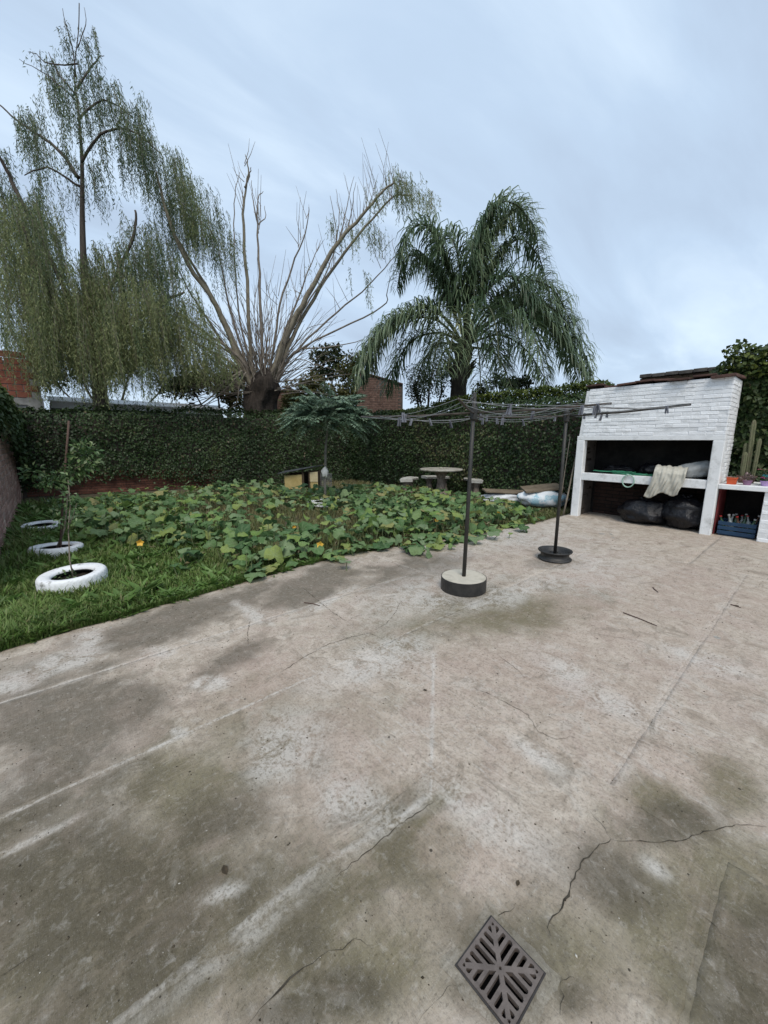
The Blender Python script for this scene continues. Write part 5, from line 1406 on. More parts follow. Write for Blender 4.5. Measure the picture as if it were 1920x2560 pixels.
for (x, y, a_, b_) in chosen:
    z = r.uniform(0.05, 0.32) * (0.8 + 0.5 * fbm(np.array([x]), np.array([y]), 1.2, 95)[0])
    if y < EDGE(x) + 0.12: z = r.uniform(0.05, 0.10)
    size = r.uniform(0.12, 0.27)
    if r.random() < 0.30: size *= 0.6
    tlt = R(r.uniform(4, 42) if y > EDGE(x) + 0.1 else r.uniform(2, 16)); az = r.uniform(0, 6.283)
    if r.random() < 0.10: tlt = R(r.uniform(45, 75))
    Mx = Matrix.Translation((x, y, z)) @ Matrix.Rotation(az, 4, 'Z') @ Matrix.Rotation(tlt, 4, 'Y') @ Matrix.Rotation(r.uniform(0, 6.28), 4, 'Z') @ Matrix.Scale(size, 4)
    leafs.append((math.hypot(x, y) / size, Mx, int(r.integers(0, 12)), r.random(), (x, y, z)))
leafs.sort(key=lambda q: q[0])
print('squash leaves', len(leafs))
off = Matrix.Translation(-ORG[sq.name])
for _, Mx, k, rn_, _p in leafs[:300]:
    o = bpy.data.objects.new('leaf', sq_me[k]); col.objects.link(o); o.parent = sq; o.matrix_local = off @ Mx
if len(leafs) > 300:
    Vs, Fs, Rs, Vn = [], [], [], []; k0 = 0
    for _, Mx, k, rn_, _p in leafs[300:]:
        V, F, ve = variants[k]; A4 = np.array(Mx)
        Vs.append(V @ A4[:3, :3].T + A4[:3, 3]); Fs.append(F + k0); k0 += len(V); Rs.append(np.full(len(V), rn_)); Vn.append(ve)
    o = np_obj('far_leaves', np.concatenate(Vs), np.concatenate(Fs), M_squash, sq, True, {'rnd': np.concatenate(Rs), 'vein': np.concatenate(Vn)}); tag(o, kind='stuff')
m = MB()
for _, Mx, k, rn_, (x, y, z) in leafs:
    m.tube([(x + r.uniform(-0.08, 0.08), y + r.uniform(-0.08, 0.08), -0.05), (x + r.uniform(-.02, .02), y, z * 0.6), (x, y, z)], [0.006, 0.005, 0.004], 4, caps=False)
for k in range(26):
    x, y = chosen[int(r.integers(0, len(chosen)))][:2]; a = r.uniform(0, 6.28)
    pts = []
    for i in range(9):
        pts.append((x, y, -0.025 + 0.02 * r.random())); a += r.uniform(-0.5, 0.5); x += 0.14 * math.cos(a); y += 0.14 * math.sin(a)
    if all(p[1] > EDGE(p[0]) - 0.25 for p in pts): m.tube(pts, 0.008, 5)
tag(m.build('petioles', mat('petiole', (0.10, 0.14, 0.06), (0.20, 0.21, 0.10), 9, 0.7, 0), sq, smooth=True), kind='stuff')
# withered stalks and leaves between the green ones
Nn = 4200
idx_ = r.integers(0, len(chosen), Nn); base_ = np.array([c_[:2] for c_ in chosen])[idx_] + 0.22 * r.normal(size=(Nn, 2))
P = np.concatenate([base_, (-0.02 + 0.16 * r.random(Nn) ** 2)[:, None]], 1)
P = P[P[:, 1] > EDGE(P[:, 0]) + 0.05]; Nn = len(P); S = r.uniform(0.03, 0.12, Nn)
V, F = leaves(P, r.normal(size=(Nn, 3)) * np.array([1, 1, 0.7]), np.array([0, 0, 1.0]) + 0.7 * r.normal(size=(Nn, 3)), S, S * r.uniform(0.06, 0.45, Nn), 0.4)
M_dry = leaf_mat('withered_leaf', [(0, (0.10, 0.075, 0.04)), (0.4, (0.19, 0.16, 0.085)), (0.7, (0.13, 0.15, 0.06)), (1, (0.30, 0.27, 0.19))], 0.8, 0.2, 0.1)
tag(np_obj('withered_leaves', V, F, M_dry, sq, attrs={'rnd': np.repeat(r.random(Nn), 4)}), kind='stuff')
M_petal = mat('squash_petal', (0.62, 0.36, 0.05), (0.75, 0.50, 0.10), 20, 0.6, 0.1)
for (px, py, z) in [(350, 1357, 0.16), (800, 1362, 0.18), (1245, 1285, 0.24), (735, 1318, 0.16), (1092, 1300, 0.16)]:
    q = G(px, py, z); fm = MB()
    face = Vector((-q.x, -q.y, 0.9)).normalized(); s1_ = face.orthogonal().normalized(); s2_ = face.cross(s1_)
    sc = 0.042 if px not in (350, 800, 1245) else 0.052
    for p_ in range(5):
        b_ = p_ * 1.2566; dd = s1_ * math.cos(b_) + s2_ * math.sin(b_); ss = s2_ * math.cos(b_) - s1_ * math.sin(b_)
        fm.add([q - face * 0.03, q + dd * sc * 0.55 + ss * sc * 0.42, q + dd * sc + face * 0.012, q + dd * sc * 0.55 - ss * sc * 0.42], [(0, 1, 2, 3)])
    fm.build('flower', M_petal, sq, smooth=True)

# ------------------------------------------------------------------ feathery sapling tree
d = 9.22
ft = thing('umbrella_tree', 'young tree with a flat feathery blue-green crown on a thin trunk', 'tree', G(812, 1262))
tb = G(812, 1262)
m = MB(); m.tube([tb + Vector((0, 0, -0.05)), D(813, 1200, d), D(814, 1120, d), D(820, 1060, d), D(826, 1030, d)], [0.036, 0.031, 0.028, 0.024, 0.016], 9); m.build('trunk', mat('grey_bark', (0.13, 0.12, 0.10), (0.24, 0.22, 0.19), 9, 0.9, 0.4, 50), ft, smooth=True)
r = np.random.default_rng(44); parts = []; brs = MB()
top = D(822, 1048, d)
for k in range(430):
    a = k * 2.39996 + 0.4 * r.normal(); rad = math.sqrt((k + 0.5) / 430)
    lay = r.random()
    o_ = Vector(top) + Vector((0.72 * rad * math.cos(a), 0.72 * rad * math.sin(a), 0.46 * (1 - rad ** 2) * (0.35 + 0.65 * lay) + 0.12 * r.normal()))
    L = 0.30 + 0.28 * r.random()
    if k % 4 == 0: brs.tube([top - Vector((0, 0, 0.1)), top.lerp(o_, 0.5) + Vector((0, 0, 0.05)), o_], [0.011, 0.007, 0.003], 5)
    a += 0.7 * r.normal()
    el = 0.55 * (1 - rad) + 0.35 * r.normal()
    nseg = 16
    t = np.linspace(0.08, 1, nseg)
    hx = t * L * math.cos(el * 0.6); zz_ = L * (t * math.sin(el) - (0.12 + 0.26 * rad) * t ** 2)
    rach = np.stack([o_.x + hx * math.cos(a), o_.y + hx * math.sin(a), o_.z + zz_], 1)
    for s_ in (-1, 1):
        lat = np.array([-math.sin(a) * s_, math.cos(a) * s_, -0.2])
        dd = lat[None] + 0.5 * np.array([math.cos(a), math.sin(a), -0.3])[None] + 0.2 * r.normal(size=(nseg, 3))
        S = 0.10 * np.sin(np.pi * np.clip(t * 0.85 + 0.12, 0, 1)) + 0.025
        V, F = leaves(rach, dd, np.tile(np.array([0.0, 0, 1]), (nseg, 1)), S, S * 0.42, 0.05)
        parts.append((V, F, np.full(len(V), np.clip(0.5 + 0.25 * r.normal() + 0.3 * (lay - 0.5), 0, 1))))
V, F, rn = cat_leaves(parts)
M_feather = leaf_mat('feather_leaf', [(0, (0.06, 0.11, 0.07)), (0.5, (0.15, 0.225, 0.15)), (1, (0.28, 0.36, 0.26))], 0.55, 0.25, 0.3)
tag(np_obj('crown', V, F, M_feather, ft, attrs={'rnd': rn}), kind='stuff')
brs.build('branches', M_bark, ft)
V, F = lumpy(D(812, 1181, d - 0.05), (0.085, 0.07, 0.12), 0.3, 2.2, 8, 20, 14)
m = MB(); m.add(V, F); o = m.build('plastic_bag', mat('white_plastic', (0.55, 0.54, 0.50), (0.72, 0.71, 0.68), 9, 0.5, 0.5, 20), None, smooth=True, loc=tuple(D(812, 1181, d - 0.05))); tag(o, 'small white plastic bag tied to the thin trunk of the feathery tree', 'plastic bag')
tyre(G(812, 1264), 0.40, 0.10, 'white painted ring around the foot of the feathery tree', z=0.02)

# ------------------------------------------------------------------ dog house
dg = D(760, 1213, 12.3); dg.z = 0; dg = G(757, 1214)
dg = Vector((dg.x * 0.95, dg.y * 0.95, 0))
dh = thing('dog_house', 'yellow wooden dog house with a dark slanted sheet roof by the back wall', 'dog house', dg)
fx = Vector((_cy, _sy, 0)); fy = Vector((-_sy, _cy, 0))      # facing the yard
def lp(u, v, z): return dg + fx * u + fy * v + Vector((0, 0, z))
M_yellow = mat('yellow_ply', (0.36, 0.28, 0.11), (0.48, 0.39, 0.18), 5, 0.8, 0.3, 40)
M_wood_d = mat('dark_ply', (0.05, 0.038, 0.024), (0.10, 0.075, 0.045), 6, 0.9, 0.3)
def panel(name, pts, th, mt):
    m = MB(); n_ = (Vector(pts[1]) - Vector(pts[0])).cross(Vector(pts[2]) - Vector(pts[0])).normalized()
    P = [Vector(p) for p in pts]; Q = [p - n_ * th for p in P]; k = len(P)
    m.add(P + Q, [tuple(range(k)), tuple(range(2 * k - 1, k - 1, -1))] + [(i, k + i, k + (i + 1) % k, (i + 1) % k) for i in range(k)])
    return m.build(name, mt, dh)
panel('front_panel', [lp(-0.50, -0.35, 0), lp(0.05, -0.35, 0), lp(0.05, -0.35, 0.47), lp(-0.50, -0.35, 0.44)], 0.02, M_yellow)
panel('front_panel', [lp(0.30, -0.35, 0.24), lp(0.56, -0.35, 0.24), lp(0.56, -0.35, 0.56), lp(0.30, -0.35, 0.54)], 0.02, mat('cream_ply', (0.45, 0.38, 0.22), (0.56, 0.50, 0.32), 5, 0.8, 0.3))
panel('door_post', [lp(0.06, -0.36, 0), lp(0.12, -0.36, 0), lp(0.12, -0.36, 0.62), lp(0.06, -0.36, 0.62)], 0.04, M_wood_d)
panel('door_post', [lp(0.27, -0.36, 0), lp(0.31, -0.36, 0), lp(0.31, -0.36, 0.62), lp(0.27, -0.36, 0.62)], 0.04, M_wood_d)
panel('lower_board', [lp(0.32, -0.35, 0), lp(0.56, -0.35, 0), lp(0.56, -0.35, 0.22), lp(0.32, -0.35, 0.22)], 0.02, M_yellow)
panel('side_panel', [lp(-0.50, 0.4, 0), lp(-0.50, -0.33, 0), lp(-0.50, -0.33, 0.46), lp(-0.50, 0.4, 0.46)], 0.02, M_yellow)
panel('side_panel', [lp(0.56, -0.33, 0), lp(0.56, 0.4, 0), lp(0.56, 0.4, 0.56), lp(0.56, -0.33, 0.56)], 0.02, M_wood_d)
panel('back_panel', [lp(0.56, 0.4, 0), lp(-0.50, 0.4, 0), lp(-0.50, 0.4, 0.46), lp(0.56, 0.4, 0.56)], 0.02, M_wood_d)
panel('roof', [lp(-0.66, -0.50, 0.50), lp(0.46, -0.50, 0.72), lp(0.62, 0.5, 0.70), lp(-0.66, 0.5, 0.50)], -0.03, mat('dark_sheet', (0.03, 0.035, 0.04), (0.10, 0.11, 0.12), 4, 0.5, 0.2))
cage = thing('wire_panel', 'grey wire mesh panel standing to the right of the dog house', 'mesh panel', lp(0.78, -0.25, 0))
for k in range(9):
    m = MB(); u = 0.64 + k * 0.042; m.tube([lp(u, -0.25, 0), lp(u, -0.25, 0.50)], 0.004, 5); m.build('wire', M_wire, cage)
for k in range(8):
    m = MB(); m.tube([lp(0.63, -0.25, 0.02 + k * 0.066), lp(0.99, -0.25, 0.02 + k * 0.066)], 0.004, 5); m.build('wire', M_wire, cage)

# ------------------------------------------------------------------ concrete table and benches
tc_ = G(1101, 1239)
M_conc_t = mat('garden_concrete', (0.22, 0.20, 0.165), (0.36, 0.335, 0.285), 7, 0.9, 0.5, 60, c3=(0.42, 0.41, 0.37))
tb_ = thing('garden_table', 'round concrete garden table on a flared pedestal', 'table', tc_)
m = MB(); m.lathe([(0.0, 0.70), (0.52, 0.70), (0.585, 0.715), (0.60, 0.735), (0.595, 0.755), (0.57, 0.762), (0.0, 0.762)], 48, tc_); m.build('table_top', M_conc_t, tb_, smooth=False)
m = MB(); m.lathe([(0.27, 0.0), (0.28, 0.03), (0.20, 0.09), (0.13, 0.2), (0.10, 0.36), (0.105, 0.5), (0.15, 0.62), (0.24, 0.698)], 28, tc_, rfun=lambda r, z, k, j: r * (1.06 if k % 4 < 2 else 0.96)); m.build('pedestal', mat('stone_pedestal', (0.16, 0.125, 0.10), (0.34, 0.28, 0.23), 14, 0.9, 0.8, 40), tb_, smooth=False)
m = MB(); m.lathe([(0.0, 0.80), (0.05, 0.797), (0.065, 0.78), (0.06, 0.763)], 18, tc_ + Vector((0.02, 0, 0))); m.build('centre_cap', M_conc_t, tb_, smooth=True)
def bench(c, rad, a0, a1, label):
    t = thing('garden_bench', label, 'bench', (c[0] + rad * math.cos((a0 + a1) / 2), c[1] + rad * math.sin((a0 + a1) / 2), 0), group='curved concrete benches')
    m = MB(); n_ = 20; V = []
    for i in range(n_ + 1):
        a = a0 + (a1 - a0) * i / n_
        for (rr_, z) in ((rad - 0.17, 0.40), (rad + 0.17, 0.40), (rad + 0.18, 0.45), (rad + 0.15, 0.475), (rad - 0.15, 0.475), (rad - 0.18, 0.45)):
            V.append((c[0] + rr_ * math.cos(a), c[1] + rr_ * math.sin(a), z))
    F = [(i * 6 + k, i * 6 + (k + 1) % 6, (i + 1) * 6 + (k + 1) % 6, (i + 1) * 6 + k) for i in range(n_) for k in range(6)] + [tuple(range(6)), tuple(n_ * 6 + 5 - k for k in range(6))]
    m.add(V, F); m.build('seat', mat('bench_concrete', (0.30, 0.29, 0.26), (0.50, 0.49, 0.45), 7, 0.9, 0.4, 60), t)
    for f in (0.22, 0.78):
        a = a0 + (a1 - a0) * f; m = MB(); p = (c[0] + rad * math.cos(a), c[1] + rad * math.sin(a), 0)
        m.lathe([(0.15, -0.03), (0.15, 0.04), (0.085, 0.14), (0.075, 0.27), (0.13, 0.398)], 16, p); m.build('leg', mat('stone_pedestal', (0, 0, 0)), t)
vw = math.atan2(-tc_.y, -tc_.x)      # towards the camera
rgt = vw + math.pi / 2
bench(tc_, 0.98, rgt + math.pi - 0.62, rgt + math.pi + 0.28, 'curved pale concrete bench at the left of the round table')
bench(tc_, 0.98, rgt - 0.28, rgt + 0.62, 'curved concrete bench behind the clothes dryer pole at the right of the table')
bench(tc_, 0.98, vw + math.pi - 0.3, vw + math.pi + 0.55, 'curved concrete bench behind the round table against the hedge')

# ------------------------------------------------------------------ sacks and boards beside the barbecue
M_sackw = mat('white_woven_sack', (0.50, 0.52, 0.54), (0.74, 0.76, 0.78), 5, 0.6, 0.5, 30)
M_sackb = mat('printed_sack', (0.30, 0.48, 0.56), (0.70, 0.73, 0.75), 4.5, 0.6, 0.5, 30, rng_pos=(0.42, 0.5))
M_board = mat('dirty_board', (0.13, 0.10, 0.07), (0.24, 0.195, 0.14), 5, 0.9, 0.4, 30)
def sack(c, rad, seed, mt, label, rz=0.0):
    V, F = lumpy((0, 0, rad[2] * 0.9), rad, 0.22, 1.9, seed, 36, 22, flat=rad[2] * 0.85, amp2=0.10, f2=5)
    Mz = Matrix.Rotation(rz, 3, 'Z'); m = MB(); m.add([Mz @ Vector(p) + Vector(c) for p in V], F)
    o = m.build('sack', mt, None, smooth=True, loc=tuple(c)); tag(o, label, 'sack', 'white sacks left of the barbecue')
b1 = G(1268, 1258); b2 = G(1372, 1268)
sack((b1.x + 0.1, b1.y + 0.1, -0.02), (0.62, 0.30, 0.15), 5, M_sackw, 'flat white sack under the left board beside the vine', R(-45))
sack((b2.x - 0.05, b2.y + 0.15, -0.02), (0.55, 0.36, 0.24), 7, M_sackb, 'bulging white sack with pale blue print left of the barbecue', R(-50))
sack((b2.x + 0.35, b2.y + 0.05, -0.02), (0.30, 0.28, 0.20), 11, M_sackw, 'small white sack squeezed between the printed sack and the barbecue post', R(-30))
m = MB(); m.box((b1.x + 0.1, b1.y + 0.15, 0.275), (1.05, 0.55, 0.04), M=Matrix.Rotation(R(-45), 3, 'Z') @ Matrix.Rotation(R(2), 3, 'Y')); tag(m.build('board', M_board, None, bevel=0.006, loc=(b1.x, b1.y, 0.27)), 'weathered brown board lying on the flat white sack', 'board')
m = MB(); m.box((b2.x - 0.02, b2.y + 0.2, 0.44), (0.85, 0.6, 0.045), M=Matrix.Rotation(R(-48), 3, 'Z') @ Matrix.Rotation(R(-7), 3, 'Y') @ Matrix.Rotation(R(5), 3, 'X')); tag(m.build('board', M_board, None, bevel=0.006, loc=(b2.x, b2.y, 0.44)), 'tilted tan board on top of the printed sack', 'board')

# ------------------------------------------------------------------ trees behind the walls
def to_cam(dx_, dd): return Vector((_cy, _sy, 0)) * dx_ + Vector((-_sy, _cy, 0)) * dd
def smooth_path(pts, n=5):
    out = []
    P = [pts[0]] + list(pts) + [pts[-1]]
    for i in range(1, len(P) - 2):
        for k in range(n):
            t = k / n; a, b_, c, e_ = P[i - 1], P[i], P[i + 1], P[i + 2]
            out.append(0.5 * ((2 * b_) + (c - a) * t + (2 * a - 5 * b_ + 4 * c - e_) * t * t + (3 * b_ - a - 3 * c + e_) * t ** 3))
    out.append(pts[-1]); return out

def limb(parent, pxs, d0, d1, r0, r1, mt, name='branch', wob=0.02, n=8):
    k = len(pxs)
    pts = [D(x, y, d0 + (d1 - d0) * i / max(1, k - 1)) for i, (x, y) in enumerate(pxs)]
    pts = smooth_path(pts, 4)
    pts = [p + Vector((random.uniform(-wob, wob), random.uniform(-wob, wob), random.uniform(-wob, wob))) for p in pts]
    m = MB(); q = len(pts); m.tube(pts, [r0 + (r1 - r0) * (i / (q - 1)) ** 0.8 for i in range(q)], n)
    m.build(name, mt, parent, smooth=True)
    return pts

def strands(specs, d, seed, zmin=2.45, sway=0.16, lsz=(0.085, 0.14), dense=0.044):
    """weeping shoots: start points in a region, each a hanging cord of narrow leaves"""
    r = np.random.default_rng(seed)
    LP, LD, LR = [], [], []
    cords = MB(); tones = r.random(98)
    for (cx, cy, rx, ry, n_, l0, l1, tone) in specs:
        # shoots hang in bunches
        n_ = int(n_ * (0.75 if cy < 480 else 1.0)); tone += 0.10 * (cy > 480); nb = max(3, n_ // 9)
        bc = []
        for _ in range(nb):
            a = r.uniform(0, 6.283); q = math.sqrt(r.random()); bc.append((cx + rx * q * math.cos(a), cy + ry * q * math.sin(a), d + r.uniform(-1, 1) * min(1.7, rx / 960 * d * 1.3), r.uniform(0, 1)))
        for k in range(n_):
            bx, by, bd, bt = bc[int(r.integers(0, nb))]
            s0 = D(bx + r.normal() * 11, by + r.normal() * 13, bd + r.normal() * 0.15)
            L = r.uniform(l0, l1) * (0.6 + 0.6 * bt)
            if s0.z - L < zmin: L = s0.z - zmin - r.random() * 0.2
            if L < 0.2: continue
            out = to_cam(r.normal() * 0.10 + sway, r.normal() * 0.15); tn = 0.6 * tones[int(bt * 97)] + 0.4 * r.random()
            nl = max(5, int(L / dense))
            t = (np.arange(nl) + r.random()) / nl
            curve = (1 - np.exp(-3 * t)) * L * 0.55
            P = np.stack([s0.x + out.x * curve, s0.y + out.y * curve, s0.z - L * t + 0.10 * L * np.sin(np.pi * np.clip(t * 1.6, 0, 1)) * 0.5], 1)
            P += 0.015 * r.normal(size=P.shape)
            dd = np.array([out.x * 0.5, out.y * 0.5, -1.0]) + r.normal(size=(nl, 3)) * np.array([0.55, 0.55, 0.3])
            LP.append(P); LD.append(dd); LR.append(np.clip(tone + 0.15 * r.normal(size=nl) + 0.75 * (tn - 0.5), 0, 1))
            if k % 3 == 0:
                cords.tube([Vector(P[0]), Vector(P[nl // 2]), Vector(P[-1])], [0.006, 0.004, 0.003], 3, caps=False)
    P = np.concatenate(LP); dd = np.concatenate(LD); rn = np.concatenate(LR)
    S = r.uniform(*lsz, len(P))
    V, F = leaves(P, dd, rvec(len(P)), S, S * 0.17, 0.1)
    return V, F, np.repeat(rn, 4), cords

M_willow = leaf_mat('willow_leaf', [(0, (0.05, 0.078, 0.038)), (0.3, (0.10, 0.145, 0.072)), (0.6, (0.195, 0.235, 0.10)), (1, (0.32, 0.34, 0.155))], 0.5, 0.45, 0.3)

# --- weeping willow on the left
dw = 12.9
wt = thing('willow_tree', 'tall weeping willow with hanging olive curtains at the left behind the wall', 'tree', (D(250, 1030, dw).x, D(250, 1030, dw).y, 0))
base = D(250, 1030, dw); base.z = -0.1
tr = [base, D(252, 1020, dw), D(246, 900, dw), D(228, 800, dw), D(212, 700, dw), D(206, 560, dw), D(205, 405, dw), D(196, 280, dw), D(186, 180, dw), D(196, 80, dw), D(198, 8, dw)]
m = MB(); sp = smooth_path(tr, 4); q = len(sp)
m.tube(sp, [max(0.012, 0.27 * (1 - i / q) ** 2.0) for i in range(q)], 10); m.build('trunk', M_bark, wt, smooth=True)
for pxs, d0, d1, r0, r1 in [
    ([(205, 408), (240, 348), (295, 322), (350, 338), (400, 385)], 12.9, 12.4, 0.042, 0.014), ([(197, 445), (150, 380), (100, 340), (40, 300), (0, 262)], 12.9, 13.6, 0.06, 0.02),
    ([(240, 900), (150, 700), (48, 490), (20, 430), (-10, 375)], 12.9, 12.2, 0.08, 0.035), ([(228, 830), (290, 690), (336, 580), (338, 525)], 12.9, 13.3, 0.06, 0.03),
    ([(240, 880), (120, 730), (60, 570)], 12.9, 11.9, 0.10, 0.03), ([(240, 860), (380, 770), (460, 730)], 12.9, 13.4, 0.10, 0.03), 
    ([(192, 240), (150, 190), (120, 130)], 12.9, 12.6, 0.03, 0.008), ([(192, 220), (240, 150), (260, 140)], 12.9, 13.3, 0.03, 0.008), ([(248, 930), (330, 800), (420, 790)], 12.9, 12.2, 0.09, 0.03),
    ([(205, 470), (120, 420), (60, 440)], 12.9, 12.3, 0.04, 0.012), ([(196, 300), (260, 250), (330, 290)], 12.9, 13.2, 0.035, 0.01), ([(188, 190), (180, 120), (155, 20)], 12.9, 12.8, 0.02, 0.006), ([(195, 120), (215, 60), (212, 20)], 12.9, 13, 0.015, 0.005),
    ([(195, 160), (120, 160), (90, 135), (70, 130)], 12.9, 13, 0.02, 0.006), ([(198, 260), (120, 190), (50, 150)], 12.9, 13, 0.02, 0.006)]:
    limb(wt, pxs, d0, d1, r0, r1, M_bark)
specs = [(175, 70, 55, 45, 46, 0.4, 1.0, 0.25), (190, 160, 70, 60, 110, 0.6, 1.3, 0.25), (215, 215, 95, 65, 170, 0.8, 1.6, 0.28), (285, 250, 80, 55, 140, 0.7, 1.6, 0.3), (330, 310, 60, 50, 110, 0.8, 1.5, 0.3), (110, 190, 55, 60, 26, 0.3, 0.9, 0.3),
         (55, 290, 62, 45, 120, 0.8, 1.7, 0.28), (120, 350, 60, 60, 60, 0.5, 1.3, 0.3), (240, 380, 80, 45, 90, 0.6, 1.4, 0.28), (10, 430, 30, 70, 80, 0.8, 1.6, 0.3), (130, 450, 90, 50, 60, 0.6, 1.5, 0.35),
         (60, 545, 95, 65, 420, 1.0, 2.3, 0.5), (30, 650, 80, 80, 300, 1.2, 2.4, 0.55), (150, 690, 110, 80, 420, 1.2, 2.6, 0.55), (250, 660, 60, 60, 190, 0.9, 2.2, 0.42), (330, 600, 55, 55, 200, 0.8, 2.0, 0.30), (385, 650, 60, 60, 150, 0.8, 1.8, 0.36),
         (330, 760, 100, 75, 420, 1.0, 2.4, 0.58), (230, 760, 90, 80, 380, 1.2, 2.4, 0.58), (200, 800, 140, 70, 480, 1.0, 2.2, 0.60), (240, 880, 60, 40, 160, 0.6, 1.2, 0.6), (460, 760, 60, 60, 150, 0.7, 1.5, 0.58), (550, 890, 45, 40, 110, 0.5, 1.0, 0.62), (60, 780, 100, 60, 260, 0.8, 1.6, 0.58), (430, 800, 75, 55, 230, 0.8, 1.6, 0.62), (500, 860, 50, 40, 130, 0.6, 1.1, 0.62), (290, 870, 130, 40, 240, 0.5, 1.1, 0.6), (420, 880, 80, 35, 150, 0.5, 0.9, 0.6), (50, 860, 60, 40, 150, 0.6, 1.3, 0.55), (110, 900, 40, 30, 70, 0.4, 0.9, 0.55)]
V, F, rn, cords = strands(specs, dw, 71)
tag(np_obj('crown', V, F, M_willow, wt, attrs={'rnd': rn}), kind='stuff')
tag(cords.build('hanging_shoots', M_shoot_y, wt), kind='stuff')
print('willow leaves', len(V) // 4)

# --- pollarded willow in the middle
dp = 14.6
pw = thing('pollard_willow', 'pollarded willow with a stout stump and a fan of long bare shoots', 'tree', (D(655, 1035, dp).x, D(655, 1035, dp).y, 0))
b0 = D(645, 1035, dp); b0.z = -0.1
m = MB()
prof = [(b0, 0.60), (D(645, 1035, dp), 0.56), (D(650, 1000, dp), 0.56), (D(656, 975, dp), 0.60), (D(660, 952, dp), 0.50), (D(664, 932, dp), 0.30), (D(668, 920, dp), 0.08)]
sp = smooth_path([p for p, _ in prof], 5); rad = np.interp(np.linspace(0, 1, len(sp)), np.linspace(0, 1, len(prof)), [x for _, x in prof])
nseg = 44
V = []
for i, p in enumerate(sp):
    for k in range(nseg):
        a = 2 * math.pi * k / nseg; q = Vector((math.cos(a), math.sin(a), 0))
        rr_ = rad[i] * (1 + 0.35 * mnoise.noise(Vector((math.cos(a) * 1.6, math.sin(a) * 1.6, p.z * 1.4))) + 0.30 * mnoise.noise(Vector((math.cos(a) * 5, math.sin(a) * 5, p.z * 1.0))))
        V.append(p + q * rr_)
m.add(V, [(i * nseg + k, i * nseg + (k + 1) % nseg, (i + 1) * nseg + (k + 1) % nseg, (i + 1) * nseg + k) for i in range(len(sp) - 1) for k in range(nseg)])
m.build('trunk', mat('stump_bark', (0.018, 0.014, 0.011), (0.06, 0.048, 0.04), 9, 0.95, 1.0, 22, stretch=(1, 1, 0.3), bdist=0.06), pw, smooth=True)
explicit = [
    ([(628, 905), (617, 700), (608, 560), (613, 480), (621, 420), (612, 386)], 0, -0.4, 0.075, 0.010), ([(612, 470), (622, 440), (628, 418)], -0.3, -0.4, 0.03, 0.010),
    ([(655, 905), (650, 720), (644, 590), (645, 500), (657, 480)], 0, 0.4, 0.065, 0.008), ([(645, 560), (632, 500), (629, 452)], 0.3, 0.5, 0.025, 0.008), ([(645, 560), (662, 545), (662, 515)], 0.3, 0.5, 0.02, 0.007),
    ([(683, 880), (700, 760), (738, 645), (768, 565), (772, 516)], 0, -0.6, 0.05, 0.009), ([(695, 870), (738, 765), (770, 680), (802, 602)], 0, 0.7, 0.045, 0.008),
    ([(690, 915), (722, 825), (766, 745), (808, 665), (850, 600), (905, 540), (955, 482), (988, 452)], 0, -1.0, 0.12, 0.022), ([(702, 912), (742, 822), (800, 722), (862, 632), (930, 547), (985, 492), (1030, 488)], 0, -0.4, 0.08, 0.015),
    ([(695, 915), (735, 815), (778, 745), (820, 670), (840, 600), (826, 490)], 0.1, 0.5, 0.045, 0.008), ([(850, 600), (862, 540), (885, 440)], -0.4, -0.3, 0.025, 0.006), ([(870, 580), (880, 520), (890, 455)], -0.4, -0.6, 0.02, 0.006), ([(840, 610), (848, 540), (840, 475)], -0.3, -0.2, 0.02, 0.006),
    ([(725, 893), (820, 800), (905, 728), (975, 655), (1005, 622)], 0, 0.5, 0.045, 0.008), ([(960, 648), (955, 630), (985, 596)], 0.4, 0.4, 0.012, 0.006), ([(730, 888), (850, 822), (955, 768), (968, 730), (975, 692)], 0, -0.8, 0.04, 0.008), ([(735, 880), (830, 868), (905, 850)], 0, 0.3, 0.035, 0.012),
    ([(720, 900), (790, 850), (842, 790)], 0, 0.9, 0.025, 0.006), ([(735, 900), (800, 915), (860, 930)], 0, -0.6, 0.02, 0.006), ([(725, 880), (770, 820), (830, 805)], 0, -0.8, 0.02, 0.005),
    ([(600, 905), (540, 765), (470, 662), (428, 565), (400, 470), (392, 430)], 0, -0.8, 0.11, 0.025), ([(610, 910), (560, 800), (500, 690), (445, 600), (415, 540)], 0, -0.2, 0.085, 0.02), ([(590, 905), (522, 802), (468, 720), (432, 640)], 0, 0.6, 0.055, 0.015),
    ([(612, 900), (580, 790), (560, 700), (545, 620), (520, 560)], 0, 0.5, 0.05, 0.012), ([(620, 890), (600, 800), (588, 690), (585, 560), (590, 470), (600, 430)], 0, 0.9, 0.04, 0.008), ([(600, 895), (500, 822), (440, 780), (392, 750)], 0, -0.9, 0.06, 0.015), ([(590, 915), (480, 852), (382, 795)], 0, -0.5, 0.06, 0.015),
    ([(598, 900), (520, 850), (420, 800), (395, 745)], 0, 0.9, 0.05, 0.012), ([(605, 925), (560, 960), (520, 1000), (450, 1030), (430, 1036)], -0.6, -0.9, 0.035, 0.010), ([(600, 935), (545, 990), (495, 1020)], -0.6, -1.0, 0.03, 0.010), ([(615, 930), (600, 960), (590, 1010), (560, 1030)], -0.7, -0.9, 0.025, 0.008)]
for pxs, e0, e1, r0, r1 in explicit:
    if 870 < pxs[0][1] < 920: pxs = [(655 + (pxs[0][0] - 655) * 0.45, 965)] + pxs
    limb(pw, pxs, dp + e0, dp + e1, r0 * 1.2, r1, M_shoot_y if (r0 > 0.07) else M_shoot, wob=0.022, n=7)
tw = MB(); rr = random.Random(17)
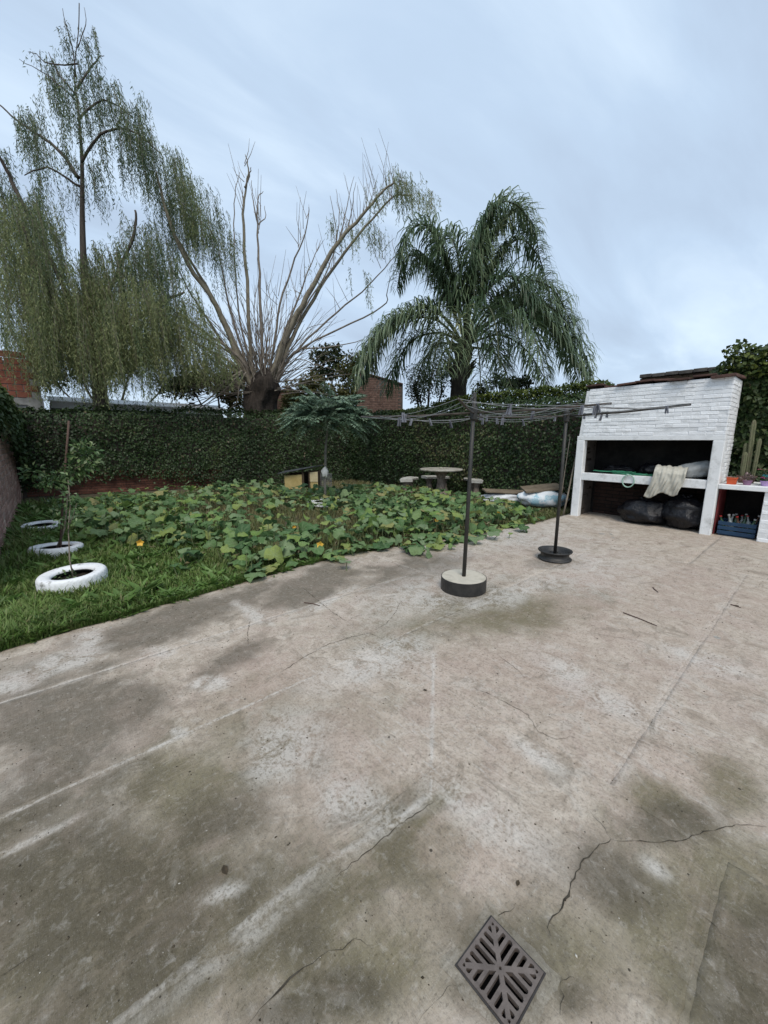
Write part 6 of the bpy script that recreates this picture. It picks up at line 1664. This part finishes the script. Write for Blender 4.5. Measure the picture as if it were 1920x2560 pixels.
for k in range(200):
    a = rr.gauss(-12, 44); a = max(-96, min(86, a)); L = rr.uniform(60, 330) * (1 - abs(a) / 260)
    sx, sy = 655 + 45 * math.sin(R(a)) + rr.uniform(-25, 25), 950 - 34 * math.cos(R(a)) + rr.uniform(-10, 45)
    dd0 = dp + rr.uniform(-0.5, 0.4); dd1 = dd0 + rr.uniform(-1.3, 1.3)
    bend = rr.uniform(-0.10, 0.10)
    pts = []
    for i in range(6):
        t = i / 5; aa = R(a) + bend * t * 3
        pts.append(D(sx + L * t * math.sin(aa) + rr.uniform(-3, 3) * t, sy - L * t * math.cos(aa) + 0.10 * L * t * t * abs(math.sin(aa)), dd0 + (dd1 - dd0) * t))
    r0 = rr.uniform(0.008, 0.022)
    tw.tube(pts, [r0 * (1 - 0.75 * i / 5) for i in range(6)], 5)
    for s_ in range(rr.randrange(0, 4)):
        i = rr.randrange(2, 5); p = pts[i]; g_ = (pts[i + 1] - pts[i]).normalized()
        e_ = p + g_ * rr.uniform(0.2, 0.6) + Vector((rr.uniform(-.25, .25), rr.uniform(-.25, .25), rr.uniform(0, .3)))
        tw.tube([p, p.lerp(e_, 0.5) + Vector((0, 0, .03)), e_], [0.007, 0.005, 0.003], 4)
for (ax, ay, bx, by, n_) in [(608, 560, 612, 390, 9), (645, 600, 655, 485, 8), (740, 640, 772, 520, 8), (850, 600, 985, 455, 26), (930, 560, 1000, 480, 12), (740, 760, 800, 610, 8), (780, 760, 860, 620, 10), (820, 800, 1000, 625, 5), (690, 800, 700, 700, 4)]:
    for k in range(n_):
        t = rr.random(); p = D(ax + (bx - ax) * t, ay + (by - ay) * t, dp - 0.3 + rr.uniform(-0.4, 0.4))
        e_ = p + to_cam(rr.uniform(-0.5, 0.35), rr.uniform(-0.4, 0.4)) + Vector((0, 0, rr.uniform(0.3, 1.5)))
        tw.tube([p, p.lerp(e_, 0.5) + to_cam(rr.uniform(-.08, .08), 0), e_], [0.012, 0.008, 0.004], 4)
tag(tw.build('fine_shoots', M_shoot, pw), kind='stuff')
specs = [(345, 350, 40, 35, 70, 0.6, 1.4, 0.30), (395, 400, 60, 50, 200, 0.8, 1.9, 0.34), (450, 460, 62, 50, 240, 0.9, 2.1, 0.40), (515, 530, 50, 50, 130, 0.7, 1.8, 0.36), (555, 590, 28, 45, 60, 0.5, 1.4, 0.36), (420, 560, 50, 60, 110, 0.7, 1.6, 0.32), (490, 640, 60, 70, 60, 0.4, 1.2, 0.34), (390, 700, 40, 60, 60, .5, 1.2, .36),
         (985, 430, 36, 26, 60, 0.4, 0.9, 0.62), (1020, 462, 34, 20, 80, 0.5, 1.1, 0.66), (1052, 490, 24, 18, 50, 0.4, 1.0, 0.66), (945, 500, 40, 30, 40, 0.25, 0.8, 0.45), (880, 560, 50, 35, 60, 0.25, 0.8, 0.40), (920, 590, 40, 30, 36, 0.3, 0.9, 0.40), (890, 690, 30, 20, 12, 0.5, 1.3, 0.40), (780, 700, 50, 70, 14, 0.2, 0.7, 0.40), (835, 540, 20, 30, 18, .2, .5, .4)]
V, F, rn, cords = strands(specs, dp - 0.3, 73, dense=0.04)
tag(np_obj('crown', V, F, M_willow, pw, attrs={'rnd': rn}), kind='stuff')
tag(cords.build('hanging_shoots', M_shoot_y, pw), kind='stuff')

# --- queen palm
dq = 13.2
pm = thing('palm_tree', 'feathery queen palm with drooping fronds behind the right wall', 'tree', (D(1148, 985, dq).x, D(1148, 985, dq).y, 0))
pb = D(1146, 985, dq)
m = MB()
tp_ = [Vector((pb.x, pb.y, -0.1)), pb, D(1150, 930, dq), D(1160, 885, dq), D(1166, 845, dq)]
sp = smooth_path(tp_, 6); q = len(sp)
m.tube(sp, [0.27 - 0.02 * math.sin(i * 2.1) if i < q - 6 else 0.27 - 0.03 * (i - q + 6) for i in range(q)], 14); m.build('trunk', M_palm_trunk, pm, smooth=True)
fr_spec = [
    ([(1165, 845), (1180, 700), (1215, 575), (1252, 508), (1300, 520), (1340, 590)], 0.0), ([(1168, 845), (1192, 690), (1240, 580), (1290, 528), (1332, 560), (1348, 640)], 0.9),
    ([(1164, 845), (1176, 720), (1200, 610), (1222, 530), (1250, 520)], -0.5), ([(1160, 845), (1132, 720), (1098, 615), (1060, 562), (1022, 582), (1003, 655)], -0.4), ([(1160, 850), (1120, 740), (1060, 655), (1012, 645), (992, 725)], 0.8),
    ([(1158, 850), (1140, 740), (1110, 650), (1085, 580), (1050, 570)], 0.3), ([(1155, 855), (1110, 792), (1040, 782), (962, 822), (912, 884), (888, 965)], -0.6), ([(1155, 860), (1100, 832), (1030, 852), (985, 920), (962, 985)], 0.8), ([(1153, 858), (1090, 800), (1010, 800), (950, 850), (930, 930)], 0.4),
    ([(1170, 850), (1230, 762), (1310, 702), (1380, 722), (1420, 795), (1432, 880)], 0.3), ([(1172, 850), (1240, 790), (1320, 762), (1392, 822), (1440, 900), (1474, 962)], -0.7), ([(1172, 855), (1230, 800), (1290, 792), (1340, 855), (1362, 945)], -1.8),
    ([(1168, 850), (1195, 790), (1222, 770), (1240, 820), (1248, 910)], -2.4), ([(1160, 850), (1160, 800), (1150, 795), (1130, 850), (1120, 930)], -2.2), ([(1172, 860), (1250, 838), (1320, 880), (1372, 965)], 1.2), ([(1150, 862), (1090, 862), (1052, 920), (1040, 985)], 1.0),
    ([(1166, 845), (1172, 730), (1200, 650), (1232, 640), (1262, 700)], 1.8), ([(1170, 850), (1260, 752), (1340, 742), (1402, 805), (1420, 900)], 1.9), ([(1160, 845), (1100, 702), (1052, 642), (1012, 690)], 1.7), ([(1178, 868), (1240, 885), (1280, 970)], -1.4), ([(1172, 858), (1260, 800), (1360, 800), (1420, 880), (1450, 965)], 0.7), ([(1150, 865), (1110, 880), (1085, 960)], -1.2), ([(1165, 848), (1210, 740), (1270, 690), (1320, 730), (1340, 810)], -1.0), ([(1163, 845), (1155, 720), (1140, 620), (1115, 590), (1090, 640)], -1.2), ([(1165, 845), (1170, 700), (1190, 590), (1230, 540), (1290, 570)], 0.5), ([(1168, 848), (1215, 700), (1290, 600), (1345, 640), (1370, 720)], 1.0), ([(1170, 852), (1280, 770), (1380, 770), (1450, 860), (1480, 950)], 0.0), ([(1165, 850), (1210, 826), (1236, 880), (1242, 972)], -1.2), ([(1155, 855), (1110, 838), (1086, 890), (1076, 978)], -1.0), ([(1165, 852), (1182, 826), (1197, 880), (1202, 975)], -1.9), ([(1156, 855), (1080, 770), (990, 800), (930, 870), (905, 960)], 0.3)]
M_palm = leaf_mat('palm_leaflet', [(0, (0.05, 0.09, 0.045)), (0.5, (0.125, 0.18, 0.098)), (0.9, (0.24, 0.29, 0.165)), (1.0, (0.32, 0.32, 0.16))], 0.38, 0.35, 0.45)
r = np.random.default_rng(81)
M_rachis = mat('rachis', (0.05, 0.06, 0.035), (0.09, 0.10, 0.055), 8, 0.7, 0)
for fi, (pxs, e1) in enumerate(fr_spec):
    k = len(pxs)
    pts = smooth_path([D(x, y, dq + e1 * (i / (k - 1))) for i, (x, y) in enumerate(pxs)], 8)
    m = MB(); q = len(pts); m.tube(pts, [0.038 * (1 - 0.85 * i / q) + 0.004 for i in range(q)], 6)
    rach = m.build('frond', M_rachis, pm, smooth=True)
    A = np.array(pts); seg = np.linalg.norm(np.diff(A, axis=0), axis=1); cum = np.concatenate([[0], np.cumsum(seg)]); tot = cum[-1]
    nl = int(tot / 0.040)
    s_ = np.linspace(0.20, 0.995, nl) * tot
    P = np.stack([np.interp(s_, cum, A[:, i]) for i in range(3)], 1)
    T = np.stack([np.interp(s_ + 0.05, cum, A[:, i]) - np.interp(s_ - 0.05, cum, A[:, i]) for i in range(3)], 1); T = unit(T)
    up = np.array([0, 0, 1.0]); lat = unit(np.cross(T, up) + 1e-3)
    tt = s_ / tot
    Ls = (1.08 * np.sin(np.pi * np.clip(0.18 + 0.80 * tt, 0, 1)) ** 0.6 + 0.12) * min(1.0, tot / 4.2 + 0.15)
    Vs, Fs, Rs = [], [], []; k0 = 0
    tone = np.clip(0.45 + 0.2 * r.normal(), 0.05, 0.85)
    for sd in (-1, 1):
        for plane in (0, 1):
            sel = np.arange(plane, nl, 2)
            p = P[sel]; n_ = len(sel); L = Ls[sel][:, None] * r.uniform(0.75, 1.1, (n_, 1))
            d1 = unit(lat[sel] * sd * (1.0 - 0.35 * plane) + T[sel] * 0.6 + up * (0.45 * plane + 0.05) + 0.2 * r.normal(size=(n_, 3)))
            d2 = unit(d1 * 0.45 + np.array([0, 0, -1.0]) + 0.12 * r.normal(size=(n_, 3)))
            a0 = p; a1 = p + d1 * L * 0.36; a2 = a1 + unit(d1 + d2) * L * 0.28; a3 = a2 + d2 * L * 0.42
            wv = unit(np.cross(d1, d2) + 1e-4) * 0.0195
            V = np.stack([a0 - wv * 0.5, a0 + wv * 0.5, a1 - wv, a1 + wv, a2 - wv * 0.85, a2 + wv * 0.85, a3], 1).reshape(-1, 3)
            b_ = np.arange(n_) * 7 + k0
            Fs.append((np.concatenate([np.stack([b_, b_ + 1, b_ + 3, b_ + 2], 1), np.stack([b_ + 2, b_ + 3, b_ + 5, b_ + 4], 1)]), np.stack([b_ + 4, b_ + 5, b_ + 6], 1)))
            Vs.append(V); k0 += len(V); Rs.append(np.repeat(np.clip(tone + 0.13 * r.normal(size=n_), 0, 1), 7))
    o = np_obj('leaflets', np.concatenate(Vs), [np.concatenate([f[0] for f in Fs]), np.concatenate([f[1] for f in Fs])], M_palm, rach, attrs={'rnd': np.concatenate(Rs)})
    tag(o, kind='stuff')
# dead skirt of old leaf bases
m = MB(); rr = random.Random(5)
for k in range(26):
    a = rr.uniform(0, 6.28); z0 = pb.z + rr.uniform(0.4, 1.5); p = Vector((pb.x + 0.15, pb.y + 0.1, z0)) + Vector((0.25 * math.cos(a), 0.25 * math.sin(a), 0))
    m.tube([p, p + Vector((0.16 * math.cos(a), 0.16 * math.sin(a), 0.28)), p + Vector((0.30 * math.cos(a), 0.30 * math.sin(a), 0.42))], [0.06, 0.045, 0.02], 5)
m.build('leaf_bases', M_palm_trunk, pm)

# --- bushes and distant trees
M_bush = leaf_mat('bush_leaf', [(0, (0.014, 0.022, 0.010)), (0.5, (0.034, 0.050, 0.018)), (1, (0.075, 0.09, 0.032))], 0.6, 0.2, 0.25)
M_bush_o = leaf_mat('olive_bush_leaf', [(0, (0.035, 0.045, 0.015)), (0.5, (0.085, 0.09, 0.03)), (0.9, (0.15, 0.13, 0.04)), (1, (0.19, 0.14, 0.05))], 0.6, 0.25, 0.25)
def bush(name, label, cat, clumps, dist, n, size, mt, seed, trunk=None, sub='crown'):
    """leaf clumps round limbs; clumps given as (px, py, radius px x, radius px y)"""
    r = np.random.default_rng(seed)
    cx = np.mean([c_[0] for c_ in clumps]); cy = max(c_[1] for c_ in clumps)
    b_ = D(cx if not trunk else trunk[0], cy, dist); t = thing(name, label, cat, (b_.x, b_.y, 0))
    parts = []; m = MB(); foot = Vector((b_.x, b_.y, -0.1))
    tot = sum(c_[2] * c_[3] for c_ in clumps)
    for (x, y, rx, ry) in clumps:
        k = max(20, int(n * rx * ry / tot)); c_ = D(x, y, dist + r.uniform(-0.3, 0.3)); s_ = dist / 960
        d_ = rvec(k); q = r.random(k) ** 0.45
        # ragged: sub clumps
        nsub = 10; sc = rvec(nsub) * 0.62
        off_ = sc[r.integers(0, nsub, k)]
        P = np.array(c_) + (off_ + d_ * q[:, None] * 0.5) * np.array([rx * s_, rx * s_ * 0.8, ry * s_])
        S = r.uniform(*size, k)
        V, F = leaves(P, d_ + 0.7 * r.normal(size=(k, 3)), np.array([0, 0, 1.0]) + 0.7 * r.normal(size=(k, 3)), S, S * 0.55, 0.2)
        parts.append((V, F, np.repeat(np.clip(0.45 + 0.22 * r.normal(size=k) + 0.3 * (d_[:, 2] * q), 0, 1), 4)))
        fork = foot.lerp(c_, 0.45) + Vector((0, 0, 0.2 * (c_ - foot).length))
        m.tube([foot, fork, c_], [0.09, 0.05, 0.02], 6)
        for i in range(nsub): m.tube([fork.lerp(c_, 0.7), c_ + Vector(off_[i % k]) * rx * s_ * 0.6], [0.02, 0.006], 4)
    V, F, rn = cat_leaves(parts)
    tag(np_obj(sub, V, F, mt, t, attrs={'rnd': rn}), kind='stuff')
    m.build('trunk', M_bark, t, smooth=True)
    return t
bush('shrub', 'dense olive shrub behind the wall left of the pollarded stump', 'shrub', [(540, 950, 70, 50), (580, 985, 50, 45), (480, 970, 50, 35), (600, 930, 40, 35)], 17.0, 5200, (0.10, 0.2), M_bush_o, 101)
bush('shrub', 'yellowing shrub behind the feathery tree right of the pollarded stump', 'shrub', [(740, 985, 45, 40), (790, 975, 50, 38), (760, 1010, 60, 25), (840, 990, 35, 35)], 18.5, 4200, (0.10, 0.2), M_bush_o, 102)
bush('tree', 'small distant round tree with see-through crown between the stump and the palm', 'tree', [(805, 885, 30, 22), (830, 915, 32, 26), (800, 930, 26, 24), (838, 880, 20, 15)], 30.0, 900, (0.25, 0.45), M_bush, 103)
bush('tree', 'dark leafy tree left of the palm fronds', 'tree', [(885, 905, 26, 30), (870, 940, 34, 34), (895, 975, 36, 36), (862, 985, 28, 28)], 20.0, 3000, (0.10, 0.18), M_bush_o, 104)
bush('shrub', 'dark shrub under the palm between the brick gable and the palm trunk', 'shrub', [(1035, 955, 34, 45), (1075, 935, 40, 45), (1110, 960, 34, 40), (1050, 985, 40, 25)], 14.5, 2300, (0.06, 0.11), M_bush, 105)
bush('shrub', 'dark shrub right of the palm trunk above the ivy wall', 'shrub', [(1250, 960, 40, 22), (1300, 965, 50, 20), (1200, 975, 30, 20)], 15.0, 1800, (0.08, 0.15), M_bush, 106)
bush('shrub', 'dark twiggy shrub behind the hanging willow curtain', 'shrub', [(420, 960, 45, 35), (330, 905, 40, 35), (180, 905, 60, 45), (130, 950, 30, 40)], 16.5, 3800, (0.10, 0.18), M_bush, 107)

# ------------------------------------------------------------------ neighbouring buildings
M_hollow = mat('hollow_brick', (0.15, 0.052, 0.034), (0.26, 0.098, 0.066), 5, 0.9, 0.4, 50, objrnd=0.2)
M_greyc = mat('grey_concrete', (0.17, 0.17, 0.165), (0.28, 0.28, 0.27), 4, 0.9, 0.4, 40)
hs = thing('brick_house', 'unfinished orange hollow-brick house behind the willow at the far left', 'house', (-1.5, 17.0, 0))
yw = 16.6
m = MB(); m.box2((-9, yw + 0.02, -0.07), (0.10, yw + 4, 3.9)); m.build('wall_core', M_greyc, hs)
m = MB(); m.box2((-9, yw - 0.03, 2.62), (-0.26, yw + 0.019, 2.82)); m.build('beam', M_greyc, hs)
m = MB(); m.box2((-0.26, yw - 0.05, -0.07), (0.13, yw + 0.015, 2.85)); m.build('column', M_greyc, hs)
brick_run(hs, Vector((-3.6, yw, 2.84)), (1, 0, 0), (0, -1, 0), 3.68, 2.84, 4.25, M_hollow, bl=0.33, bh=0.175, jt=0.018, depth=0.05, seed=51, cond=lambda x, z: z < 4.6 - 0.5 * (x > 3.2) )
brick_run(hs, Vector((-3.6, yw, 2.1)), (1, 0, 0), (0, -1, 0), 3.3, 2.10, 2.58, M_hollow, bl=0.33, bh=0.175, jt=0.018, depth=0.05, seed=52)
lw = thing('low_building', 'long low white parapet seen under the willow above the back wall', 'building', (3, 17.6, 0))
m = MB(); m.box2((0.3, 17.6, -0.07), (6.0, 20, 2.84)); m.build('wall', mat('offwhite_wall', (0.74, 0.74, 0.72), (0.84, 0.84, 0.82), 4, 0.8, 0.2), lw)
m = MB(); m.add([(0.25, 17.45, 2.86), (6.05, 17.45, 2.86), (6.05, 18.2, 3.06), (0.25, 18.2, 3.06), (0.25, 17.45, 2.82), (6.05, 17.45, 2.82), (6.05, 18.2, 3.02), (0.25, 18.2, 3.02)], [(0, 1, 2, 3), (7, 6, 5, 4), (0, 4, 5, 1), (1, 5, 6, 2), (2, 6, 7, 3), (3, 7, 4, 0)]); m.build('roof_sheet', mat('white_metal_sheet', (0.78, 0.79, 0.80), (0.85, 0.86, 0.86), 4, 0.5, 0.1), lw)
m = MB(); m.box2((0.3, 17.57, 2.5), (6.0, 17.598, 2.62)); m.build('shadow_band', M_dark_metal, lw)
wtk = D(480, 1012, 17.5); wt_ = thing('water_tank', 'small pale grey water tank on the roof beside the white post', 'water tank', (wtk.x, wtk.y, 2.7))
m = MB(); m.lathe([(0.0, 0.42), (0.12, 0.42), (0.33, 0.34), (0.35, 0.30), (0.35, -0.5)], 20, (wtk.x, wtk.y, 2.7)); m.build('tank_body', M_greyc, wt_)
m = MB(); m.lathe([(0.0, 0.47), (0.11, 0.47), (0.12, 0.425)], 14, (wtk.x, wtk.y, 2.7)); m.build('tank_lid', M_greyc, wt_)
pp = D(450, 1030, 16.4); m = MB(); m.tube([(pp.x, pp.y, 0), (pp.x, pp.y, 3.1)], 0.03, 8); tag(m.build('post', mat('white_metal_sheet', (0, 0, 0)), None, loc=(pp.x, pp.y, 0)), 'thin white post standing behind the back wall beside the water tank', 'post')
M_oldbrick = mat('old_brick', (0.12, 0.072, 0.055), (0.22, 0.14, 0.112), 9, 0.9, 0.5, 50, objrnd=0.2)
def gable(name, label, x0, x1, ytop0, ytop1, dist, roof=True):
    p, q = D(x0, 1000, dist), D(x1, 1000, dist); p.z = q.z = 0
    dv = (q - p).normalized(); L = (q - p).length; nv = Vector((dv.y, -dv.x, 0))
    z0, z1 = D(x0, ytop0, dist).z, D(x1, ytop1, dist).z
    t = thing(name, label, 'house', tuple((p + q) / 2))
    m = MB(); back = -nv * 3.0
    A_ = [p, q, q + Vector((0, 0, z1)), p + Vector((0, 0, z0))]; B_ = [v + back for v in A_]
    m.add(A_ + B_, [(0, 1, 2, 3), (7, 6, 5, 4), (0, 4, 5, 1), (1, 5, 6, 2), (2, 6, 7, 3), (3, 7, 4, 0)]); m.build('wall', M_mortar_d, t)
    brick_run(t, p + nv * 0.01, dv, nv, L - 0.02, max(0.0, min(z0, z1) - 1.6), max(z0, z1), M_oldbrick, bl=0.24, bh=0.07, jt=0.014, depth=0.03, seed=int(x0), cond=lambda x, z: z < z0 + (z1 - z0) * x / L - 0.04)
    m = MB(); o_ = Vector((0, 0, 0.06)); m.add([p + nv * 0.08 + Vector((0, 0, z0)), q + nv * 0.08 + Vector((0, 0, z1)), q + back + Vector((0, 0, z1)), p + back + Vector((0, 0, z0)), p + nv * 0.08 + Vector((0, 0, z0)) + o_, q + nv * 0.08 + Vector((0, 0, z1)) + o_, q + back + Vector((0, 0, z1)) + o_, p + back + Vector((0, 0, z0)) + o_],
        [(3, 2, 1, 0), (4, 5, 6, 7), (0, 1, 5, 4), (1, 2, 6, 5), (2, 3, 7, 6), (3, 0, 4, 7)]); m.build('roof_edge', M_tile, t)
gable('brick_house', 'reddish brick gable left of the palm trunk behind the wall', 892, 1007, 928, 962, 19.5)
gable('brick_house', 'reddish brick wall seen between the stump and the feathery tree', 672, 728, 985, 972, 19.0)

# ------------------------------------------------------------------ litter on the patio
M_dleaf = mat('dead_leaf', (0.025, 0.02, 0.012), (0.07, 0.05, 0.03), 30, 0.8, 0.3)
rr = random.Random(3)
for (px, py, s_, lab) in [(563, 2178, 0.020, 'dead brown leaf on the lower left of the patio'), (1294, 2210, 0.012, 'dark dead leaf fragment in the middle of the patio above the drain grate'), (1063, 1727, 0.015, 'small dark leaf on the middle of the patio'), (1842, 1515, 0.022, 'dark twisted leaf on the patio in front of the side counter')]:
    p = G(px, py); p.z = patio_z(p.x, p.y) + 0.003; a = rr.uniform(0, 6.28)
    m = MB(); ca, sa = math.cos(a), math.sin(a)
    L_ = [(-1, 0, 0.1), (-0.4, 0.55, 0.35), (0.3, 0.6, 0.5), (1, 0.05, 0.2), (0.35, -0.5, 0.4), (-0.4, -0.45, 0.2), (0, 0, 0.0)]
    m.add([(p.x + s_ * (x * ca - y * sa), p.y + s_ * (x * sa + y * ca), p.z + s_ * z * 0.5) for x, y, z in L_], [(6, 0, 1), (6, 1, 2), (6, 2, 3), (6, 3, 4), (6, 4, 5), (6, 5, 0)])
    o = m.build('dead_leaf', M_dleaf, None, loc=tuple(p)); tag(o, lab, 'dead leaf')
for (pa, pb_, lab) in [((1558, 1532), (1642, 1566), 'long dark twig on the patio in front of the barbecue'), ((1632, 1470), (1645, 1482), 'short bent twig on the patio nearer the barbecue'), ((1826, 1512), (1852, 1520), 'short thick twig near the right edge of the patio'), ((760, 1508), (800, 1516), 'thin twig on the patio by the vine leaves')]:
    p, q = G(*pa), G(*pb_); m = MB(); mid = p.lerp(q, 0.5) + Vector((0.01, 0.012, 0))
    z = lambda v: Vector((v.x, v.y, patio_z(v.x, v.y) + 0.006))
    m.tube([z(p), z(mid), z(q)], [0.005, 0.0045, 0.003], 6); tag(m.build('twig', M_stake, None, loc=tuple(z(p))), lab, 'twig')
